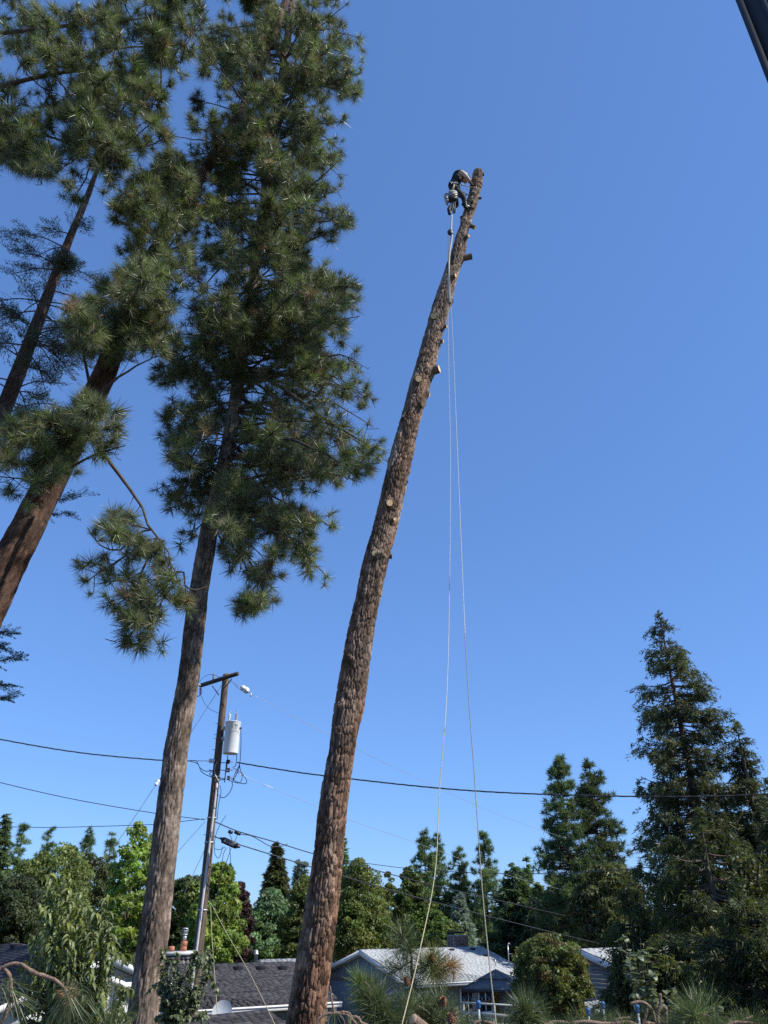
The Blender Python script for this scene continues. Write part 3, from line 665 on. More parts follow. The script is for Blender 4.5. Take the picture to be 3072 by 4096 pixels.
# ------------------------------------------------------------------ bark trunks (plates are real relief)
def voro(u, v, nU, nV, seed):
    rg = np.random.default_rng(seed); J = rg.uniform(.05, .95, (nU, nV, 2)); K = rg.uniform(0, 1, (nU, nV))
    iu = np.floor(u).astype(int); iv = np.floor(v).astype(int)
    f1 = np.full(u.shape, 9.0); f2 = np.full(u.shape, 9.0); c = np.zeros(u.shape)
    for a in (-1, 0, 1):
        for b in (-1, 0, 1):
            cu = (iu + a); cv = (iv + b); ju = cu % nU; jv = cv % nV
            d = np.hypot(cu + J[ju, jv, 0] - u, cv + J[ju, jv, 1] - v)
            m1 = d < f1; f2 = np.where(m1, f1, np.minimum(f2, d)); c = np.where(m1, K[ju, jv], c); f1 = np.where(m1, d, f1)
    return f1, f2, c
def smooth_noise(u, v, nU, nV, seed):
    rg = np.random.default_rng(seed); G = rg.uniform(-1, 1, (nU, nV)); iu = np.floor(u).astype(int); iv = np.floor(v).astype(int)
    fu = u - iu; fv = v - iv; fu = fu * fu * (3 - 2 * fu); fv = fv * fv * (3 - 2 * fv)
    g = lambda a, b: G[(iu + a) % nU, (iv + b) % nV]
    return (g(0, 0) * (1 - fu) + g(1, 0) * fu) * (1 - fv) + (g(0, 1) * (1 - fu) + g(1, 1) * fu) * fv
def bark_trunk(name, parent, C, Rr, nA, nH, seed, ramp, amp=.018, plate=(.075, .17), knots=(), cap=None, lump=.02):
    """C: centre line, Rr: radii.  ramp(h 0..1, plate random, noise) -> colour"""
    s = np.concatenate([[0], np.cumsum(np.linalg.norm(np.diff(C, axis=0), axis=1))]); Lt = s[-1]
    sv = np.linspace(0, Lt, nH); P = np.stack([np.interp(sv, s, C[:, k]) for k in range(3)], 1); R0 = np.interp(sv, s, Rr)
    T = unit(np.gradient(P, axis=0)); X = unit(np.array([1.0, 0, 0]) - T * T[:, :1]); Yv = np.cross(T, X)
    th = np.arange(nA) * 2 * math.pi / nA
    circ = 2 * math.pi * R0.max(); nU = max(8, int(circ / plate[0])); vs = Lt / plate[1]; nV = int(vs) + 3
    TH, SV = np.meshgrid(th, sv); U = TH / (2 * math.pi) * nU; V = SV / plate[1]
    wob = smooth_noise(TH / (2 * math.pi) * 9, SV / .35, 9, int(Lt / .35) + 3, seed + 5)
    U2 = U + wob * .55; V2 = V + .5 * smooth_noise(TH / (2 * math.pi) * 7, SV / .2, 7, int(Lt / .2) + 3, seed + 6)
    f1, f2, cr = voro(U2, V2, nU, nV, seed)
    g = np.clip((f2 - f1) / .24, 0, 1); g = g * g * (3 - 2 * g)
    h1, h2, cr2 = voro(U2 * 2.3, V2 * 2.6, int(nU * 2.3) or 1, int(nV * 2.6) + 3, seed + 1)
    g2 = np.clip((h2 - h1) / .3, 0, 1)
    big = smooth_noise(TH / (2 * math.pi) * 4, SV / .9, 4, int(Lt / .9) + 3, seed + 2)
    a = amp * (.45 + .55 * R0 / R0.max())[:, None]
    disp = a * (g * (.75 + .5 * cr) + .25 * g2 * g) - a * .6 + lump * big * (.55 + .45 * R0 / R0.max())[:, None]
    for (kz, kth, kr, kh) in knots:
        dth = (TH - kth + math.pi) % (2 * math.pi) - math.pi; q = np.hypot(dth * R0[:, None], SV - kz) / kr
        disp += kh * np.exp(-q * q * 1.6) - kh * .7 * np.exp(-q * q * 9)
    Rm = R0[:, None] + disp
    Vv = P[:, None, :] + Rm[..., None] * (np.cos(TH)[..., None] * X[:, None, :] + np.sin(TH)[..., None] * Yv[:, None, :])
    nz = smooth_noise(TH / (2 * math.pi) * 5, SV / 1.1, 5, int(Lt / 1.1) + 3, seed + 9)
    nz3 = smooth_noise(TH / (2 * math.pi) * 6, SV / .38, 6, int(Lt / .38) + 3, seed + 11) + .6 * smooth_noise(TH / (2 * math.pi) * 14, SV / .13, 14, int(Lt / .13) + 3, seed + 12)
    colr = ramp(SV / Lt, .7 * cr + .3 * cr2, nz) * np.clip(.95 + .42 * nz3, .35, 1.5)[..., None]       # sooty and scuffed patches
    i = np.arange(nH - 1)[:, None]; j = np.arange(nA)[None, :]; j2 = (j + 1) % nA
    Qd = np.stack([i * nA + j, i * nA + j2, (i + 1) * nA + j2, (i + 1) * nA + j], -1).reshape(-1, 4)
    mb = MB(); mb.add(Vv.reshape(-1, 3), Qd, colr.reshape(-1, 3))
    if cap:
        idx = (np.arange(nA) + (nH - 1) * nA)[None, :]; mb.Fs.setdefault(nA, []).append(idx); mb.MI.setdefault(nA, []).append(np.array([0]))
    return mb.build(name, M['bark'], parent)
def mixc(a, b, t): return np.asarray(a) * (1 - t[..., None]) + np.asarray(b) * t[..., None]
def ramp_pine(h, c, n):
    lo = mixc((.036, .019, .012), (.29, .165, .105), c); gy = mixc((.044, .032, .025), (.38, .285, .21), c)
    t = np.clip(-.35 + 2.0 * h + .6 * n, 0, 1); return lo * (1 - t[..., None]) + gy * t[..., None]
def ramp_grey(h, c, n):
    lo = mixc((.055, .040, .030), (.30, .22, .165), c); gy = mixc((.07, .055, .044), (.39, .31, .25), c)
    t = np.clip(.25 + .6 * h + .5 * n, 0, 1); return lo * (1 - t[..., None]) + gy * t[..., None]
def ramp_dark(h, c, n):
    lo = mixc((.040, .024, .017), (.17, .092, .062), c); gy = mixc((.05, .038, .031), (.16, .115, .09), c)
    t = np.clip(.3 + .4 * h + .7 * n, 0, 1); return lo * (1 - t[..., None]) + gy * t[..., None]

def px_line(rows, Y, zbase=None):
    """rows (py, px, width px) from bottom to top -> centre points and radii, carried on down to the ground"""
    C = []; Rr = []
    for r in rows:
        py, px, wd = r[:3]; yy = r[3] if len(r) > 3 else Y
        p = at(px, py, yy); C.append(p); Rr.append(wd / 2 / ppm(px, py, yy))
    C = np.array(C); Rr = np.array(Rr)
    if zbase is not None:
        d = unit(C[0] - C[1]); k = (C[0][2] - zbase) / -d[2]; b = C[0] + d * k
        C = np.concatenate([[b], C]); Rr = np.concatenate([[Rr[0] * (1 + .035 * k)], Rr])
    return C, Rr

# ------------------------------------------------------------------ the limbed pine being felled
fell = empty('limbed_pine'); tag(fell, 'bare limbed pine trunk with cut branch stubs and a climber at its top', 'tree trunk')
YF = 13.8
rowsF = [(4096, 1226, 158), (3900, 1252, 149), (3700, 1278, 140), (3500, 1303, 129), (3300, 1326, 121), (3100, 1354, 117), (2900, 1383, 113), (2700, 1415, 109), (2500, 1449, 104),
         (2350, 1482, 101), (2200, 1512, 96), (2050, 1548, 92), (1900, 1588, 87), (1700, 1638, 80), (1600, 1664, 78), (1500, 1690, 76), (1400, 1717, 72), (1300, 1746, 69),
         (1225, 1770, 66), (1150, 1790, 61), (1075, 1813, 55), (1000, 1835, 49), (950, 1848, 46), (900, 1861, 43), (850, 1876, 41), (780, 1897, 39), (720, 1909, 37), (690, 1913, 35), (684, 1914, 32)]
rgw = np.random.default_rng(55); rowsF = [(r[0], r[1] + (rgw.uniform(-3.5, 3.5) if 900 < r[0] < 2300 else 0), r[2]) for r in rowsF]
CF, RF = px_line(rowsF, YF, 1.0)
RF = RF * .93
rgk = np.random.default_rng(77); Ltot = np.linalg.norm(np.diff(CF, axis=0), axis=1).sum()
knF = [(rgk.uniform(4.5, Ltot * .72), rgk.uniform(math.pi * 1.05, math.pi * 1.95), rgk.uniform(.06, .11), rgk.uniform(.012, .03)) for _ in range(26)]
def c_at(py): 
    k = np.array([r[0] for r in rowsF])[::-1]; x = np.interp(py, k, [r[1] for r in rowsF][::-1]); wd = np.interp(py, k, [r[2] for r in rowsF][::-1]); return x, wd
STUBS = [(1890, 817, 7), (1883, 836, 6), (1850, 896, 6), (1884, 896, 6), (1862, 955, 5), (1845, 1036, 9), (1807, 1127, 6), (1818, 1207, 7), (1733, 1290, 10), (1774, 1318, 5), (1762, 1374, 6), (1726, 1494, 12), (1669, 1544, 10), (1712, 1572, 7), (1690, 1618, 8), (1615, 1683, 4), (1553, 2036, 10), (1569, 2094, 5), (1497, 2235, 9), (1540, 2228, 8), (1558, 1853, 4), (1595, 1765, 5), (1660, 1880, 5), (1518, 2240, 7), (1400, 2652, 6), (1380, 2782, 6), (1366, 2832, 7), (1354, 2938, 8), (1378, 3070, 6), (1330, 3200, 7), (1312, 3420, 7), (1262, 3823, 8), (1690, 1430, 6), (1905, 705, 6), (1890, 792, 4)]
sF = np.concatenate([[0], np.cumsum(np.linalg.norm(np.diff(CF, axis=0), axis=1))])
for px_, py_, r_ in STUBS:
    cx_, wd_ = c_at(py_); k_ = ppm(px_, py_, YF); Rt_ = wd_ / 2 / k_; dx_ = max(-.95 * Rt_, min(.95 * Rt_, (px_ - cx_) / k_))
    zc_ = at(cx_, py_, YF)[2]; knF.append((float(np.interp(zc_, CF[:, 2], sF)), math.atan2(-math.sqrt(max(Rt_ ** 2 - dx_ ** 2, 1e-5)), dx_), r_ / k_ * 2.8, .05))
bark_trunk('trunk', fell, CF, RF, 168, 1050, 3, ramp_pine, amp=.036, plate=(.060, .19), knots=knF, cap=True, lump=.034)
M['cut'] = attrmat('cut_faces', rough=.75, spec=.2, nscale=40, namp=.18)
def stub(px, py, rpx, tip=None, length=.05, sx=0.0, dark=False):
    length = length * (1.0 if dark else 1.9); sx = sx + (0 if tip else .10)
    """a sawn-off limb: collar + wood, cut face a sub-part.  tip=(px,py) for long stubs seen from the side"""
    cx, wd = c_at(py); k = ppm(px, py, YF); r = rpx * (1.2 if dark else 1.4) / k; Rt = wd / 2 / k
    if tip is None:
        dx = (px - cx) / k; dx = max(-Rt * .93, min(Rt * .93, dx)); dy = -math.sqrt(max(Rt * Rt - dx * dx, 1e-4))
        base = at(cx, py, YF); dr = unit(np.array([dx + sx, dy, .0]) - UP * .30 * Rt)
        surf = base + np.array([dx, dy, 0]); T = surf + dr * length; B = surf - dr * min(.06, Rt * .5)
    else:
        B = at(cx + (px - cx) * .3, py, YF); T = at(tip[0], tip[1], YF - .02 - sx)
    ax = unit(T - B); mb = MB(); col_b = np.array([.16, .12, .095])
    nseg = 9; n = 14; rows = []
    rgq = np.random.default_rng(int(px * 7 + py))
    for q in range(nseg):
        t = q / (nseg - 1); rr = r * (1.25 - .25 * min(1, t * 1.6)) + (r * .5 * max(0, .35 - t)); rows.append((t, rr))
    Rm = frame(ax); V = []
    for t, rr in rows:
        for a in np.arange(n) * 2 * math.pi / n:
            f = rr * (1 + rgq.uniform(-.07, .07)); V.append(B + (T - B) * t + f * (math.cos(a) * Rm[:, 0] + math.sin(a) * Rm[:, 1]))
    i = np.arange(nseg - 1)[:, None]; j = np.arange(n)[None, :]; Qs = np.stack([i * n + j, i * n + (j + 1) % n, (i + 1) * n + (j + 1) % n, (i + 1) * n + j], -1).reshape(-1, 4)
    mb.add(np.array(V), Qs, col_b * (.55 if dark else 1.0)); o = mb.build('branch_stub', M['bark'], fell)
    face = MB(); cen = T + ax * .002; V = [cen]; C = [(.60, .36, .17)]; F3 = []
    rings = 5
    for q in range(1, rings + 1):
        for a in np.arange(n) * 2 * math.pi / n:
            V.append(cen + r * .97 * q / rings * (math.cos(a) * Rm[:, 0] + math.sin(a) * Rm[:, 1])); C.append(((.62, .42, .22), (.72, .53, .30))[q % 2] if q < rings else (.42, .28, .17))
    for a in range(n): F3.append([0, 1 + a, 1 + (a + 1) % n])
    F4 = [[1 + (q - 1) * n + a, 1 + q * n + a, 1 + q * n + (a + 1) % n, 1 + (q - 1) * n + (a + 1) % n] for q in range(1, rings) for a in range(n)]
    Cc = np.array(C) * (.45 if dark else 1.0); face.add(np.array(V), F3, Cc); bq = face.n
    face.Fs.setdefault(4, []).append(np.array(F4)); face.MI.setdefault(4, []).append(np.zeros(len(F4), int))
    face.build('cut_face', M['cut'], o)
    return o
stub(1890, 817, 7, (1901, 805), sx=.16); stub(1883, 836, 6, (1893, 823), sx=.17); stub(1850, 896, 6, (1847, 867), sx=.03); stub(1884, 896, 6, (1900, 911))
stub(1862, 955, 5, (1875, 943), sx=.15); stub(1845, 1036, 9, (1887, 1025), sx=.02); stub(1807, 1127, 6, length=.05, sx=.1); stub(1818, 1207, 7, (1812, 1203)); stub(1733, 1290, 10, length=.05)
stub(1774, 1318, 5, length=.04); stub(1762, 1374, 6, length=.04); stub(1726, 1494, 12, (1757, 1475), sx=.12); stub(1669, 1544, 10, length=.05); stub(1712, 1572, 7, (1718, 1580))
stub(1690, 1618, 8, (1694, 1616), sx=.24); stub(1615, 1683, 4, length=.03); stub(1553, 2036, 10, length=.04); stub(1569, 2094, 5, length=.03); stub(1497, 2235, 9, length=.04)
stub(1540, 2228, 8, (1568, 2226), dark=True); stub(1558, 1853, 4, length=.03); stub(1595, 1765, 5, length=.03, dark=True); stub(1660, 1880, 5, (1628, 1930), dark=True)
stub(1518, 2240, 7, length=.03, dark=True); stub(1400, 2652, 6, length=.015, dark=True); stub(1380, 2782, 6, length=.015, dark=True); stub(1366, 2832, 7, length=.02, dark=True); stub(1354, 2938, 8, length=.02, dark=True); stub(1378, 3070, 6, length=.015, dark=True); stub(1330, 3200, 7, length=.015, dark=True); stub(1312, 3420, 7, length=.015, dark=True); stub(1262, 3823, 8, length=.015, dark=True)
stub(1690, 1430, 6, length=.03, dark=True); stub(1905, 705, 6, (1934, 697), dark=True); stub(1890, 792, 4, (1926, 793), dark=True)

# ------------------------------------------------------------------ needle tufts and limbs
def make_tuft(n, L, seed, wid, spread=(25, 118), colr=((.074, .088, .042), (.255, .264, .145)), two=False, stem=.12, droop=0.0):
    rg = np.random.default_rng(seed); z = rg.uniform(-stem, .02, n); az = rg.uniform(0, 2 * math.pi, n)
    t = (z + stem) / (stem + .02); ang = np.radians(spread[1] - (spread[1] - spread[0]) * np.clip(t + rg.normal(0, .22, n), 0, 1.15))
    D = np.stack([np.sin(ang) * np.cos(az), np.sin(ang) * np.sin(az), np.cos(ang)], 1)
    Ln = L * rg.uniform(.8, 1.06, n); P = np.stack([.012 * np.cos(az), .012 * np.sin(az), z], 1)
    S = unit(np.cross(D, unit(rg.normal(size=(n, 3))))); W = wid * rg.uniform(.7, 1.2, n)
    k = rg.uniform(0, 1, n)[:, None]; C = np.asarray(colr[0]) * (1 - k) + np.asarray(colr[1]) * k
    if not two:
        V = np.stack([P - S * W[:, None] / 2, P + S * W[:, None] / 2, P + D * Ln[:, None]], 1).reshape(-1, 3)
        Fc = np.arange(3 * n).reshape(-1, 3); return V, Fc, np.repeat(C, 3, 0)
    mid = P + D * Ln[:, None] * .55; T = P + D * Ln[:, None] + np.array([0, 0, -1.0]) * (droop * Ln[:, None])
    V = np.stack([P - S * W[:, None] / 2, P + S * W[:, None] / 2, mid + S * W[:, None] * .45, mid - S * W[:, None] * .45, T], 1).reshape(-1, 3)
    b = np.arange(n)[:, None] * 5
    return V, (b + [0, 1, 2, 3], b + [3, 2, 4]), np.repeat(C, 5, 0)
TUFT = [make_tuft((92, 74, 96, 60, 84, 100)[k], (.33, .29, .35, .32, .27, .31)[k], 100 + k, .0135, ((25, 118), (35, 130), (15, 95), (25, 110), (40, 150), (20, 80))[k]) for k in range(6)]
TUFT += [make_tuft(88, .33, 120 + k, .0135, colr=((.105, .14, .05), (.25, .29, .11))) for k in range(2)]        # fresher growth
BROWN = make_tuft(55, .25, 140, .013, colr=((.20, .11, .05), (.36, .24, .13)))
def tuft_mesh(t, name='needle_tuft', mat='needle'):
    mb = MB(); V, Fc, C = t
    if isinstance(Fc, tuple):
        mb.add(V, Fc[0], C); mb.Fs.setdefault(3, []).append(Fc[1]); mb.MI.setdefault(3, []).append(np.zeros(len(Fc[1]), int))
    else: mb.add(V, Fc, C)
    return mb.fill(bpy.data.meshes.new(name), M[mat])
TUFT_ME = [tuft_mesh(t) for t in TUFT]; BROWN_ME = tuft_mesh(BROWN)
def rot_to(d, spin):
    Rm = frame(d); c, s = math.cos(spin), math.sin(spin); return Rm @ np.array([[c, -s, 0], [s, c, 0], [0, 0, 1]])
def place(o, Rm, p, s=1.0):
    m = Matrix.Identity(4)
    for c in range(3):
        for k in range(3): m[c][k] = float(Rm[c, k] * s)
        m[c][3] = float(p[c])
    o.matrix_world = m

def pine_foliage(root, spine, poly, Ym, Yr, nlimb, seed, single=100, tscale=1.0, droop=.25, lrad=.035, twig_len=(.3, .75), dens=3.2, block=None, explicit=(), brown=.02, zlim=None, nearest=False, keepfn=None):
    rg = np.random.default_rng(seed); xs = [p[0] for p in poly]; ys = [p[1] for p in poly]; tufts = []
    sp = np.asarray(spine, float)
    def sample_px():
        for _ in range(200):
            q = (rg.uniform(min(xs), max(xs)), rg.uniform(min(ys), max(ys)))
            if inside(poly, q): return q
        return q
    jobs = [spline([at(*p) for p in pl], 9) for pl in explicit]
    for k in range(nlimb):
        q = sample_px(); T = at(q[0], q[1], (Ym(q[1]) if callable(Ym) else Ym) + rg.normal(0, Yr))
        if nearest:
            dd = np.linalg.norm(sp - T, axis=1); P0 = sp[np.argmin(dd + rg.uniform(0, .8, len(sp)))]
            mid = (P0 + T) / 2 + rg.normal(0, .12, 3)
        else:
            o = np.argsort(sp[:, 2]); axis = lambda z: np.array([np.interp(z, sp[o, 2], sp[o, c]) for c in range(3)])
            A = axis(T[2]); hd = np.hypot(*(T - A)[:2]); za = T[2] + hd * rg.uniform(-.3, .5) * (1 if rg.random() < .7 else 1.6) + droop * hd * .5
            if zlim: za = min(max(za, zlim[0]), zlim[1])
            P0 = axis(za); mid = P0 + (T - P0) * .5 + UP * np.linalg.norm(T - P0) * rg.uniform(.02, .2) + rg.normal(0, .15, 3)
        t = np.linspace(0, 1, 9)[:, None]; C_ = P0 * (1 - t) ** 2 + 2 * mid * t * (1 - t) + T * t * t
        jobs.append(C_ + np.cumsum(rg.normal(0, .018, (9, 3)), 0))
    for C_ in jobs:
        Ln = np.linalg.norm(np.diff(C_, axis=0), axis=1).sum(); r0 = min(.075, lrad * (.35 + .28 * Ln))
        mb = MB(); add_tube(mb, C_, np.linspace(r0, .011, len(C_)), 6, cap=False)
        for _ in range(int(5 + Ln * dens)):
            s = rg.uniform(.25, 1.0) ** .75; x = s * (len(C_) - 1); i0 = min(int(x), len(C_) - 2); p = C_[i0] + (C_[i0 + 1] - C_[i0]) * (x - i0)
            tn = unit(C_[i0 + 1] - C_[i0]); d = unit(tn * .55 + rg.normal(0, .62, 3) + UP * rg.uniform(-.35, .45)); l = rg.uniform(*twig_len) * (1.15 - .4 * s)
            e = p + d * l + UP * rg.uniform(-.08, .12) * l; m = (p + e) / 2 - UP * .12 * l + rg.normal(0, .03, 3)
            ends = [(e, unit(e - m))]
            tw = [(p, m, e)]
            for _k in range(rg.integers(0, 3)):
                b0 = m + (e - m) * rg.uniform(0, .6); d2 = unit(d + rg.normal(0, .8, 3) + UP * .2); e2 = b0 + d2 * rg.uniform(.14, .34); ends.append((e2, d2)); tw.append((b0, (b0 + e2) / 2 + rg.normal(0, .015, 3), e2))
            keep = False
            for e_, d_ in ends:
                q = proj(e_)
                if not inside(poly, q): continue
                if block is not None and e_[1] < block[1] and any(inside(b0_, q) for b0_ in block[0]): continue
                if keepfn is not None and rg.random() > keepfn(q): continue
                keep = True; tufts.append((e_, unit(d_ + UP * .25), tscale * rg.uniform(.6, 1.2), rg.random()))
            if keep:
                for a, b, c in tw: add_tube(mb, [a, b, c], [.011, .009, .007], 4, cap=False)
        mb.build('limb', M['twig'], root, colour=False)
    return tufts
def finish_tufts(root, tufts, single, seed, brown=.035):
    rg = np.random.default_rng(seed); P = np.array([t[0] for t in tufts]); q = proj(P); d = np.linalg.norm(P - CAM, axis=1)
    vis = (q[:, 0] > -40) & (q[:, 0] < 3100) & (q[:, 1] > -40) & (q[:, 1] < 4130)
    sc_ = np.where(vis, d + rg.normal(0, .8, len(d)), 1e3); solo = set(np.argsort(sc_)[:single].tolist())
    bulk = MB()
    for k, (p, dr, s, u) in enumerate(tufts):
        Rm = rot_to(dr, rg.uniform(0, 6.28)); vi = rg.integers(0, len(TUFT)) if u > brown else -1
        if k in solo and vis[k]:
            o = link('needle_tuft', TUFT_ME[vi] if vi >= 0 else BROWN_ME, root); place(o, Rm, p, s)
            if vi < 0: o['label'] = 'dead brown needle tuft'
        else:
            V, Fc, C = TUFT[vi] if vi >= 0 else BROWN
            bulk.add((V * s) @ Rm.T + p, Fc, C * rg.uniform(.78, 1.22))
    o = bulk.build('needle_foliage', M['needle'], root); o['kind'] = 'stuff'

# --- middle pine
pm = empty('pine_tree'); tag(pm, 'tall dense pine with straight grey-brown trunk in front of the utility pole', 'pine tree')
rowsM = [(4096, 566, 126), (3800, 608, 116), (3600, 634, 108), (3300, 668, 100), (3000, 704, 91), (2700, 756, 82), (2400, 790, 76), (2250, 815, 71), (2100, 840, 66), (1900, 890, 58), (1750, 918, 52), (1600, 942, 47), (1300, 985, 42), (800, 1060, 36), (300, 1130, 30), (-300, 1215, 22), (-900, 1300, 14)]
CM, RM = px_line(rowsM, 17.0, 0.0)
bark_trunk('trunk', pm, CM, RM * .95, 104, 780, 13, ramp_grey, amp=.036, plate=(.07, .17), lump=.012,
           knots=[(rgk.uniform(3, 16), rgk.uniform(math.pi * 1.05, math.pi * 1.95), rgk.uniform(.05, .08), .014) for _ in range(12)])
polyM = [(840, -80), (1430, -80), (1425, 0), (1420, 110), (1500, 260), (1490, 330), (1435, 400), (1400, 500), (1405, 600), (1385, 720), (1370, 800), (1430, 865), (1410, 905), (1345, 930), (1395, 1050), (1450, 1120), (1460, 1180), (1440, 1260), (1400, 1330),
         (1440, 1420), (1515, 1570), (1520, 1615), (1450, 1640), (1535, 1740), (1548, 1830), (1500, 1895), (1410, 1950), (1320, 1960), (1345, 2050), (1350, 2110), (1280, 2120), (1290, 2200), (1365, 2270), (1365, 2340), (1290, 2370), (1235, 2400), (1120, 2420), (1060, 2400),
         (1000, 2330), (960, 2240), (900, 2330), (880, 2200), (840, 2120), (800, 2230), (700, 2220), (700, 2150), (680, 2050), (545, 1990), (540, 1930), (660, 1930), (700, 1880), (625, 1780), (605, 1650), (640, 1560), (590, 1500), (700, 1350), (720, 1200), (700, 1050), (730, 900), (700, 720), (740, 600), (765, 400), (800, 200)]
blockM = ([[(830, 1890), (895, 1600), (985, 1600), (935, 1890)], [(690, 2520), (785, 2100), (885, 2100), (850, 2520)]], 17.6)
exM = [[(1010, 1480, 16.8), (1138, 1557, 16.2), (1290, 1670, 15.8), (1398, 1735, 15.5), (1500, 1800, 15.3)], [(930, 1815, 17), (1040, 1845, 16.4), (1105, 1905, 16), (1140, 2010, 15.8), (1230, 2120, 15.6)],
       [(912, 1893, 17), (1000, 1925, 16.6), (1090, 2000, 16.4), (1122, 2090, 16.2), (1240, 2250, 16)], [(1110, 2120, 16.2), (1100, 2230, 16), (1050, 2330, 15.8), (1020, 2380, 15.7)],
       [(960, 1500, 17), (1150, 1500, 16), (1330, 1420, 15.4), (1420, 1440, 15.2)], [(1000, 1250, 17), (1160, 1220, 16.2), (1330, 1150, 15.6), (1430, 1150, 15.3)], [(1050, 850, 17), (1200, 830, 16.3), (1400, 880, 15.8)], [(1100, 420, 17), (1250, 350, 16.2), (1450, 290, 15.6)]]
tm = pine_foliage(pm, CM, polyM, lambda y: 16.2 if y < 1350 else 17.6, 1.2, 325, 201, block=blockM, explicit=exM, zlim=(14.5, 44), dens=3.4, keepfn=lambda q: (.88 if q[0] < 1300 else .7) if q[1] < 1400 else (.8 if q[0] < 900 else (.5 if q[1] < 2050 else .62)))
polyM2 = [(940, 2480), (915, 2440), (990, 2330), (1060, 2330), (1130, 2360), (1060, 2440)]
tm += pine_foliage(pm, CM[8:10], polyM2, 15.7, .3, 0, 203, explicit=[[(1100, 2230, 16), (1020, 2350, 15.7), (955, 2450, 15.5)], [(1090, 2260, 16), (1050, 2370, 15.7), (1030, 2420, 15.5)]], dens=8)
finish_tufts(pm, tm, 300, 31)

# --- leaning pine at left
pl = empty('pine_tree'); tag(pl, 'leaning dark reddish-barked pine with hanging lower bough at left edge', 'pine tree')
rowsL = [(2480, -75, 150), (2200, 62, 130), (2050, 140, 122), (1900, 216, 114), (1700, 315, 102), (1500, 417, 88), (1300, 490, 72), (1060, 588, 54), (733, 790, 42), (450, 965, 34), (150, 1090, 28), (-300, 1250, 20), (-800, 1430, 12)]
CL, RL = px_line(rowsL, 16.0, 2.0)
bark_trunk('trunk', pl, CL, RL * .95, 84, 460, 23, ramp_dark, amp=.04, plate=(.09, .22), lump=.015)
polyL1 = [(-60, -80), (800, -80), (835, 60), (785, 190), (775, 330), (700, 480), (680, 560), (560, 630), (500, 700), (420, 770), (300, 830), (230, 815), (240, 720), (100, 705), (40, 690), (-60, 720)]
polyL2 = [(520, 640), (700, 560), (770, 700), (810, 900), (750, 1100), (730, 1300), (660, 1520), (610, 1470), (560, 1420), (480, 1470), (380, 1440), (290, 1390), (270, 1300), (170, 1345), (180, 1290), (290, 1180), (390, 1130), (480, 1050), (430, 880), (380, 830), (460, 760)]
polyL3 = [(-60, 1700), (100, 1640), (180, 1600), (210, 1540), (300, 1520), (380, 1590), (480, 1620), (560, 1690), (545, 1770), (480, 1790), (430, 1830), (300, 1900), (210, 1910), (170, 1950), (110, 2040), (60, 1990), (-60, 1960)]
polyL4 = [(300, 2210), (380, 2110), (450, 2030), (570, 2040), (560, 2150), (690, 2190), (700, 2300), (790, 2440), (780, 2540), (670, 2640), (610, 2700), (510, 2650), (490, 2510), (420, 2440), (330, 2360), (310, 2270)]
hang = [(400, 1800, 15.2), (440, 1850, 15), (500, 1930, 14.8), (570, 2030, 14.7), (600, 2120, 14.6), (665, 2185, 14.5), (690, 2290, 14.5)]
tl = pine_foliage(pl, CL, polyL2, 14.9, .8, 54, 212, zlim=(16, 32), dens=4.0)
tl += pine_foliage(pl, CL, polyL3, 14.6, .6, 17, 213, zlim=(15, 20), dens=4.4, tscale=1.02)
hs = spline([at(*p) for p in hang], 24)
tl += pine_foliage(pl, hs[14:], polyL4, 14.6, .4, 10, 214, nearest=True, dens=4.2, tscale=1.02, explicit=[hang, [(600, 2120, 14.6), (560, 2130, 14.6), (480, 2200, 14.5), (400, 2180, 14.5), (350, 2110, 14.5)], [(690, 2290, 14.5), (735, 2290, 14.5), (740, 2340, 14.5), (780, 2360, 14.6), (830, 2345, 14.7)]])
finish_tufts(pl, tl, 300, 32)

# --- pine whose boughs reach in from the upper left; its trunk stands just outside the frame
pu = empty('pine_tree'); tag(pu, 'pine boughs with long needles hanging in from the upper left corner', 'pine tree')
CU = np.array([[-11.5, 11.6, 2.5], [-11.8, 11.7, 12.0], [-12.6, 11.8, 24.0], [-14.5, 11.9, 34.0]])
bark_trunk('trunk', pu, CU, np.array([.36, .30, .2, .06]), 30, 120, 43, ramp_dark, amp=.024, plate=(.09, .17))
bough = [[(-260, 420, 12.2), (60, 330, 12.6), (330, 280, 13.0), (560, 330, 13.3), (640, 420, 13.4)], [(-260, 180, 12.2), (100, 120, 12.6), (420, 90, 13.0), (700, 60, 13.4)], [(-260, 560, 12.2), (20, 520, 12.6), (240, 560, 12.9), (420, 660, 13.1)],
         [(-260, -60, 12.2), (200, -60, 12.8), (600, -40, 13.2), (780, 20, 13.4)], [(-260, 640, 12.2), (-40, 620, 12.4), (100, 640, 12.6)], [(330, 280, 13.0), (450, 200, 13.0), (600, 190, 13.2), (720, 250, 13.3)]]
bs = np.concatenate([spline([at(*p) for p in b_], 14)[3:] for b_ in bough])
tu = pine_foliage(pu, bs, polyL1, 13.0, .75, 78, 211, nearest=True, dens=4.2, explicit=bough, tscale=1.0)
finish_tufts(pu, tu, 250, 33)

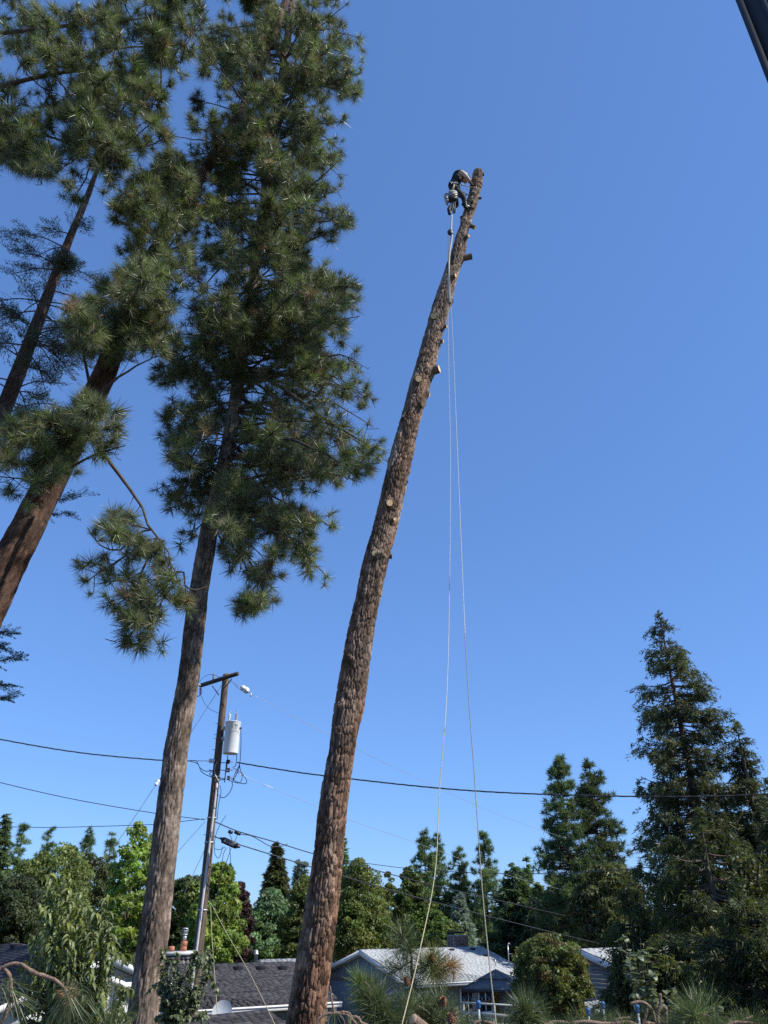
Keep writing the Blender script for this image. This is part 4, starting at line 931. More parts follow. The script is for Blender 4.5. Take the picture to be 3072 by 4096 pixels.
# --- fir at far left: short-needled sprays on level boughs
def spray_geo(n, L, Wd, seed, colr, nl=.05, nw=.014, hang=0.0):
    rg = np.random.default_rng(seed); t = rg.uniform(0, 1, n); side = rg.choice([-1, 1], n); sl = rg.uniform(0, 1, n) * Wd * (1.05 - t) + .02
    P = np.stack([t * L, side * sl, -hang * sl * 1.2 + rg.normal(0, .012, n)], 1); D = unit(np.stack([rg.uniform(.2, 1, n), side * rg.uniform(.2, 1, n), rg.normal(-hang, .45, n)], 1))
    S = unit(np.cross(D, unit(rg.normal(size=(n, 3))))); k = rg.uniform(0, 1, n)[:, None]; C = np.asarray(colr[0]) * (1 - k) + np.asarray(colr[1]) * k
    ln = nl * rg.uniform(.6, 1.3, n)[:, None]
    V = np.stack([P - S * nw / 2, P + S * nw / 2, P + D * ln], 1).reshape(-1, 3); return V, np.arange(3 * n).reshape(-1, 3), np.repeat(C, 3, 0)
pf = empty('fir_tree'); tag(pf, 'slender fir with bare lower limbs beside the leaning pine at left edge', 'fir tree')
rowsFir = [(1750, -30, 62), (1500, 70, 56), (1300, 146, 46), (1100, 222, 36), (950, 280, 28), (780, 352, 22), (690, 385, 16), (560, 430, 12), (400, 490, 7)]
CI, RI = px_line(rowsFir, 20.0, 0.5)
bark_trunk('trunk', pf, CI, RI, 44, 320, 33, ramp_dark, amp=.015, plate=(.06, .11), lump=.01)
rg = np.random.default_rng(9); FS = [spray_geo(90, .55, .2, 300 + k, ((.035, .05, .022), (.085, .095, .042)), .06, .022, .15) for k in range(4)]
bulk = MB(); polyFir = [(-80, 880), (110, 760), (330, 800), (460, 900), (560, 1000), (620, 1150), (600, 1300), (520, 1420), (340, 1480), (200, 1530), (150, 1650), (-80, 1680)]
for k in range(62):
    z = rg.uniform(18.0, 28.5); p0 = np.array([np.interp(z, CI[:, 2], CI[:, c]) for c in range(3)])
    az = rg.uniform(0, 2 * math.pi); ln = rg.uniform(1.2, 3.2) * (1.1 - .5 * (z - 18.5) / 10)
    d = np.array([math.cos(az), math.sin(az) * .8, rg.uniform(-.12, .12)]); e = p0 + d * ln - UP * .18 * ln; m = p0 + d * ln * .5 + UP * .05
    C_ = spline([p0, m, e], 9); mb = MB(); add_tube(mb, C_, np.linspace(.03, .008, 9), 5, cap=False)
    bare = rg.random() < .22
    for _ in range(rg.integers(13, 20)):
        s = rg.uniform(.3, 1); x = s * 7.99; i0 = int(x); p = C_[i0] + (C_[i0 + 1] - C_[i0]) * (x - i0); dd = unit(d + rg.normal(0, .6, 3) * np.array([1, 1, .35])); l = rg.uniform(.25, .6)
        add_tube(mb, [p, p + dd * l * .5, p + dd * l - UP * .05], [.008, .006, .004], 4, cap=False)
        if not bare and inside(polyFir, proj(p + dd * l * .5)):
            V, Fc, C = FS[rg.integers(4)]; Rm = np.stack([dd, unit(np.cross(UP, dd)), unit(np.cross(dd, np.cross(UP, dd)))], 1)
            bulk.add(V * rg.uniform(.8, 1.2) @ Rm.T + p + dd * l * .2, Fc, C * rg.uniform(.7, 1.3) * (np.array([1.9, 1.15, .8]) if rg.random() < .1 else 1))
    mb.build('limb', M['twig'], pf, colour=False)
# lower boughs reaching past the leaning pine and at the left frame edge
for pts in ([(190, 2010, 20.5), (270, 1990, 20.3), (345, 1968, 20.2)], [(170, 2040, 20.6), (220, 2060, 20.4), (268, 2046, 20.3)], [(-60, 2520, 19.5), (0, 2530, 19.4), (38, 2520, 19.3)], [(-60, 2650, 19.5), (20, 2640, 19.4), (92, 2612, 19.2)], [(-60, 2720, 19.5), (10, 2740, 19.4), (44, 2735, 19.2)], [(-60, 2790, 19.5), (0, 2790, 19.4), (14, 2790, 19.3)], [(-60, 2570, 19.5), (20, 2590, 19.4)]):
    C_ = spline([at(*p) for p in pts], 7); mb = MB(); add_tube(mb, C_, np.linspace(.02, .006, 7), 5, cap=False); mb.build('limb', M['twig'], pf, colour=False)
    for _ in range(13):
        x = rg.uniform(.8, 5.99); i0 = int(x); p = C_[i0] + (C_[i0 + 1] - C_[i0]) * (x - i0); dd = unit(unit(C_[-1] - C_[0]) + rg.normal(0, .45, 3) * np.array([1, 1, .5])); V, Fc, C = FS[rg.integers(4)]
        Rm = np.stack([dd, unit(np.cross(UP, dd)), unit(np.cross(dd, np.cross(UP, dd)))], 1); bulk.add(V * rg.uniform(.6, .95) @ Rm.T + p, Fc, C * rg.uniform(.8, 1.3))
o = bulk.build('needle_foliage', M['needle'], pf); o['kind'] = 'stuff'
# ------------------------------------------------------------------ background trees
def rhombs(P, D, S, L, Wd, C):
    """leaf quads: base, sides, tip"""
    n = len(P); L = L[:, None]; Wd = Wd[:, None]
    V = np.stack([P, P + D * L * .5 + S * Wd * .5, P + D * L, P + D * L * .5 - S * Wd * .5], 1).reshape(-1, 3)
    return V, np.arange(4 * n).reshape(-1, 4), np.repeat(C, 4, 0)
def tris(P, D, S, L, Wd, C):
    n = len(P); L = L[:, None]; Wd = Wd[:, None]
    V = np.stack([P - S * Wd * .5, P + S * Wd * .5, P + D * L], 1).reshape(-1, 3)
    return V, np.arange(3 * n).reshape(-1, 3), np.repeat(C, 3, 0)
def prof_fn(kind):
    return {'round': lambda t: np.sqrt(np.maximum(1 - (2 * t - 1) ** 2, 0)) ** .9,
            'egg': lambda t: np.minimum(1, (t + .02) * 4) ** .5 * np.maximum(1 - t, 0) ** .55 * 1.12,
            'column': lambda t: np.minimum(1, t * 5) ** .5 * np.maximum(1 - t ** 3, 0) ** .6,
            'cone': lambda t: np.maximum(1 - t, 0) ** .85 + .02,
            'spire': lambda t: np.maximum(1 - t, 0) ** 1.1 + .015,
            'pine': lambda t: np.minimum(1, t * 3 + .35) * np.maximum(1 - t, 0) ** .6 + .02,
            'wide': lambda t: np.maximum(1 - t, 0) ** .62 + .01,
            'bush': lambda t: np.sqrt(np.maximum(1 - t ** 2, 0))}[kind]
def broadleaf(name, label, px, top, bot, hw, Y, colr, kind='round', n=190, per=70, leaf=.26, seed=1, group=None, cat='tree', trunk=True, csize=.75, hollow=.45, depth=1.0, droop=0.0, lean=0.0, base=None, mat='far_leaf', warm=None, zb=None):
    rg = np.random.default_rng(seed); root = empty(name); tag(root, label, cat, group)
    zt = at(px, top, Y)[2]; z0 = at(px, bot, Y)[2]; x0 = at(px, (top + bot) / 2, Y)[0]; R = hw / ppm(px, (top + bot) / 2, Y)
    if zb is not None: z0 = zb
    H = zt - z0; pf_ = prof_fn(kind); mb = MB()
    t = rg.uniform(0, 1, n * 4); acc = rg.uniform(0, 1, n * 4) < np.clip(pf_(t), .12, 1); t = t[acc][:n]
    az = rg.uniform(0, 2 * math.pi, len(t)); rho = pf_(t) * R * (hollow + (1 - hollow) * np.sqrt(rg.uniform(0, 1, len(t)))) * (1 + .14 * np.sin(3 * az + seed) + .10 * np.sin(5 * az + t * 9))
    Cn = np.stack([x0 + rho * np.cos(az) + lean * (t - .5) * R, Y + rho * np.sin(az) * depth, z0 + t * H], 1)
    cs = csize * rg.uniform(.6, 1.25, len(t)) * np.clip(R / 3, .35, 1.3)
    c0 = np.asarray(colr[0]); c1 = np.asarray(colr[1])
    for k in range(len(t)):
        m = per; dv = unit(rg.normal(size=(m, 3)) + np.array([0, 0, .35])); rr = cs[k] * rg.uniform(.55, 1.0, m) ** .6
        P = Cn[k] + dv * rr[:, None] * np.array([1, 1, .72]); N_ = unit(dv + .7 * rg.normal(size=(m, 3)))
        D = unit(np.cross(N_, rg.normal(size=(m, 3))) - UP * (.25 + droop)); S = unit(np.cross(N_, D))
        kk = np.clip(rg.normal(.5, .22, m) + rg.normal(0, .0), 0, 1)[:, None] * .7 + .3 * rg.uniform(0, 1)
        C = (c0 * (1 - kk) + c1 * kk) * rg.uniform(.8, 1.4) * np.array([rg.uniform(.9, 1.15), 1, rg.uniform(.8, 1.1)])
        if warm is not None and rg.random() < warm[1]: C = C * .4 + np.asarray(warm[0]) * .6
        lf = leaf * rg.uniform(.5, 1.3, m) * rg.uniform(.8, 1.15)
        mb.add(*(rhombs(P, D, S, lf, lf * .62, C) if Y < 40 else tris(P - D * lf[:, None] * .35, D, S, lf * 1.15, lf * .85, C)))
    o = mb.build('crown', M[mat], root); o['kind'] = 'stuff'
    if trunk:
        tb = MB(); gzb = float(ground_z(np.array(x0), np.array(Y)))
        zc = z0 + .62 * H; tr = max(.07, R * .055); add_tube(tb, spline([(x0, Y, gzb - .1), (x0 + .05 * R, Y, (gzb + zc) / 2), (x0 + lean * .1, Y, zc)], 8), np.linspace(tr, tr * .35, 8), 8, cap=False)
        tb.build('trunk', M['far_trunk'], root, colour=False)
        for k in rg.choice(len(t), min(14, len(t)), replace=False):
            zz = z0 + .1 * H + .45 * max(0, Cn[k][2] - z0); lb = MB(); p0 = np.array([x0, Y, max(min(zz, zc), gzb + .3)])
            add_tube(lb, spline([p0, (p0 + Cn[k]) / 2 + UP * .1 * R, Cn[k]], 6), np.linspace(tr * .4, .012, 6), 5, cap=False); lb.build('limb', M['far_trunk'], root, colour=False)
    return root
def conifer(name, label, px, top, bot, hw, Y, colr, style='pine', n=150, per=34, seed=1, size=1.0, group=None, lean=0.0, gap=0.0, mat='far_leaf', kind=None, cat='tree', zb=None, trunk_r=None):
    rg = np.random.default_rng(seed); root = empty(name); tag(root, label, cat, group)
    T = at(px, top, Y); zt = T[2]; x0 = T[0]; R = hw / ppm(px, (top + bot) / 2, Y); z0 = at(px, bot, Y)[2] if zb is None else zb
    H = zt - z0; pf_ = prof_fn(kind or {'pine': 'wide', 'spruce': 'cone', 'fir': 'spire', 'cedar': 'cone'}[style]); mb = MB(); wood = []
    gzb = float(ground_z(np.array(x0), np.array(Y))); c0 = np.asarray(colr[0]); c1 = np.asarray(colr[1])
    for k in range(n):
        t = 1 - rg.uniform(0, 1) ** .62 if style != 'pine' else 1 - rg.uniform(0, 1) ** .8
        az = rg.uniform(0, 2 * math.pi); r = pf_(np.array(t)) * R * rg.uniform(.72, 1.12)
        z = z0 + t * H; b = np.array([x0 + lean * (1 - t), Y, z]); out = np.array([math.cos(az), math.sin(az), 0])
        cc = (c0 + (c1 - c0) * rg.uniform(.1, .9)) * rg.uniform(.8, 1.2)
        if style == 'pine':
            e = b + out * r + UP * (.28 * r * (t - .25) + rg.normal(0, .15)); nt_ = max(2, int(2 + r * 1.6))
            for q in range(nt_):
                s = rg.uniform(.35, 1); p = b + (e - b) * s + rg.normal(0, .2, 3) * np.array([1, 1, .6]) * (.4 + .4 * r / R); m = per
                D = unit(rg.normal(size=(m, 3)) + out * .25 + UP * .45); S = unit(np.cross(D, rg.normal(size=(m, 3)))); L = .34 * size * rg.uniform(.6, 1.1, m)
                mb.add(*tris(np.tile(p, (m, 1)) + D * .03, D, S, L, np.full(m, .040 * size), np.tile(cc, (m, 1)) * rg.uniform(.75, 1.25, (m, 1))))
        else:
            dr = {'spruce': -.22, 'fir': -.05, 'cedar': -.3}[style]
            e = b + out * r + UP * (dr * r + (.12 * r if style == 'spruce' else 0)); m = int(per * (.5 + 1.2 * r / R)); s = rg.uniform(.12, 1, m) ** .8
            side = np.cross(UP, out); lat = rg.normal(0, 1, m) * .20 * (r * .5 + .3) * (1.1 - s * .7)
            sag = -.22 * r * np.sin(s * math.pi) * .4
            P = b + (e - b) * s[:, None] + side * lat[:, None] + UP * (sag - .35 * np.abs(lat) * (1 if style != 'fir' else .3))[:, None] + rg.normal(0, .05, (m, 3))
            if style == 'cedar': D = unit(out * .45 + rg.normal(0, .35, (m, 3)) - UP * 1.0)
            elif style == 'spruce': D = unit(out * .9 + side * np.sign(lat)[:, None] * .6 + rg.normal(0, .4, (m, 3)) - UP * .35)
            else: D = unit(out * .9 + side * np.sign(lat)[:, None] * .8 + rg.normal(0, .35, (m, 3)) + UP * .05)
            S = unit(np.cross(D, rg.normal(size=(m, 3)))); L = .34 * size * rg.uniform(.6, 1.2, m)
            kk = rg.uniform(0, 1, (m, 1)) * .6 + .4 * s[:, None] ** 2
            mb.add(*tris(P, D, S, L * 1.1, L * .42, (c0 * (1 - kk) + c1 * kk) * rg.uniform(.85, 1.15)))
        wood.append((b, (b + e) / 2 - UP * .04 * r, e))
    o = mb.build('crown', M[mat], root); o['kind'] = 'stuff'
    tr = trunk_r or max(.08, R * .06); tb = MB(); add_tube(tb, [(x0 + lean * 1.1, Y, gzb - .1), (x0 + lean * .5, Y, (gzb + zt) / 2), (x0, Y, zt - .1)], [tr, tr * .6, .02], 8, cap=False); tb.build('trunk', M['far_trunk'], root, colour=False)
    lb = MB()
    for a, m_, e in wood: add_tube(lb, [a, m_, a + (e - a) * .85], [.03 * size + .01, .02 * size, .006], 4, cap=False)
    o = lb.build('branchwork', M['far_trunk'], root, colour=False); o['kind'] = 'stuff'
    return root
PINE = ((0.0787, 0.1348, 0.0584), (0.1910, 0.2585, 0.1012)); DARKPINE = ((0.0629, 0.1012, 0.0494), (0.1462, 0.1978, 0.0854)); SPRUCE = ((0.0719, 0.1124, 0.0584), (0.1685, 0.2203, 0.1124)); BLUE = ((0.1359, 0.1812, 0.1595), (0.2719, 0.3352, 0.3081))
OLIVE = ((0.1044, 0.1478, 0.0436), (0.2284, 0.2827, 0.0913)); MID = ((.08, .115, .03), (.19, .22, .066)); BRIGHT = ((.115, .18, .03), (.29, .385, .085)); COOL = ((0.0762, 0.1415, 0.0696), (0.1848, 0.2718, 0.1304)); PURPLE = ((.0319, .0145, .0174), (.0798, .0406, .0406)); DARK = ((0.0363, 0.0599, 0.0254), (0.0997, 0.1359, 0.0507))
g1 = 'conifers on the skyline'; g2 = 'broadleaf trees behind the houses'
# far-off wood that closes the gaps
rg = np.random.default_rng(3); mb = MB()
for k in range(330):
    x = rg.uniform(-75, 75); y = rg.uniform(105, 150); h = rg.uniform(4.2, 6.2) + (1.2 if x > 12 else 0); r = rg.uniform(1.6, 2.8); m = 90
    dv = unit(rg.normal(size=(m, 3)) + UP * .3); dv[:, 2] = np.abs(dv[:, 2]) * 1.0; P = np.array([x, y, 0]) + dv * np.array([r, r, h * rg.uniform(.85, 1)]) * rg.uniform(.7, 1, (m, 1))
    D = unit(np.cross(dv, rg.normal(size=(m, 3))) - UP * .3); S = unit(np.cross(unit(dv + .6 * rg.normal(size=(m, 3))), D)); L = rg.uniform(.5, 1.0, m); c = np.array([.045, .066, .032]) * rg.uniform(.6, 1.3)
    mb.add(*rhombs(P, D, S, L, L * .6, np.tile(c, (m, 1)) * rg.uniform(.7, 1.3, (m, 1))))
o = mb.build('far_wood', M['far_leaf']); tag(o, 'far-off belt of dark woodland behind all the trees', 'woodland', kind='stuff')
# left side
conifer('spruce_tree', 'dark spruce cut by the left edge of the picture', 22, 3255, 3800, 120, 62, SPRUCE, 'spruce', 260, 60, 401, 1.3, g1)
conifer('pine_tree', 'narrow pine top just right of the spruce at left edge', 102, 3288, 3700, 80, 70, PINE, 'pine', 99, 31, 402, 1.15, g1)
conifer('pine_tree', 'small ragged pine top second from the spruce at left edge', 203, 3303, 3700, 67, 72, PINE, 'pine', 78, 31, 403, 1.15, g1)
conifer('pine_tree', 'pointed full pine top above the olive trees, left of the yellow-green tree', 363, 3318, 3700, 70, 70, PINE, 'pine', 125, 31, 404, 1.15, g1)
conifer('pine_tree', 'pine top half hidden behind the yellow-green tree', 450, 3330, 3700, 72, 75, PINE, 'pine', 91, 31, 405, 1.15, g1)
broadleaf('broadleaf_tree', 'wide feathery olive-green tree behind the peach tree', 195, 3395, 3850, 145, 52, OLIVE, 'round', 300, 106, .15, 411, g2, droop=.3)
broadleaf('broadleaf_tree', 'darker olive tree between the feathery tree and the yellow-green tree', 335, 3425, 3850, 110, 55, ((.04, .055, .02), (.085, .10, .04)), 'round', 230, 106, .15, 412, g2, droop=.3)
broadleaf('broadleaf_tree', 'dense dark tree in the left corner above the charcoal roof', 40, 3520, 3860, 130, 45, ((.035, .05, .022), (.075, .095, .04)), 'round', 220, 106, .15, 413, g2)
broadleaf('broadleaf_tree', 'tall bright yellow-green tree left of the straight pine trunk', 520, 3292, 3850, 115, 46, BRIGHT, 'egg', 150, 80, .19, 414, g2, csize=.62, hollow=.25)
broadleaf('broadleaf_tree', 'second bright green crown behind the straight pine trunk', 590, 3310, 3800, 75, 48, BRIGHT, 'egg', 110, 80, .19, 415, g2, csize=.6, hollow=.25)
# between the pine and the bare trunk
broadleaf('broadleaf_tree', 'dark shaded tree right behind the straight pine trunk', 735, 3505, 3850, 80, 50, DARK, 'round', 150, 106, .15, 421, g2)
broadleaf('broadleaf_tree', 'pale lime tree top left of the utility pole', 770, 3535, 3700, 55, 47, MID, 'round', 90, 70, .2, 427, g2)
broadleaf('locust_tree', 'bright lime-green layered tree behind the utility pole', 860, 3440, 3880, 128, 41, BRIGHT, 'egg', 230, 90, .16, 422, g2, csize=.6, hollow=.25, droop=.2)
broadleaf('plum_tree', 'purple-leaved tree right of the utility pole', 945, 3535, 3850, 75, 47, PURPLE, 'egg', 170, 80, .17, 423, g2, csize=.6)
broadleaf('broadleaf_tree', 'small hazy far tree in the gap right of the purple tree', 975, 3590, 3760, 40, 95, COOL, 'egg', 60, 60, .4, 428, g2)
conifer('spruce_tree', 'large pointed spruce left of the bare trunk', 1112, 3368, 3750, 88, 66, ((.045, .055, .022), (.10, .105, .042)), 'spruce', 330, 60, 424, 1.15, g1)
conifer('spruce_tree', 'small twin spruce tip left of the bare trunk', 1195, 3432, 3720, 34, 80, BLUE, 'spruce', 120, 40, 425, 1.2, g1)
conifer('spruce_tree', 'small twin spruce tip touching the bare trunk', 1220, 3440, 3720, 34, 80, BLUE, 'spruce', 120, 40, 426, 1.2, g1)
broadleaf('broadleaf_tree', 'blue-green rounded tree in front of the large spruce', 1075, 3560, 3880, 105, 54, COOL, 'egg', 260, 106, .15, 429, g2)
broadleaf('broadleaf_tree', 'green tree with yellowing top behind the bare trunk', 1210, 3515, 3880, 100, 50, MID, 'egg', 230, 106, .15, 430, g2, warm=((.22, .18, .04), .06))
conifer('fir_tree', 'blue-green conifer peeping out right of the bare trunk', 1372, 3340, 3700, 62, 78, COOL, 'fir', 180, 50, 431, 1.2, g1)
# centre
broadleaf('maple_tree', 'broad sunlit maple right of the bare trunk', 1440, 3445, 3860, 135, 58, MID, 'egg', 360, 106, .15, 441, g2, csize=.7)
broadleaf('maple_tree', 'upright maple with tapering top left of the hanging ropes', 1640, 3462, 3860, 88, 60, ((.05, .085, .02), (.12, .16, .04)), 'egg', 240, 106, .15, 442, g2, csize=.65)
broadleaf('maple_tree', 'bright low maple crown behind the pine sprout', 1715, 3620, 3860, 95, 60, ((.06, .11, .022), (.13, .20, .045)), 'round', 220, 90, .18, 443, g2)
broadleaf('broadleaf_tree', 'dark gap-filling tree between the two upright maples', 1555, 3490, 3860, 60, 63, MID, 'egg', 130, 106, .15, 444, g2)
conifer('pine_tree', 'tall slim pine left of the hanging ropes', 1697, 3322, 3720, 93, 84, PINE, 'pine', 157, 33, 445, 1.35, g1)
conifer('pine_tree', 'tall slim pine right beside the yellow rope', 1747, 3332, 3720, 75, 86, PINE, 'pine', 125, 33, 446, 1.35, g1)
conifer('pine_tree', 'shorter pine between the two hanging ropes', 1833, 3395, 3740, 85, 84, PINE, 'pine', 141, 33, 447, 1.35, g1)
conifer('pine_tree', 'tall slim pine behind the right-hand rope', 1932, 3328, 3740, 93, 82, PINE, 'pine', 157, 33, 448, 1.35, g1)
conifer('spruce_tree', 'silvery blue spruce above the brick chimney', 1838, 3575, 3850, 75, 62, BLUE, 'spruce', 260, 60, 449, 1.0, g1)
broadleaf('broadleaf_tree', 'yellowish shrubby tree left of the brick chimney', 1790, 3690, 3860, 70, 57, OLIVE, 'round', 120, 80, .17, 450, g2)
conifer('fir_tree', 'broad dark fir mass right of the ropes', 2055, 3450, 3880, 150, 58, DARKPINE, 'spruce', 330, 60, 451, 1.0, g1, kind='wide')
conifer('fir_tree', 'dark fir filling the space behind the round bush', 2150, 3530, 3900, 120, 56, DARKPINE, 'spruce', 260, 60, 452, 1.0, g1)
conifer('spruce_tree', 'tiny pale spruce tip left of the twin pines', 2102, 3412, 3700, 40, 90, COOL, 'fir', 110, 40, 453, 1.3, g1)
conifer('pine_tree', 'left one of the twin tall pines right of centre', 2235, 3033, 3760, 162, 47, DARKPINE, 'pine', 275, 36, 454, 1.05, g1)
conifer('pine_tree', 'right one of the twin tall pines, next to the cedar', 2355, 3055, 3760, 182, 48, ((.042, .068, .030), (.10, .125, .055)), 'pine', 275, 36, 455, 1.05, g1)
broadleaf('broadleaf_tree', 'olive feathery tree between the twin pines and the cedar', 2450, 3470, 3850, 130, 42, ((.06, .07, .025), (.13, .14, .055)), 'round', 260, 90, .17, 456, g2, droop=.3)
broadleaf('broadleaf_tree', 'dull green thicket below the twin pines', 2290, 3560, 3860, 150, 52, ((.045, .05, .022), (.095, .10, .045)), 'round', 260, 90, .19, 457, g2, droop=.2)
broadleaf('round_bush', 'rounded bush turning red at one side in front of the lap-sided house', 2215, 3748, 4110, 150, 25.5, ((.075, .10, .03), (.20, .225, .075)), 'round', 420, 100, .085, 458, cat='bush', csize=.42, warm=((.16, .075, .04), .16))
# right-hand cedars
def cedar(label, px, top, bot, hw, Y, colr, n, per, seed, lean=0.0, size=1.0, kind='cone', zb=None, dark=1.0):
    """tall cedar: long boughs hung with narrow drooping sprays"""
    rg = np.random.default_rng(seed); root = empty('cedar_tree'); tag(root, label, 'cedar tree', 'cedars on the right'); T = at(px, top, Y); zt = T[2]; x0 = T[0]; R = hw / ppm(px, (top + bot) / 2, Y)
    z0 = at(px, bot, Y)[2] if zb is None else zb; H = zt - z0; pf_ = prof_fn(kind); mb = MB(); c0 = np.asarray(colr[0]); c1 = np.asarray(colr[1])
    gzb = float(ground_z(np.array(x0), np.array(Y)))
    for k in range(n):
        t = 1 - rg.uniform(0, 1) ** .6; az = rg.uniform(0, 2 * math.pi); r = float(pf_(np.array(t))) * R * rg.uniform(.6, 1.15) * (1 + .15 * math.sin(az * 3 + t * 7)); z = z0 + t * H
        b = np.array([x0 + lean * (1 - t), Y, z]); out = np.array([math.cos(az), math.sin(az), 0]); sd_ = np.cross(UP, out)
        e = b + out * r + UP * (.02 * r + .05); ctrl = b + out * r * .6 - UP * .20 * r
        lb = MB(); tt = np.linspace(0, 1, 6)[:, None]; Cv = b * (1 - tt) ** 2 + 2 * ctrl * tt * (1 - tt) + e * tt * tt
        add_tube(lb, Cv, np.linspace(.03, .008, 6), 4, cap=False); lb.build('limb', M['far_trunk'], root, colour=False)
        ns = max(4, int(per * (.35 + r / R)))
        tone = rg.uniform(.75, 1.2); warmk = rg.random() < .3
        for q in range(ns):
            s = rg.uniform(.15, 1.0) ** .7; p = b * (1 - s) ** 2 + 2 * ctrl * s * (1 - s) + e * s * s + sd_ * rg.normal(0, .16) * (.3 + r * .3)
            hl = rg.uniform(.18, .5) * size * (.7 + .4 * s); m = 20; u = rg.uniform(0, 1, m); dv = unit(out * rg.uniform(.2, 1.1) + sd_ * rg.normal(0, .55) - UP * rg.uniform(.3, 1.0))
            P = p + dv * (u * hl)[:, None] + rg.normal(0, .035, (m, 3)); sgn = rg.choice([-1, 1], m)[:, None]; lat = unit(np.cross(dv, rg.normal(size=3)))
            D = unit(dv * 1.0 + lat * sgn * .8 + rg.normal(0, .25, (m, 3))); S = unit(np.cross(D, rg.normal(size=(m, 3)))); L = .115 * size * rg.uniform(.6, 1.3, m)
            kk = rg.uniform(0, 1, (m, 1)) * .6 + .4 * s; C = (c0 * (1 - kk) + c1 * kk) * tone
            if warmk: C = C * np.array([1.12, 1.04, .85])
            mb.add(*tris(P, D, S, L * 1.15, L * .32, C))
    for q in range(46):                                      # thin leader
        u = rg.uniform(0, 1) ** 1.3; p = np.array([x0, Y, zt + .25 - u * 1.5]); m = 14; out = unit(rg.normal(size=3) * np.array([1, 1, .2])); rr = .10 + .42 * u
        P = p + out * rg.uniform(0, rr, m)[:, None] + rg.normal(0, .03, (m, 3)); D = unit(out * .8 + rg.normal(0, .4, (m, 3)) + UP * rg.uniform(-.5, .6)); S = unit(np.cross(D, rg.normal(size=(m, 3)))); L = .13 * size * rg.uniform(.6, 1.2, m)
        mb.add(*tris(P, D, S, L, L * .34, np.tile((c0 + c1) * .55, (m, 1)) * rg.uniform(.7, 1.2, (m, 1))))
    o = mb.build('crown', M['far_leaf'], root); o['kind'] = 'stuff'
    tb = MB(); add_tube(tb, [(x0 + lean * 1.05, Y, gzb - .1), (x0 + lean * .5, Y, (gzb + zt) / 2), (x0, Y, zt - .2)], [.28, .17, .02], 10, cap=False); tb.build('trunk', M['far_trunk'], root, colour=False)
    return root
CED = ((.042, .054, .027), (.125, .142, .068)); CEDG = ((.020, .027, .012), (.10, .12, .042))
cedar('tall pointed cedar with drooping sprays at right', 2640, 2475, 3700, 275, 28.0, CED, 400, 15, 501, lean=.2, kind='wide')
cedar('shorter cedar top leaning out right of the tall cedar', 2945, 2905, 3700, 135, 27.0, CED, 190, 13, 502, lean=.0, kind='wide')
cedar('cedar cut by the right edge below the tall one', 3080, 3150, 3900, 180, 24.0, CED, 170, 14, 503)
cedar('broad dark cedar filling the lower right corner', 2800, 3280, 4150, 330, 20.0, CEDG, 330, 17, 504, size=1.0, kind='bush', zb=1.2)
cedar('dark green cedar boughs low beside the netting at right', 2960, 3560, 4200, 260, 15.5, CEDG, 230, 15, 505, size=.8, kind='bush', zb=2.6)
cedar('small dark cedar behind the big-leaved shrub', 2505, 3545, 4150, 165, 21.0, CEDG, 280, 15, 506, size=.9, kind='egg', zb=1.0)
broadleaf('broadleaf_tree', 'glossy-leaved tree patch at the right edge among the cedars', 3030, 3430, 3720, 70, 17, ((.05, .06, .015), (.15, .16, .05)), 'round', 90, 50, .09, 507, g2, csize=.5)
# ------------------------------------------------------------------ utility pole
YP = 28.5
pole = empty('utility_pole'); tag(pole, 'weathered wooden utility pole with crossarm and grey conduit behind the pines', 'utility pole')
top = at(904, 2697, YP); bot = at(762, 4130, YP); d = unit(bot - top); gnd = bot + d * ((bot[2] - 0) / -d[2] if d[2] < 0 else 0)
rgp = np.random.default_rng(4); Pp = np.linspace(gnd, top, 60); mb = MB(); n = 20; th = np.arange(n) * 2 * math.pi / n; V = []
for q, p in enumerate(Pp):
    r = .185 - .065 * q / 59
    V.append(p + np.stack([np.cos(th), np.sin(th), 0 * th], 1) * (r * (1 + .035 * np.sin(th * 5 + q * .13) + .02 * rgp.normal(size=n)))[:, None])
V[-1] = V[-1] + np.array([0, 0, .03]) * np.cos(th)[:, None]
i = np.arange(59)[:, None]; j = np.arange(n)[None, :]; mb.add(np.concatenate(V), np.stack([i * n + j, i * n + (j + 1) % n, (i + 1) * n + (j + 1) % n, (i + 1) * n + j], -1).reshape(-1, 4))
mb.Fs.setdefault(n, []).append((np.arange(n) + 59 * n)[None, :]); mb.MI.setdefault(n, []).append(np.array([0]))
mb.build('shaft', M['pole'], pole, colour=False)
def on_pole(py, dx=0, dy=0):
    px = np.interp(py, [2697, 4130], [904, 762]); p = at(px, py, YP); return p + np.array([dx, dy, 0])
za = at(893, 2722, YP)[2]; a0 = atz(816, 2746, za); a1 = atz(966, 2698, za); axc = unit(a1 - a0); fwd = np.array([axc[1], -axc[0], 0]); 
if fwd[1] > 0: fwd = -fwd
off = fwd * .17
mb = MB(); add_box(mb, (a0 + a1) / 2 + off, (np.linalg.norm(a1 - a0), .10, .13), np.stack([axc, np.cross(UP, axc), UP], 1)); arm = mb.build('crossarm', M['arm'], pole, colour=False)
for px_, py_, qx, qy in ((858, 2746, 884, 2782), (936, 2718, 914, 2746)):
    mb = MB(); add_tube(mb, [atz(px_, py_, za - .05) + off * .6, at(qx, qy, YP) + off * .6], .02, 6); mb.build('brace', M['arm'], pole, colour=False)
def sheds(k): 
    pr = [(0, .02)]
    for q in range(k): t = (q + .5) / k; pr += [(t - .3 / k, .03), (t, .055), (t + .3 / k, .03)]
    return pr + [(1, .02)]
def pin_insul(A, B, mat='porcelain', s=1.0, k=4, par=arm): 
    mb = MB(); add_lathe(mb, A, B, [(t, r * s) for t, r in sheds(k)], 14); return mb.build('insulator', M[mat], par, smooth=True, colour=False)
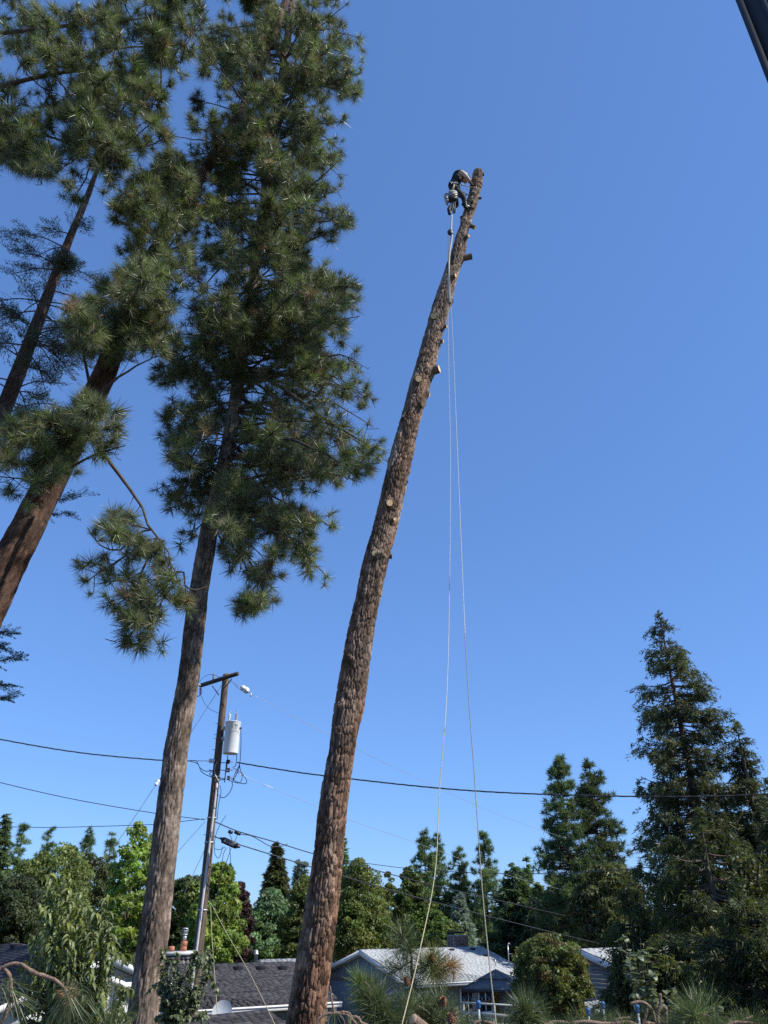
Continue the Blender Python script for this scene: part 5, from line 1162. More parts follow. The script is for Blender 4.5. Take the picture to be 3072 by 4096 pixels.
c = atz(867, 2728, za) + off; pin_insul(c + UP * .06, c + UP * .3, s=1.0, k=4)
c = a0 + axc * .06 + off; pin_insul(c - UP * .02, at(792, 2738, YP + .4), 'porcelain', .8, 4); q1 = c - UP * .1 - axc * .03; pin_insul(q1, at(802, 2779, YP + .3), 'porcelain', .9, 5)
mb = MB(); add_tube(mb, spline([at(800, 2782, YP + .3), at(790, 2785, YP + .3), at(784, 2780, YP + .3), at(785, 2752, YP + .3)], 10), .022, 6); mb.build('cutout_fuse', M['galv'], arm, colour=False)
# big white strain insulator on the right
s0 = atz(924, 2722, za) + off; s1 = at(962, 2746, YP - .9); s2 = at(992, 2766, YP - 1.2)
mb = MB(); add_tube(mb, [s0, s1], .012, 5); mb.build('strain_link', M['galv'], pole, colour=False)
ins = empty('strain_insulator'); tag(ins, 'large white strain insulator on the wire right of the crossarm', 'insulator')
mb = MB(); add_lathe(mb, s1, s2, [(0, .02), (.1, .05), (.3, .105), (.42, .11), (.5, .05), (.6, .06), (.72, .12), (.85, .115), (.95, .03), (1, .02)], 18); mb.build('discs', M['glass_white'], ins, smooth=True, colour=False)
mb = MB(); add_tube(mb, [s2, at(1006, 2776, YP - 1.3)], .018, 6); add_tube(mb, [at(1005, 2775, YP - 1.3), at(1003, 2787, YP - 1.3)], .02, 6); mb.build('clamp', M['galv'], ins, colour=False)
# transformer
tf = empty('transformer'); tag(tf, 'grey cylindrical transformer hung on the right of the utility pole', 'transformer')
T1 = at(933, 2892, YP - .35); T0 = at(920, 3015, YP - .35); T0[0] = T1[0] - .0; Rt = .275
axT = unit(T1 - T0)
T0 = np.array([T1[0], T1[1], T0[2]])
mb = MB(); add_lathe(mb, T0, T1, [(0, Rt * .86), (.0, Rt * .985), (.015, Rt), (.97, Rt), (.98, Rt * 1.03), (1, Rt * 1.03)], 36); mb.build('tank', M['tank'], tf, smooth=False, colour=False)
mb = MB(); add_lathe(mb, T1, T1 + UP * .07, [(0, Rt * 1.07), (.35, Rt * 1.07), (.6, Rt * .8), (1, Rt * .2)], 30); mb.build('lid', M['tank'], tf, colour=False)
for dx_, dy_, mt in ((.10, -.02, 'porcelain'), (-.17, .06, 'glass_white')):
    b_ = T1 + np.array([dx_, dy_, .04]); mb = MB(); add_lathe(mb, b_, b_ + UP * .3, [(t, r * 1.15) for t, r in sheds(5)], 14); bu = mb.build('bushing', M[mt], tf, smooth=True, colour=False)
    mb = MB(); add_tube(mb, spline([b_ + UP * .3, b_ + UP * .36 + np.array([-.03, 0, 0]), b_ + UP * .43, b_ + UP * .36 + np.array([.03, 0, 0]), b_ + UP * .3], 12), .008, 5); mb.build('terminal_loop', M['galv'], bu, colour=False)
for f in (.84, .5):
    c = T0 + (T1 - T0) * f + np.array([-.31, .1, 0]); mb = MB(); add_box(mb, c, (.16, .14, .12)); mb.build('bracket', M['galv'], tf, colour=False)
for sx_, zz in ((.5, .90), (.5, .82)):
    a_ = -math.pi / 2 + sx_ * .3; c = T0 + (T1 - T0) * zz + np.array([math.cos(a_), math.sin(a_), 0]) * Rt; mb = MB(); add_lathe(mb, c, c + np.array([math.cos(a_), math.sin(a_), 0]) * .02, [(0, .018), (1, .018)], 10); mb.build('bolt', M['black'], tf, colour=False)
def text(parent, body, c, nrm, up, size, mat, name='lettering', ext=.002):
    cu = bpy.data.curves.new(name, 'FONT'); cu.body = body; cu.size = size; cu.align_x = 'CENTER'; cu.align_y = 'CENTER'; cu.extrude = ext; tmp = bpy.data.objects.new(name, cu); col.objects.link(tmp); dgx = bpy.context.evaluated_depsgraph_get(); mt_ = bpy.data.meshes.new_from_object(tmp.evaluated_get(dgx)); bpy.data.objects.remove(tmp); mt_.materials.clear(); mt_.materials.append(M[mat])
    o = link(name, mt_, parent); z = unit(nrm); y = unit(np.asarray(up) - z * (np.asarray(up) @ z)); x = np.cross(y, z); place(o, np.stack([x, y, z], 1), c); return o
a_ = -math.pi / 2 + .62; nrmT = np.array([math.cos(a_), math.sin(a_), 0]); text(tf, 'AA', T0 + (T1 - T0) * .885 + nrmT * (Rt + .003), nrmT, UP, .10, 'black'); text(tf, '5', T0 + (T1 - T0) * .80 + nrmT * (Rt + .003), nrmT, UP, .11, 'black')
c = T0 + (T1 - T0) * .82 + np.array([Rt, -.06, 0]); mb = MB(); add_lathe(mb, c - np.array([.02, 0, 0]), c + np.array([.07, 0, 0]), [(0, .03), (.6, .035), (1, .02)], 10); mb.build('side_terminal', M['black'], tf, colour=False)
# conduits down the pole
fr = np.array([.10, -.155, 0])
mb = MB(); P = [on_pole(y) + np.array([.10 - .20 * (y - 3130) / 990, -.155 - .02 * (y - 3130) / 900, 0]) for y in np.linspace(3130, 4120, 24)]; add_tube(mb, P, .044, 12); mb.build('conduit', M['conduit'], pole, smooth=True, colour=False)
mb = MB(); P = [on_pole(y) + np.array([.0, -.155, 0]) for y in np.linspace(3080, 3330, 10)]; add_tube(mb, P, .022, 8); mb.build('conduit', M['rust_conduit'], pole, colour=False)
for y in (3108, 3272, 3370, 3640): 
    mb = MB(); p = on_pole(y); add_lathe(mb, p - UP * .02, p + UP * .02, [(0, .176), (1, .176)], 20); mb.build('pole_band', M['galv'], pole, colour=False)
for y, sgn in ((2895, -1), (2940, -1), (3000, -1), (3340, -1), (2955, -1), (2870, 1), (3560, -1)):
    p = on_pole(y); mb = MB(); add_tube(mb, [p + np.array([sgn * .1, -.05, 0]), p + np.array([sgn * .21, -.09, .0])], .011, 5); mb.build('step_bolt', M['galv'], pole, colour=False)
# secondary rack with spool insulators
rk = on_pole(3090) + np.array([.33, -.12, 0]); rt = at(907, 3040, YP - .2); rb_ = at(898, 3130, YP - .2)
mb = MB(); add_tube(mb, [rt, rb_], .018, 6); add_tube(mb, [rt + UP * -.1, on_pole(3050)], .015, 5); add_tube(mb, [rb_ + UP * .1, on_pole(3122)], .015, 5); rack = mb.build('secondary_rack', M['black'], pole, colour=False)
for py_ in (3047, 3080, 3112):
    c = at(914, py_, YP - .25); mb = MB(); add_lathe(mb, c - UP * .07, c + UP * .07, [(0, .045), (.2, .06), (.45, .035), (.55, .035), (.8, .06), (1, .045)], 12); mb.build('spool', M['black'], rack, colour=False)
    mb = MB(); add_tube(mb, [c, c + np.array([.22, -.05, -.01])], .014, 5); mb.build('connector', M['alu_wire'], rack, colour=False)
c = at(848, 3043, YP - .2); mb = MB(); add_lathe(mb, c - np.array([.11, 0, 0]), c + np.array([.1, 0, 0]), [(0, .05), (.2, .09), (.5, .06), (.8, .09), (1, .05)], 14); mb.build('insulator', M['glass_white'], pole, smooth=True, colour=False)
# loose cable loops, jumpers
def loop(pts, r, mat='wire', par=pole, nm='jumper_cable', n=28):
    mb = MB(); add_tube(mb, spline([at(*p) for p in pts], n), r, 5); return mb.build(nm, M[mat], par, colour=False)
y_ = YP - .3
loop([(963, 2917, y_), (964, 2960, y_), (962, 3020, y_), (957, 3060, y_), (940, 3095, y_), (932, 3122, y_), (945, 3100, y_), (960, 3060, y_)], .014)
loop([(947, 3015, y_), (946, 3040, y_), (942, 3062, y_), (935, 3068, y_)], .014); loop([(910, 3022, y_), (909, 3050, y_), (905, 3090, y_)], .016)
loop([(958, 3065, y_), (966, 3090, y_), (986, 3120, y_), (982, 3134, y_), (960, 3132, y_), (925, 3118, y_)], .014); loop([(930, 3070, y_), (955, 3085, y_), (968, 3100, y_), (966, 3120, y_), (955, 3132, y_), (935, 3128, y_), (915, 3122, y_)], .012)
loop([(928, 3125, y_), (929, 3145, y_), (918, 3170, y_), (900, 3188, y_), (886, 3190, y_), (876, 3180, y_)], .014); loop([(752, 3043, y_), (785, 3044, y_), (800, 3070, y_), (825, 3085, y_), (870, 3080, y_), (905, 3082, y_)], .014)
loop([(752, 3043, y_), (790, 3055, y_), (805, 3085, y_), (830, 3102, y_), (865, 3112, y_), (905, 3115, y_)], .014); loop([(835, 3080, y_), (850, 3085, y_), (838, 3096, y_), (858, 3110, y_), (870, 3125, y_), (876, 3135, y_)], .014); loop([(880, 3140, y_), (884, 3170, y_), (874, 3220, y_), (868, 3280, y_)], .012)
loop([(870, 3045, y_), (862, 3060, y_), (858, 3085, y_), (864, 3105, y_), (875, 3125, y_)], .014, 'alu_wire'); loop([(790, 2735, YP + .3), (820, 2705, YP + .2), (850, 2698, YP + .1), (875, 2708, YP), (892, 2708, YP)], .008)
loop([(804, 2782, YP + .2), (820, 2815, YP + .1), (845, 2840, YP), (875, 2853, YP)], .008); loop([(934, 2730, y_), (945, 2745, y_), (962, 2760, y_)], .008)
loop([(905, 3260, y_), (880, 3300, y_), (862, 3345, y_), (858, 3405, y_), (870, 3432, y_), (882, 3420, y_), (890, 3385, y_)], .010); loop([(918, 3388, y_), (922, 3430, y_), (920, 3470, y_), (910, 3484, y_), (896, 3478, y_)], .010)
loop([(905, 3390, y_), (893, 3420, y_), (886, 3470, y_), (878, 3510, y_)], .010); loop([(925, 3390, y_), (905, 3450, y_), (880, 3500, y_), (872, 3560, y_), (868, 3640, y_)], .010); loop([(858, 3395, y_), (880, 3398, y_), (900, 3388, y_)], .010)
loop([(828, 3588, y_), (842, 3600, y_), (834, 3620, y_), (846, 3640, y_), (838, 3626, y_), (848, 3606, y_)], .010)
# splice case and terminal boxes on the communication cables
sp_ = empty('splice_case'); tag(sp_, 'black splice case with white lettering on the cable right of the pole', 'splice case')
A_, B_ = at(893, 3360, YP - .4), at(945, 3383, YP - .55); ax_ = unit(B_ - A_); Rb = np.stack([ax_, unit(np.cross(UP, ax_)), np.cross(ax_, unit(np.cross(UP, ax_)))], 1)
mb = MB(); add_box(mb, (A_ + B_) / 2, (np.linalg.norm(B_ - A_), .16, .19), Rb); mb.build('housing', M['black'], sp_, colour=False)
for P_, Q_ in ((A_, A_ - ax_ * .14 + UP * .03), (B_, B_ + ax_ * .16)):
    mb = MB(); add_lathe(mb, P_, Q_, [(0, .09), (.5, .05), (1, .02)], 10); mb.build('end_cone', M['black'], sp_, colour=False)
fn = -Rb[:, 1] if Rb[1, 1] > 0 else Rb[:, 1]
text(sp_, 'A-1-40/5', (A_ + B_) / 2 + fn * .083, fn, Rb[:, 2], .115, 'white')
tx = empty('terminal_box'); tag(tx, 'pair of small terminal boxes hung on the cable above the splice case', 'terminal box')
for px_, py_, s in ((922, 3328, .13), (950, 3332, .2)):
    mb = MB(); add_box(mb, at(px_, py_, YP - .5), (s, .12, .1), Rb); mb.build('box', M['black'], tx, colour=False)
loop([(915, 3330, y_), (922, 3345, y_), (928, 3358, y_)], .012, par=tx, nm='drop_cable'); loop([(950, 3338, y_), (945, 3352, y_), (938, 3368, y_)], .010, par=tx, nm='drop_cable')

# ------------------------------------------------------------------ overhead lines
def line(name, label, pts, r, mat, n=60, cat='cable', group='overhead lines', mat2=None, cut=.5):
    mb = MB(); P_ = spline([at(*p) for p in pts], n)
    if mat2:
        k_ = int(n * cut); add_tube(mb, P_[:k_ + 1], r, 6, mi=0); add_tube(mb, P_[k_:], r, 6, mi=1); return tag(mb.build(name, [M[mat], M[mat2]], None, colour=False), label, cat, group)
    add_tube(mb, P_, r, 6); return tag(mb.build(name, M[mat], None, colour=False), label, cat, group)
def twisted(label, pts, r, pitch, n, mat='wire'):
    root = empty('twisted_cable'); tag(root, label, 'cable', 'overhead lines'); P = spline([at(*p) for p in pts], n); s = np.concatenate([[0], np.cumsum(np.linalg.norm(np.diff(P, axis=0), axis=1))])
    T = unit(np.gradient(P, axis=0)); X = unit(np.cross(T, UP)); Y_ = np.cross(T, X)
    for k in range(3):
        a = s / pitch * 2 * math.pi + k * 2.094; mb = MB(); add_tube(mb, P + r * 1.05 * (np.cos(a)[:, None] * X + np.sin(a)[:, None] * Y_), r, 5); mb.build('strand', M[mat if k else 'wire'], root, colour=False)
twisted('twisted black service cable running right from the pole across the picture', [(948, 3050, 28.2), (1100, 3075, 28), (1296, 3103, 27.5), (1759, 3153, 26.5), (2167, 3177, 25.8), (2690, 3187, 25), (3072, 3176, 24.5), (3400, 3150, 24)], .0125, 1.3, 420)
twisted('twisted black service cable running left from the pole top', [(752, 3044, 28.5), (655, 3042, 28.3), (330, 3012, 27.5), (0, 2957, 26.5), (-300, 2890, 25.5)], .012, 1.3, 220)
line('communication_cable', 'thin cable rising to the left edge below the twisted cable', [(822, 3279, 28.4), (620, 3253, 28), (300, 3198, 27.2), (0, 3130, 26.4), (-300, 3050, 25.6)], .012, 'wire')
line('communication_cable', 'level thin cable crossing the skyline at left', [(815, 3275, 28.4), (700, 3289, 28.6), (611, 3298, 29), (300, 3308, 30), (110, 3309, 30.6), (-300, 3295, 32)], .011, 'wire')
line('primary_wire', 'fine bare wire sloping from the white insulator to the far right trees', [(1006, 2776, 27.2), (1317, 2940, 30), (1422, 2994, 31), (1640, 3100, 34), (1910, 3222, 38), (2100, 3298, 42), (2380, 3392, 49)], .0065, 'alu_wire', cat='wire')
line('neutral_wire', 'fine bare wire sloping right from the secondary rack', [(940, 3086, 28.2), (1060, 3140, 29), (1273, 3229, 31), (1390, 3277, 32), (1660, 3370, 36), (1935, 3468, 40), (2100, 3520, 43), (2380, 3592, 48)], .0065, 'alu_wire', cat='wire')
for a_, b_ in (((940, 3086, 28.2), (985, 3107, 28.4)), ((1056, 3138, 29), (1092, 3153, 29.2)), ((776, 3043, 28.5), (840, 3044, 28.4))):
    mb = MB(); add_tube(mb, [at(*a_), at(*b_)], .013, 6); tag(mb.build('wire_sleeve', M['glass_white'], None, colour=False), {940: 'pale splice sleeve close to the secondary rack', 1056: 'pale splice sleeve midway on the neutral wire', 776: 'pale wire grip left of the pole'}[a_[0]], 'wire sleeve')
line('communication_cable', 'upper black cable from the pole through the terminal boxes', [(862, 3288, 28.2), (955, 3326, 28.3), (1100, 3368, 29.5), (1240, 3411, 30.5), (1375, 3447, 31.5), (1750, 3545, 35), (2100, 3626, 39), (2440, 3704, 44)], .017, 'wire')
line('communication_cable', 'lower black cable from the pole through the splice case', [(858, 3346, 28.2), (890, 3358, 28.1), (965, 3381, 28), (1240, 3466, 29.5), (1370, 3505, 30.3), (1750, 3612, 33.5), (2100, 3702, 37), (2440, 3785, 41)], .018, 'wire')
line('communication_cable', 'slack black loop of cable beside the terminal boxes', [(945, 3336, 28), (1000, 3342, 28.5), (1040, 3362, 29), (1080, 3384, 29.3), (1120, 3386, 29.6), (1150, 3376, 29.8)], .014, 'wire')
line('communication_cable', 'shallow sagging cable crossing behind the ropes to the cedars', [(1330, 3432, 44), (1500, 3458, 43), (1700, 3480, 42), (2000, 3494, 38), (2300, 3490, 34), (2640, 3465, 28), (3072, 3412, 21), (3300, 3380, 18)], .014, 'wire', cat='cable')
line('guy_wire', 'long guy wire from the pole top down to the left', [(886, 2742, 28.4), (760, 2936, 27), (630, 3130, 25.8), (510, 3310, 24.7), (318, 3580, 23), (150, 3800, 22)], .009, 'wire', cat='guy wire')
line('guy_wire', 'short guy wire from mid pole down to the left', [(818, 3288, 28.4), (705, 3415, 27), (580, 3562, 25.5), (505, 3642, 24.6)], .008, 'wire', cat='guy wire')
line('guy_wire', 'steep black guy wire just left of the pole', [(818, 3400, 28.4), (735, 3578, 27)], .008, 'wire', cat='guy wire')
g_ = empty('guy_insulator'); tag(g_, 'white guy strain insulator left of the straight pine trunk', 'insulator'); A_, B_ = at(636, 3120, 25.85), at(622, 3142, 25.7)
mb = MB(); add_lathe(mb, A_, B_, [(0, .03), (.15, .055), (.4, .045), (.5, .02), (.6, .045), (.85, .055), (1, .03)], 12); mb.build('body', M['glass_white'], g_, colour=False)
line('pull_rope', 'pale yellow rope hanging straight down the pole', [(842, 3610, 28.1), (846, 3720, 27.8), (858, 3900, 27.2), (874, 4110, 26.6)], .011, 'rope_y', cat='rope', group='ropes')
line('pull_rope', 'pale yellow rope running from the pole down across the charcoal roof', [(844, 3614, 28.1), (905, 3730, 26.5), (980, 3860, 24.5), (1040, 3975, 22.5), (1100, 4100, 20.5)], .010, 'rope_y', cat='rope', group='ropes')

# ------------------------------------------------------------------ climber
def cp(cx, cy, Y): return at(1700 + cx * .1808, 620 + cy * .1808, Y)
person = empty('person'); tag(person, 'tree climber in dark clothes leaning over, strapped to the top of the bare trunk', 'person')
J = {}; Eg = []; Rj = {}
def jt(k, p, r, par=None):
    J[k] = np.asarray(p, float); Rj[k] = r
    if par: Eg.append((par, k))
jt('pel', cp(625, 715, 13.66), .145); jt('waist', cp(655, 640, 13.65), .135, 'pel'); jt('chest', cp(725, 500, 13.64), .165, 'waist'); jt('up', cp(790, 405, 13.64), .14, 'chest')
jt('neck', cp(845, 465, 13.63), .065, 'up'); jt('skull', cp(885, 540, 13.62), .092, 'neck'); jt('face', cp(905, 600, 13.60), .075, 'skull')
jt('rsh', cp(795, 375, 13.50), .075, 'up'); jt('rarm', cp(865, 430, 13.46), .062, 'rsh'); jt('relb', cp(930, 490, 13.46), .048, 'rarm'); jt('rfor', cp(985, 570, 13.52), .044, 'relb'); jt('rwr', cp(1020, 630, 13.62), .031, 'rfor'); jt('rpalm', cp(1038, 655, 13.66), .036, 'rwr')
jt('lsh', cp(805, 395, 13.80), .075, 'up'); jt('lelb', cp(935, 450, 13.90), .047, 'lsh'); jt('lwr', cp(1005, 575, 13.92), .031, 'lelb'); jt('lpalm', cp(1025, 610, 13.91), .036, 'lwr')
jt('rhip', cp(655, 745, 13.58), .115, 'pel'); jt('rthi', cp(755, 840, 13.53), .098, 'rhip'); jt('rkn', cp(855, 935, 13.52), .075, 'rthi'); jt('rcal', cp(875, 1030, 13.56), .066, 'rkn'); jt('rank', cp(880, 1150, 13.62), .052, 'rcal'); jt('rtoe', cp(950, 1185, 13.66), .046, 'rank')
jt('lhip', cp(605, 760, 13.76), .115, 'pel'); jt('lthi', cp(655, 940, 13.86), .095, 'lhip'); jt('lkn', cp(705, 1120, 13.98), .072, 'lthi'); jt('lcal', cp(620, 1150, 13.93), .064, 'lkn'); jt('lank', cp(520, 1180, 13.87), .052, 'lcal'); jt('ltoe', cp(550, 1330, 13.90), .046, 'lank')
for h in ('r', 'l'):
    b_ = J[h + 'palm']; dv = unit(b_ - J[h + 'wr']); sd_ = unit(np.cross(dv, UP)); 
    for k, (o_, L_) in enumerate(((-.030, .072), (-.010, .082), (.010, .078), (.030, .062))):
        jt(f'{h}f{k}a', b_ + sd_ * o_ + dv * .045, .010, h + 'palm'); jt(f'{h}f{k}b', b_ + sd_ * o_ + dv * (.045 + L_ * .5) + np.array([.0, .012, -.008]), .009, f'{h}f{k}a'); jt(f'{h}f{k}c', b_ + sd_ * o_ + dv * (.045 + L_ * .75) + np.array([.0, .03, -.03]), .008, f'{h}f{k}b')
    jt(f'{h}ta', b_ - sd_ * .045 + dv * .01, .011, h + 'palm'); jt(f'{h}tb', b_ - sd_ * .06 + dv * .045, .009, f'{h}ta')
keys = list(J); me = bpy.data.meshes.new('body'); me.from_pydata([tuple(J[k]) for k in keys], [(keys.index(a), keys.index(b)) for a, b in Eg], [])
ob = bpy.data.objects.new('body', me); col.objects.link(ob)
sk = ob.modifiers.new('skin', 'SKIN'); sk.use_smooth_shade = True; ss = ob.modifiers.new('sub', 'SUBSURF'); ss.levels = 2; ss.render_levels = 2
for q, k in enumerate(keys):
    sv_ = me.skin_vertices[0].data[q]; sv_.radius = (Rj[k], Rj[k]); sv_.use_root = (k == 'pel')
dg = bpy.context.evaluated_depsgraph_get(); dg.update(); me2 = bpy.data.meshes.new_from_object(ob.evaluated_get(dg)); me2.name = 'body'
bpy.data.objects.remove(ob)
M['skin'] = pmat('tanned_skin', (.42, .26, .18), (.52, .34, .25), scale=6, rough=.55); M['shirt'] = pmat('black_shirt', (.006, .006, .008), (.014, .015, .017), scale=9, rough=.85, bump=.4, bscale=14)
M['trousers'] = pmat('dark_work_trousers', (.012, .014, .013), (.032, .036, .034), scale=8, rough=.85, bump=.5, bscale=12); M['boot'] = pmat('black_boots', (.010, .010, .010), (.03, .027, .024), scale=8, rough=.6); M['glove'] = pmat('grey_work_glove', (.05, .05, .052), (.12, .12, .12), scale=10, rough=.9); M['hair'] = pmat('brown_hair', (.035, .018, .012), (.08, .045, .03), scale=20, rough=.7); M['harness'] = pmat('harness_webbing', (.012, .012, .012), (.05, .05, .05), scale=12, rough=.8)
M['sleeve'] = pmat('sand_sleeve', (.50, .38, .29), (.62, .49, .39), scale=8, rough=.75)
for m_ in ('shirt', 'trousers', 'skin', 'boot', 'glove', 'sleeve'): me2.materials.append(M[m_])
seg = [(a, b) for a, b in Eg]; Aq = np.array([J[a] for a, b in seg]); Bq = np.array([J[b] for a, b in seg])
def mat_of(a, b):
    if b in ('rtoe', 'ltoe', 'rank', 'lank'): return 3
    if b[1:] in ('hip', 'thi', 'kn', 'cal'): return 1
    if b in ('neck', 'skull', 'face'): return 2
    if b in ('rarm', 'relb'): return 5
    if b in ('lelb', 'rfor'): return 2
    if b[0] in 'rl' and (b[1:] in ('wr', 'palm') or b[1] in 'ft'): return 4
    return 0
sm = np.array([mat_of(a, b) for a, b in seg]); cen = np.array([p.center for p in me2.polygons])
dAB = Bq - Aq; tt_ = np.clip(((cen[:, None] - Aq) * dAB).sum(-1) / (dAB ** 2).sum(-1), 0, 1); dist = np.linalg.norm(cen[:, None] - (Aq + tt_[..., None] * dAB), axis=-1)
me2.polygons.foreach_set('material_index', sm[dist.argmin(1)]); me2.polygons.foreach_set('use_smooth', np.ones(len(me2.polygons), bool)); me2.update()
body = link('body', me2, person)
def blob(name, c, s, Rm, mat, par, seed=0, n=14, jit=.06):
    rg_ = np.random.default_rng(seed); mb = MB(); rows = []
    for a in np.linspace(0.02, math.pi - .02, n):
        for b in np.arange(n) * 2 * math.pi / n:
            f = 1 + rg_.normal(0, jit); rows.append(Rm @ (np.array([math.sin(a) * math.cos(b), math.sin(a) * math.sin(b), math.cos(a)]) * np.asarray(s) * f) + c)
    i = np.arange(n - 1)[:, None]; j = np.arange(n)[None, :]; mb.add(np.array(rows), np.stack([i * n + j, (i + 1) * n + j, (i + 1) * n + (j + 1) % n, i * n + (j + 1) % n], -1).reshape(-1, 4)); return mb.build(name, M[mat], par, smooth=True, colour=False)
blob('hair', J['skull'] + np.array([-.01, .0, .015]), (.098, .10, .085), frame(unit(J['skull'] - J['face'])), 'hair', person, 3, jit=.04)
for s in (-1, 1): blob('ear', J['skull'] * .55 + J['face'] * .45 + np.array([0, s * .085, 0]), (.02, .012, .03), np.eye(3), 'skin', person, 4, 8, .02)
blob('nose', J['face'] + unit(J['face'] - J['neck']) * .04 + np.array([.06, 0, .01]), (.018, .016, .026), np.eye(3), 'skin', person, 5, 8, .02)
# harness belt, leg loops, spurs
def ring(c, axis, r, w, mat, par, name='harness_belt'):
    mb = MB(); add_lathe(mb, c - unit(axis) * w / 2, c + unit(axis) * w / 2, [(0, r), (.2, r * 1.03), (.8, r * 1.03), (1, r)], 22); return mb.build(name, M[mat], par, colour=False)
ring(J['pel'] * .5 + J['waist'] * .5, J['waist'] - J['pel'], .152, .09, 'harness', person); ring(J['rhip'] * .6 + J['rthi'] * .4, J['rthi'] - J['rhip'], .118, .05, 'harness', person, 'leg_loop'); ring(J['lhip'] * .6 + J['lthi'] * .4, J['lthi'] - J['lhip'], .118, .05, 'harness', person, 'leg_loop')
for a_, b_ in (('rkn', 'rank'), ('lkn', 'lank')):
    mb = MB(); off_ = np.array([.03, -.075, 0]); add_tube(mb, [J[a_] * .25 + J[b_] * .75 + off_ + UP * .22, J[b_] + off_, J[b_] + off_ - UP * .08 + np.array([.09, .0, 0])], .012, 6); mb.build('climbing_spur', M['galv'], person, colour=False)
    ring(J[a_] * .3 + J[b_] * .7, J[b_] - J[a_], .075, .04, 'harness', person, 'spur_strap')
for k in range(5):
    mb = MB(); p0 = J['pel'] + np.array([-.08 + .04 * k, -.15, .03]); add_tube(mb, spline([p0, p0 + np.array([.0, -.03, -.05]), p0 + np.array([.02, -.02, -.1]), p0 + np.array([.02, 0, -.02])], 8), .007, 5); mb.build('carabiner', M['galv'], person, colour=False)
# chainsaw hanging from the belt
saw = empty('chainsaw'); tag(saw, 'chainsaw hanging bar-down from the climber\'s belt', 'chainsaw'); M['saw_w'] = pmat('saw_housing', (.20, .21, .21), (.34, .35, .35), scale=7, rough=.45); M['bar'] = pmat('guide_bar_steel', (.09, .095, .10), (.16, .165, .17), scale=9, rough=.55, metal=.3)
c = cp(615, 905, 13.38); mb = MB(); 
body_prof = [(-.11, .09), (-.09, .15), (.05, .16), (.11, .10), (.115, -.02), (.09, -.09), (-.10, -.09), (-.125, 0)]
add_prism(mb, [c + np.array([x, -.06, z]) for x, z in body_prof], np.array([0, .12, 0])); mb.build('housing', M['saw_w'], saw, colour=False)
mb = MB(); add_prism(mb, [c + np.array([x * .95, -.068, z * .62 - .13]) for x, z in body_prof], np.array([0, .135, 0])); mb.build('clutch_cover', M['boot'], saw, colour=False)
mb = MB(); add_prism(mb, [c + np.array([x, -.012, z]) for x, z in ((-.035, -.18), (.035, -.18), (.045, -.40), (.042, -.60), (.022, -.655), (-.005, -.66), (-.028, -.61), (-.036, -.40))], np.array([0, .010, 0])); mb.build('guide_bar', M['bar'], saw, colour=False)
mb = MB(); add_tube(mb, spline([c + np.array(v) for v in ((-.04, -.014, -.18), (-.043, -.014, -.4), (-.034, -.014, -.62), (0, -.014, -.672), (.03, -.014, -.655), (.05, -.014, -.58), (.05, -.014, -.4), (.04, -.014, -.18))], 24), .008, 5); mb.build('saw_chain', M['black'], saw, colour=False)
mb = MB(); add_tube(mb, spline([c + np.array(v) for v in ((-.12, -.04, .02), (-.21, -.05, .0), (-.225, -.05, -.1), (-.15, -.05, -.15), (-.09, -.04, -.12))], 16), .014, 7); mb.build('rear_handle', M['boot'], saw, colour=False)
mb = MB(); add_tube(mb, spline([c + np.array(v) for v in ((-.02, -.09, -.06), (.10, -.10, -.03), (.14, -.03, -.02), (.13, .06, -.03))], 14), .012, 7); mb.build('front_handle', M['boot'], saw, colour=False)
mb = MB(); add_tube(mb, [cp(650, 640, 13.5), cp(590, 800, 13.38)], .008, 5); add_tube(mb, [cp(660, 645, 13.5), cp(620, 800, 13.36)], .008, 5); add_tube(mb, spline([cp(545, 830, 13.32), cp(600, 800, 13.3), cp(640, 820, 13.33)], 6), .009, 5); tag(mb.build('saw_lanyard', M['rope_y'], None, colour=False), 'yellow-green strap holding the chainsaw to the belt', 'strap')
pch = empty('tool_pouch'); tag(pch, 'pale cloth tool pouch behind the chainsaw', 'pouch'); c = cp(480, 990, 13.55); mb = MB(); add_prism(mb, [c + np.array([x, -.03, z]) for x, z in ((-.06, .12), (.06, .15), (.07, -.02), (.03, -.17), (-.02, -.13))], np.array([0, .08, 0])); mb.build('bag', M['rope'], pch, colour=False); mb = MB(); add_tube(mb, spline([c + np.array(v) for v in ((-.04, -.04, .1), (0, -.05, .2), (.05, -.04, .13))], 8), .008, 5); mb.build('strap', M['boot'], pch, colour=False)
# lanyard round the trunk
def trunk_ring(py, px_dx=0, tilt=0.0, r_extra=.02, a0=0, a1=2 * math.pi, n=30):
    cx, wd = c_at(py); c_ = at(cx, py, YF); R_ = wd / 2 / ppm(cx, py, YF) + r_extra; return np.array([c_ + np.array([math.cos(a) * R_, math.sin(a) * R_, tilt * math.cos(a) * R_ + .02 * math.sin(a * 2)]) for a in np.linspace(a0, a1, n)])
ly = empty('lanyard'); tag(ly, 'orange flipline strap wrapped round the trunk beside the climber', 'lanyard')
for py_, tl in ((735, -.35), (752, -.15)):
    mb = MB(); add_tube(mb, trunk_ring(py_, tilt=tl), .011, 6, cap=False); mb.build('wrap', M['rust_conduit'], ly, colour=False)
mb = MB(); add_tube(mb, spline([cp(800, 655, 13.48), cp(900, 685, 13.5), cp(1010, 710, 13.62), cp(1100, 725, 13.66)], 12), .010, 6); mb.build('strap', M['rust_conduit'], ly, colour=False)
mb = MB(); add_tube(mb, [cp(790, 650, 13.46), cp(850, 665, 13.47)], .022, 8); mb.build('rope_grab', M['rope'], ly, colour=False)
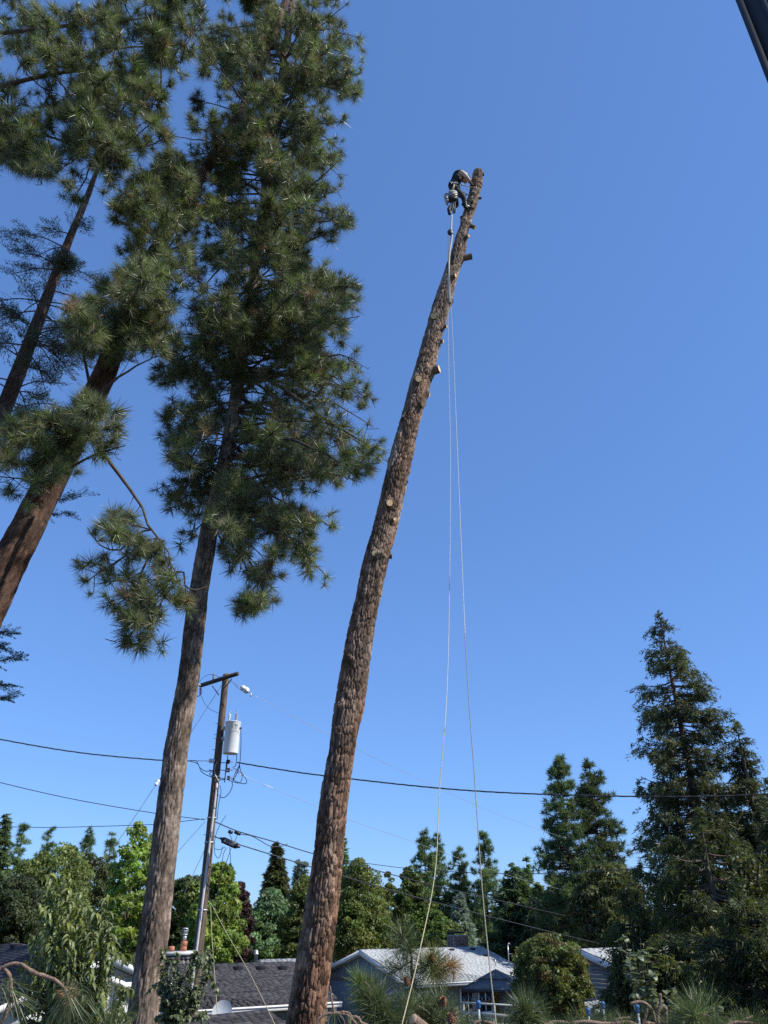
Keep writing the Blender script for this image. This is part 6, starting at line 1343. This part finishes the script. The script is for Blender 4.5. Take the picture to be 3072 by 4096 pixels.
mb = MB(); add_tube(mb, spline([cp(830, 820, 13.55), cp(900, 790, 13.6), cp(960, 720, 13.65), cp(1010, 655, 13.7)], 10), .008, 5); add_tube(mb, spline([cp(840, 830, 13.55), cp(930, 850, 13.6), cp(960, 890, 13.66)], 8), .012, 5); add_tube(mb, spline([cp(900, 900, 13.62), cp(930, 860, 13.62), cp(970, 880, 13.66)], 8), .014, 5); mb.build('tether', M['wire'], ly, colour=False)

# ------------------------------------------------------------------ climbing lines
line('climbing_rope', 'pale rope on the left hanging from the climber, turning yellow near the ground', [(1806, 868, 13.5), (1803, 930, 13.42), (1800, 1000, 13.38), (1794, 1060, 13.3), (1793, 1200, 13.2), (1794, 1400, 13.0), (1799, 1650, 12.5), (1802, 1852, 12.0), (1798, 2350, 10.8), (1787, 2778, 9.7), (1759, 3148, 8.7), (1741, 3482, 7.9), (1676, 3815, 7.1), (1605, 4110, 6.4)], .0048, 'rope', 120, 'rope', 'ropes', 'rope_y', .72)
line('climbing_rope', 'darker braided rope on the right hanging from the climber to the ground', [(1806, 868, 13.5), (1808, 960, 13.42), (1797, 1040, 13.3), (1800, 1150, 13.2), (1805, 1250, 13.1), (1810, 1330, 13.0), (1824, 1667, 12.3), (1852, 2352, 10.6), (1870, 2720, 9.6), (1898, 3111, 8.6), (1926, 3519, 7.6), (1955, 3830, 6.9), (1986, 4110, 6.3)], .0055, 'rope', 120, 'rope', 'ropes', 'rope_d', .62)
line('rope_bridge', 'thick white doubled rope end just below the climber', [(1807, 862, 13.49), (1806, 890, 13.46), (1804, 925, 13.42), (1808, 945, 13.4), (1800, 1000, 13.36), (1796, 1060, 13.3), (1797, 1180, 13.2), (1802, 1212, 13.15)], .020, 'rope', 40, 'rope', 'ropes')
line('rope_tail', 'thin dark rope tail alongside the white rope below the climber', [(1801, 915, 13.4), (1794, 945, 13.38), (1794, 1000, 13.34), (1793, 1060, 13.28), (1790, 1210, 13.15)], .008, 'wire', 30, 'rope', 'ropes')
dv_ = empty('rope_device'); tag(dv_, 'black rope grab hanging under the climber', 'rope grab'); c = at(1801, 930, 13.40)
blob('body', c, (.075, .05, .10), np.eye(3), 'black', dv_, 6, 10, .1); blob('knot', at(1800, 1210, 13.12), (.045, .04, .05), np.eye(3), 'rope_d', dv_, 7, 10, .15)
# ------------------------------------------------------------------ near broad-leaved plants
def leaf_strip(L, Wd, curl, fold, seed, colr, nseg=5, tipw=0.0, shape='lance'):
    rg = np.random.default_rng(seed); V = []; a = rg.uniform(-.2, .3); p = np.zeros(3); ang = a
    for k in range(nseg + 1):
        t = k / nseg; wv = Wd * (math.sin(math.pi * min(1, t * .92 + .08)) ** (.8 if shape == 'lance' else .55)) * (.5 if shape == 'lance' else .5) + .001
        fz = fold * wv; tw = rg.uniform(-.15, .15)
        V += [p + np.array([0, -wv, fz + tw * wv]), p.copy(), p + np.array([0, wv, fz - tw * wv])]
        p = p + np.array([math.cos(ang), 0, -math.sin(ang)]) * L / nseg; ang += curl / nseg
    Q_ = []
    for k in range(nseg): b = k * 3; Q_ += [[b, b + 1, b + 4, b + 3], [b + 1, b + 2, b + 5, b + 4]]
    k = rg.uniform(0, 1); c = np.asarray(colr[0]) * (1 - k) + np.asarray(colr[1]) * k
    return np.array(V), np.array(Q_), np.tile(c, (len(V), 1))
def leafy(name, label, cat, branches, leaves, r0, per_m, seed, single=300, tilt=.2, base=None, twigs=2, tl=(.1, .3), scale=(.75, 1.2), start=.25, leafmat='leaf'):
    """branches: list of polylines of photograph points (px,py,Y); leaves hang along each shoot"""
    rg = np.random.default_rng(seed); root = empty(name); tag(root, label, cat); items = []
    def dress(P, s0):
        Ls = np.linalg.norm(np.diff(P, axis=0), axis=1); Lt = Ls.sum(); cum = np.concatenate([[0], np.cumsum(Ls)])
        for k in range(int(Lt * per_m * (1 - s0)) + 2):
            u = (s0 + (1 - s0) * rg.uniform(0, 1)) * Lt; p = np.array([np.interp(u, cum, P[:, c]) for c in range(3)]); i_ = min(np.searchsorted(cum, u), len(P) - 1); tn = unit(P[i_] - P[i_ - 1] if i_ else P[1] - P[0])
            az = rg.uniform(0, 6.283); d = unit(tn * .35 + np.array([math.cos(az), math.sin(az), 0]) * .8 - UP * rg.uniform(-.2, .5)); items.append((p, d))
    for pl_ in branches:
        P = spline([at(*q) if not isinstance(q, np.ndarray) else q for q in pl_], 12); mb = MB(); add_tube(mb, P, np.linspace(r0, .003, 12), 6, cap=False); dress(P, start)
        for _ in range(twigs):
            k = rg.integers(4, 11); p = P[k]; d = unit(P[k] - P[k - 1] + rg.normal(0, .5, 3) + UP * .1); l = rg.uniform(*tl); T = spline([p, p + d * l * .5 + UP * .02, p + d * l - UP * .03], 6); add_tube(mb, T, np.linspace(.004, .002, 6), 4, cap=False); dress(T, .1)
        mb.build('shoot', M['twig'], root, colour=False)
    mes = []
    for V, Q_, C in leaves: b = MB(); b.add(V, Q_, C); mes.append(b.fill(bpy.data.meshes.new('leaf'), M[leafmat], smooth=True))
    Pn = np.array([p for p, d in items]); q = proj(Pn); dd = np.linalg.norm(Pn - CAM, axis=1); vis = (q[:, 0] > 0) & (q[:, 0] < 3072) & (q[:, 1] < 4096); solo = set(np.argsort(np.where(vis, dd, 99))[:single].tolist()); bulk = MB()
    for k, (p, d) in enumerate(items):
        x = d; y = unit(np.cross(UP + rg.normal(0, .25, 3), x)); z = np.cross(x, y); Rm = np.stack([x, y, z], 1); s = rg.uniform(*scale); v = rg.integers(len(leaves))
        if k in solo: place(link('leaf', mes[v], root), Rm, p, s)
        else: V, Q_, C = leaves[v]; bulk.add(V * s @ Rm.T + p, Q_, C * rg.uniform(.8, 1.2))
    if bulk.n: o = bulk.build('foliage', M[leafmat], root); o['kind'] = 'stuff'
    return root
# peach tree
pc_ = ((.085, .115, .034), (.215, .25, .10)); PL = [leaf_strip(.135, .025, 1.7 + .3 * k, .5, 600 + k, pc_, 4) for k in range(7)] + [leaf_strip(.12, .032, 2.6, .5, 620, ((.20, .22, .04), (.26, .27, .06)))]
tips = [(195, 3500), (272, 3490), (318, 3570), (245, 3585), (430, 3590), (168, 3640), (380, 3650), (440, 3690), (135, 3720), (98, 3840), (350, 3720), (285, 3680), (420, 3800), (485, 3900), (150, 3900), (62, 3960), (300, 3850), (222, 3800), (400, 3950), (510, 4060), (335, 4010), (205, 4010), (330, 3600), (215, 3690), (440, 4050), (120, 4030), (270, 3960), (370, 3880), (190, 3560), (440, 3770), (300, 3760), (250, 4060), (480, 4000)]
rg = np.random.default_rng(60); base_ = at(300, 4330, 8.8); base_[2] = 3.6; br = []
for px_, py_ in tips:
    y_ = 8.8 + rg.normal(0, .28); bx = 300 + (px_ - 300) * .35; br.append([base_ + rg.normal(0, .02, 3), at(bx, 4150, 8.8 + (y_ - 8.8) * .3), at(300 + (px_ - 300) * .8, (4150 + py_) / 2 + 30, y_), at(px_, py_, y_)])
pt_ = leafy('peach_tree', 'young peach tree with long drooping curled leaves in the left foreground', 'peach tree', br, PL, .009, 120, 61, tl=(.1, .28), start=.28)
mb = MB(); add_tube(mb, [base_ - UP * .3, base_ + UP * .05], [.06, .045], 10); mb.build('trunk', M['twig_fore'], pt_, colour=False)
# small tree in front of the pole
rg = np.random.default_rng(63); pe = ((.09, .12, .06), (.25, .28, .16)); PE = [leaf_strip(.065, .036, .6 + .2 * k, .3, 640 + k, pe, 3, shape='oval') for k in range(5)]; br = []; b0 = at(665, 4330, 11.5); b0[2] = 2.9
for px_, py_ in ((842, 3800), (800, 3845), (760, 3860), (822, 3885), (700, 3870), (660, 3880), (645, 3930), (720, 3930), (770, 3960), (800, 4000), (810, 4050), (660, 4000), (640, 4060), (700, 4060), (750, 4070), (690, 3990), (730, 4010), (780, 3810), (850, 3830), (655, 3800), (670, 3840), (712, 3850)):
    y_ = 11.5 + rg.normal(0, .25); br.append([b0 + rg.normal(0, .02, 3), at(672 + (px_ - 672) * .3, 4120, 11.5), at(672 + (px_ - 672) * .75, (4100 + py_) / 2, y_), at(px_, py_, y_), at(px_ + rg.uniform(-25, 25), py_ + rg.uniform(15, 45), y_ - .05)])
pe_ = leafy('pear_tree', 'small grey-green leafy tree standing in front of the pole foot', 'tree', br, PE, .008, 120, 64, tl=(.1, .3), start=.42)
# big-leaved shrub by the dark cedars, dry weeds
rg = np.random.default_rng(66); bl_ = ((.075, .10, .05), (.19, .22, .12)); BL = [leaf_strip(.11, .10, .7 + .2 * k, .25, 660 + k, bl_, 4, shape='oval') for k in range(5)]; br = []; b0 = at(2640, 4300, 14.2); b0[2] = 2.0
for px_, py_ in ((2470, 3760), (2500, 3745), (2530, 3775), (2560, 3750), (2590, 3790), (2490, 3850), (2540, 3860), (2580, 3850), (2600, 3900), (2550, 3920), (2620, 3940), (2660, 3960), (2590, 3960), (2500, 3800), (2610, 3870)):
    y_ = 14.2 + rg.normal(0, .3); br.append([b0 + rg.normal(0, .03, 3), at(2630, 4110, 14.2), at(2600 + (px_ - 2600) * .6, (4080 + py_) / 2, y_), at(px_, py_, y_)])
leafy('big_leaved_shrub', 'shrub with pale broad leaves in front of the dark cedars', 'shrub', br, BL, .012, 16, 67, tl=(.1, .35), start=.5)
rg = np.random.default_rng(68); IV = [leaf_strip(.07, .06, .7, .25, 690 + k, ((.08, .10, .035), (.2, .22, .10)), 4, shape='oval') for k in range(4)]; br = []
for px_, py_ in ((2690, 3950), (2850, 4030), (2880, 4060), (2900, 4085), (2870, 4000), (2700, 4060), (2760, 4000), (2920, 4070)):
    br.append([at(px_ - 20, 4180, 9.6), at(px_ - 5, 4100, 9.6), at(px_, py_, 9.5)])
leafy('leafy_weed', 'low leafy weeds behind the cut branches at right', 'weed', br, IV, .005, 26, 69, single=60, tl=(.06, .15), start=.4)

# ------------------------------------------------------------------ cut pine branches in the foreground
NT = [make_tuft(250, .205, 700 + k, .0032, (18, 105), ((.055, .085, .034), (.19, .215, .10)), two=True, stem=.14, droop=.12) for k in range(4)]
NF = make_tuft(250, .19, 710, .0032, (15, 100), ((.10, .15, .035), (.20, .26, .07)), two=True, stem=.12, droop=.08)
NB = make_tuft(200, .16, 712, .0032, (20, 115), ((.30, .15, .07), (.52, .33, .17)), two=True, stem=.1, droop=.2)
NG = make_tuft(250, .20, 713, .0032, (18, 105), ((.12, .14, .03), (.30, .27, .08)), two=True, stem=.12, droop=.12)
NH = make_tuft(46, .22, 714, .0030, (4, 46), ((.05, .075, .035), (.17, .19, .09)), two=True, stem=.10, droop=-.05)
NM = {k: tuft_mesh(v) for k, v in (('a', NT[0]), ('b', NT[1]), ('c', NT[2]), ('d', NT[3]), ('f', NF), ('n', NB), ('g', NG), ('h', NH))}
def pxdir(p, dx, dy, dz=0.0):            # direction given as a step right / down in the picture
    return unit(_r * dx - _u * dy - _f * dz)
rgx = np.random.default_rng(71)
def cut_branch(label, stems, tufts, Y, mat='twig_fore', cat='branch'):
    root = empty('cut_branch'); tag(root, label, cat, 'cut pine branches lying in the foreground')
    for st in stems:
        pts, r0, r1 = st; P = spline([at(p[0], p[1], Y + (p[2] if len(p) > 2 else 0)) for p in pts], 16); mb = MB(); rr = np.linspace(r0, r1, 16) * (1 + .10 * rgx.normal(size=16)); add_tube(mb, P + rgx.normal(0, r0 * .12, P.shape), rr, 10)
        mb.build('stem', M[mat], root, colour=False)
    for t in tufts:
        px_, py_, s, kind, dx, dy = t[:6]; dz = t[6] if len(t) > 6 else .15; y_ = Y + (t[7] if len(t) > 7 else rgx.normal(0, .08))
        o = link('needle_tuft', NM[kind], root); place(o, rot_to(pxdir(None, dx, dy, dz), rgx.uniform(0, 6.28)), at(px_, py_, y_), s)
        if kind == 'n': o['label'] = 'dead brown needle tuft'
    return root
cut_branch('upright pine top with a brown dead tuft standing in front of the pale roof', [([(1668, 4130), (1655, 4000), (1648, 3900), (1642, 3800), (1610, 3742)], .016, .007), ([(1645, 3845), (1610, 3868), (1585, 3885)], .008, .005), ([(1648, 3890), (1690, 3868), (1735, 3862), (1800, 3868)], .010, .005), ([(1648, 3920), (1632, 3938)], .007, .005), ([(1690, 3868), (1720, 3850)], .007, .005)],
    [(1606, 3738, 1.15, 'a', -.15, -1, .2), (1640, 3800, .75, 'b', .3, -1), (1575, 3880, 1.0, 'c', -.8, .2), (1622, 3745, .8, 'b', .5, -1), (1728, 3845, 1.1, 'g', -.1, -1, .2), (1762, 3868, 1.05, 'a', .4, -.6, .3), (1806, 3862, .95, 'n', .7, -.4, .2), (1815, 3885, .7, 'n', .4, .8), (1640, 3935, .95, 'd', -.4, -.5, .5), (1690, 3860, .8, 'b', -.2, -1), (1745, 3880, .9, 'c', .2, .5)], 7.4)
cut_branch('dense green pine branch cluster right of the bare trunk foot', [([(1495, 4140), (1485, 4020), (1476, 3950), (1450, 3925)], .014, .007), ([(1485, 4030), (1530, 4010), (1555, 4020)], .009, .005)],
    [(1440, 3930, .95, 'f', -.4, -1, .2), (1478, 3960, 1.0, 'a', .2, -1, .3), (1465, 3990, 1.0, 'b', -.8, -.1), (1510, 4000, 1.0, 'c', .5, -.7), (1500, 4050, 1.05, 'd', -.1, -.4, .7), (1555, 4025, 1.0, 'a', .8, -.4), (1585, 4070, 1.0, 'b', .6, -.3), (1470, 4060, .9, 'c', -.6, .2), (1545, 4075, .95, 'd', .2, -.5, .6)], 7.0)
cut_branch('heap of pine tufts with cones below the upright pine top', [([(1770, 4140), (1765, 4060), (1762, 3985)], .013, .007), ([(1700, 4140), (1695, 4050), (1690, 4010)], .011, .006), ([(1835, 4140), (1800, 4080), (1790, 4050)], .012, .006)],
    [(1765, 4012, .95, 'a', .1, -1, .2), (1700, 4035, .95, 'b', -.3, -1, .2), (1660, 4040, .95, 'c', -.6, -.7), (1738, 4040, 1.0, 'd', .1, -.6, .6), (1795, 4062, .85, 'a', .7, -.5), (1700, 4075, .9, 'g', .2, -.3, .6), (1640, 4085, .9, 'b', -.7, -.2), (1770, 4090, .95, 'c', .3, -.4, .5), (1840, 4080, .9, 'd', .8, -.3), (1625, 4010, .8, 'a', -.4, -.8)], 7.0)
cut_branch('bare scaly twig bent over beside the bare trunk foot', [([(1250, 4110), (1285, 4066), (1330, 4052), (1385, 4058), (1418, 4088), (1440, 4120)], .012, .009), ([(1395, 4120), (1402, 4080), (1428, 4070), (1448, 4092), (1490, 4106)], .013, .008), ([(1320, 3944), (1326, 3995), (1338, 4054)], .005, .008), ([(1338, 4054), (1372, 4048), (1395, 4052), (1412, 4075)], .008, .006), ([(1360, 4056), (1375, 4080), (1380, 4105)], .006, .004), ([(1385, 4050), (1400, 4062), (1440, 4068)], .007, .004)],
    [(1335, 4085, .75, 'h', -.1, 1), (1400, 4090, .6, 'h', .3, 1)], 6.6)
cut_branch('arching scaly pine twig with hanging needles in the lower left corner', [([(-40, 3900), (15, 3868), (70, 3852), (120, 3880), (160, 3900), (210, 3915), (250, 3945), (278, 3978)], .011, .009), ([(14, 3868), (36, 3900), (44, 3960), (30, 4040), (0, 4100), (-30, 4130)], .011, .010), ([(44, 3970), (58, 3972)], .006, .004)],
    [(275, 3985, 1.1, 'h', -.45, 1), (280, 3990, 1.0, 'h', .15, 1), (285, 3985, .8, 'h', .7, .8), (274, 3990, .45, 'n', .25, 1), (50, 3970, 1.0, 'h', .9, .6), (52, 3975, 1.0, 'h', .4, 1)], 4.9)
cut_branch('long-needled pine spray at the bottom edge left of the straight trunk', [([(470, 4140), (455, 4110)], .008, .005)], [(440, 4100, 1.1, 'h', .2, -1), (420, 4105, 1.1, 'h', -.5, -1), (470, 4105, 1.1, 'h', .7, -.9), (230, 4105, 1.0, 'h', .6, -.5)], 5.0)
cut_branch('dark leaning stick with a tuft in front of the gazebo', [([(2020, 4130), (2050, 4070), (2076, 4024)], .013, .012), ([(2225, 4130), (2165, 4075), (2105, 4030)], .008, .006)],
    [(2095, 4030, .95, 'a', .0, -1, .2), (2110, 4040, 1.05, 'c', -.3, -.5, .6), (2080, 4070, 1.0, 'd', -.5, -.3, .4), (2130, 4075, 1.0, 'b', .5, -.4, .4)], 7.0)
cut_branch('pale dry pine spray between the blue-capped stakes', [([(2345, 4130), (2385, 4095), (2420, 4085)], .007, .004), ([(2180, 4110), (2210, 4088), (2260, 4090), (2300, 4110)], .012, .010)],
    [(2395, 4085, 1.0, 'h', .8, -.7), (2385, 4090, 1.0, 'h', .2, -1), (2400, 4090, .95, 'h', 1, .1), (2330, 4095, .9, 'h', -.5, -.9), (2180, 4060, .8, 'h', -.3, -1)], 6.8)
cut_branch('forked stubby pine limbs in front of the dark cedars', [([(2520, 4018), (2560, 4008), (2590, 4020), (2612, 4050), (2630, 4120)], .011, .013), ([(2592, 4024), (2580, 4070), (2560, 4120)], .012, .011), ([(2640, 3975), (2642, 4010), (2632, 4060), (2635, 4120)], .012, .014), ([(2660, 4030), (2664, 4075), (2662, 4120)], .014, .016), ([(2545, 4120), (2580, 4095), (2620, 4098), (2660, 4110)], .014, .012)], [(2600, 4050, .7, 'h', .4, -1), (2570, 4080, .7, 'h', -.4, -1)], 6.6)
cut_branch('thick green needle spray beside the forked limbs at lower right', [([(2830, 4125), (2842, 4080), (2838, 4066), (2800, 4060), (2770, 4064)], .014, .009), ([(2760, 4064), (2800, 4058)], .008, .007)],
    [(2770, 4062, 1.2, 'a', -1, .0, .2), (2760, 4064, 1.15, 'h', -1, .3), (2765, 4060, 1.1, 'h', -.6, -.9), (2770, 4062, 1.0, 'h', .0, -1), (2775, 4060, .95, 'h', .5, -1), (2760, 4070, 1.1, 'h', -.9, .9), (2765, 4060, 1.1, 'b', -.6, -.5, .3)], 6.4)
cut_branch('low pile of pine tufts along the bottom edge under the gazebo', [([(1870, 4130), (1905, 4090), (1960, 4092), (2010, 4110)], .013, .010), ([(1850, 4100), (1890, 4104), (1940, 4120)], .009, .007)],
    [(1880, 4106, 0.64, 'a', -.3, -1), (1930, 4113, 0.64, 'b', .3, -1), (1975, 4116, 0.60, 'c', .2, -1), (2010, 4108, 0.64, 'd', .6, -.6), (1860, 4118, 0.64, 'c', -.5, -.6)], 6.5)
cut_branch('low tangle of pine limbs between the dry spray and forked limbs', [([(2260, 4105), (2330, 4086), (2420, 4098), (2500, 4088), (2560, 4105)], .015, .012), ([(2430, 4120), (2470, 4078), (2520, 4070)], .010, .006), ([(2150, 4120), (2190, 4100), (2250, 4112)], .012, .010)],
    [(2290, 4113, 0.64, 'd', -.2, -1), (2455, 4108, 0.68, 'a', .1, -1), (2505, 4103, 0.64, 'c', .4, -1), (2240, 4118, 0.60, 'b', -.5, -.8)], 6.3)
cut_branch('low needle sprays along the bottom edge in the right corner', [([(2860, 4130), (2920, 4096), (2990, 4090), (3060, 4110)], .012, .008), ([(2960, 4125), (2985, 4080), (3010, 4064)], .008, .005)],
    [(2900, 4113, 0.72, 'h', -.3, -1), (2950, 4108, 0.72, 'd', .2, -1), (3010, 4093, 0.68, 'a', .3, -1), (3050, 4113, 0.72, 'h', .5, -1), (2690, 4108, 0.72, 'c', -.2, -1), (2860, 4118, 0.64, 'b', .2, -1)], 6.3)
# sawn log end
lg = empty('sawn_limb'); tag(lg, 'short sawn pine limb with pale cut end at the bottom edge', 'log'); A_, B_ = at(1652, 4076, 6.5), at(1715, 4125, 6.6); mb = MB(); add_tube(mb, np.linspace(A_, B_, 6), .036, 14); mb.build('bark', M['twig_fore'], lg, colour=False); mb = MB(); dr_ = unit(A_ - B_); add_lathe(mb, A_ - dr_ * .01, A_ + dr_ * .004, [(0, .033), (.9, .033), (1, .030)], 16); mb.build('cut_face', M['cut_wood'], lg, colour=False)
# cones
def cone(label, px_, py_, Y, dx, dy, s=1.0):
    root = empty('pine_cone'); tag(root, label, 'pine cone', 'pine cones on the cut branches'); ax_ = pxdir(None, dx, dy, .2); c = at(px_, py_, Y); Rm = frame(ax_); mb = MB(); add_lathe(mb, c - ax_ * .04 * s, c + ax_ * .045 * s, [(0, .008 * s), (.25, .022 * s), (.6, .017 * s), (1, .003 * s)], 10, np.array([.12, .06, .04])); mb.build('core', M['bark'], root); sc_m = MB()
    for k in range(60):
        t = k / 60; a = k * 2.4; r = (.026 * math.sin(math.pi * (t * .8 + .2)) + .006) * s; p = c - ax_ * .04 * s + ax_ * .085 * s * t; o_ = Rm[:, 0] * math.cos(a) + Rm[:, 1] * math.sin(a); sd_ = np.cross(ax_, o_); sc_m.add([p + o_ * r * .5 - sd_ * .007 * s, p + o_ * r * .5 + sd_ * .007 * s, p + o_ * r * 1.15 + ax_ * .008 * s], [[0, 1, 2]], np.array([.26, .14, .08]) * (.7 + .6 * ((k * 7) % 5) / 5))
    sc_m.build('scales', M['bark'], root)
cone('pine cone at the tip of the yellowing tuft before the pale roof', 1728, 3832, 7.3, -.1, -1); cone('pine cone on the tuft left of the yellow rope', 1628, 3925, 7.2, -.2, -1); cone('pine cone among the tufts under the upright pine top', 1772, 4005, 6.8, .2, -1); cone('brown pine cone standing at the bottom edge right of the sawn limb', 1808, 4078, 6.5, -.3, -1, 1.3)
# ------------------------------------------------------------------ staked netting
M['blue_cap'] = pmat('blue_plastic_cap', (.02, .10, .28), (.04, .15, .36), scale=6, rough=.45); M['green_stake'] = pmat('pale_green_stake', (.28, .36, .35), (.38, .46, .45), scale=6, rough=.5)
for px_, py_, Y, lab in ((1914, 4018, 8.6, 'blue-capped garden stake in front of the deck rail'), (2131, 4020, 8.8, 'blue-capped garden stake at the left foot of the round bush'), (2352, 4046, 8.9, 'blue-capped garden stake before the little shed roof'), (2411, 4020, 9.4, 'blue-capped garden stake right of the little shed roof'), (2549, 4034, 8.4, 'blue-capped garden stake beside the forked limbs')):
    st = empty('garden_stake'); tag(st, lab, 'garden stake', 'blue-capped stakes holding the netting'); t_ = at(px_, py_, Y); b_ = np.array([t_[0] + .02, t_[1], float(ground_z(np.array(t_[0]), np.array(Y))) - .1]); mb = MB(); add_tube(mb, [b_, t_ - UP * .02], .011, 8); mb.build('rod', M['green_stake'], st, colour=False)
    mb = MB(); add_lathe(mb, t_ - UP * .035, t_ + UP * .035, [(0, .014), (.25, .022), (.5, .018), (.6, .024), (.85, .022), (1, .008)], 12); mb.build('cap', M['blue_cap'], st, colour=False)
M['net'] = pmat('black_netting', (.012, .012, .012), (.03, .03, .03), scale=5, rough=.8)
pts = [at(1912, 4035, 8.6), at(1945, 4075, 8.6), at(1985, 4110, 8.6), at(2131, 4060, 8.8), at(2240, 4085, 8.8), at(2352, 4075, 8.9), at(2470, 4080, 8.7), at(2552, 4046, 8.4)]; Pn = spline(pts, 180); mb = MB()
for k in range(0, 180): 
    p = Pn[k]; mb.add([p + np.array([-.0012, 0, 0]), p + np.array([.0012, 0, 0]), p + np.array([.0012, .02, -.8]), p + np.array([-.0012, .02, -.8])], [[0, 1, 2, 3]])
for h in np.arange(0, .8, .02): add_tube(mb, Pn[::3] + np.array([0, .0, -h]), .0012, 3, cap=False)
o = mb.build('netting', M['net'], None, colour=False); tag(o, 'black mesh netting strung between the blue-capped stakes', 'netting')
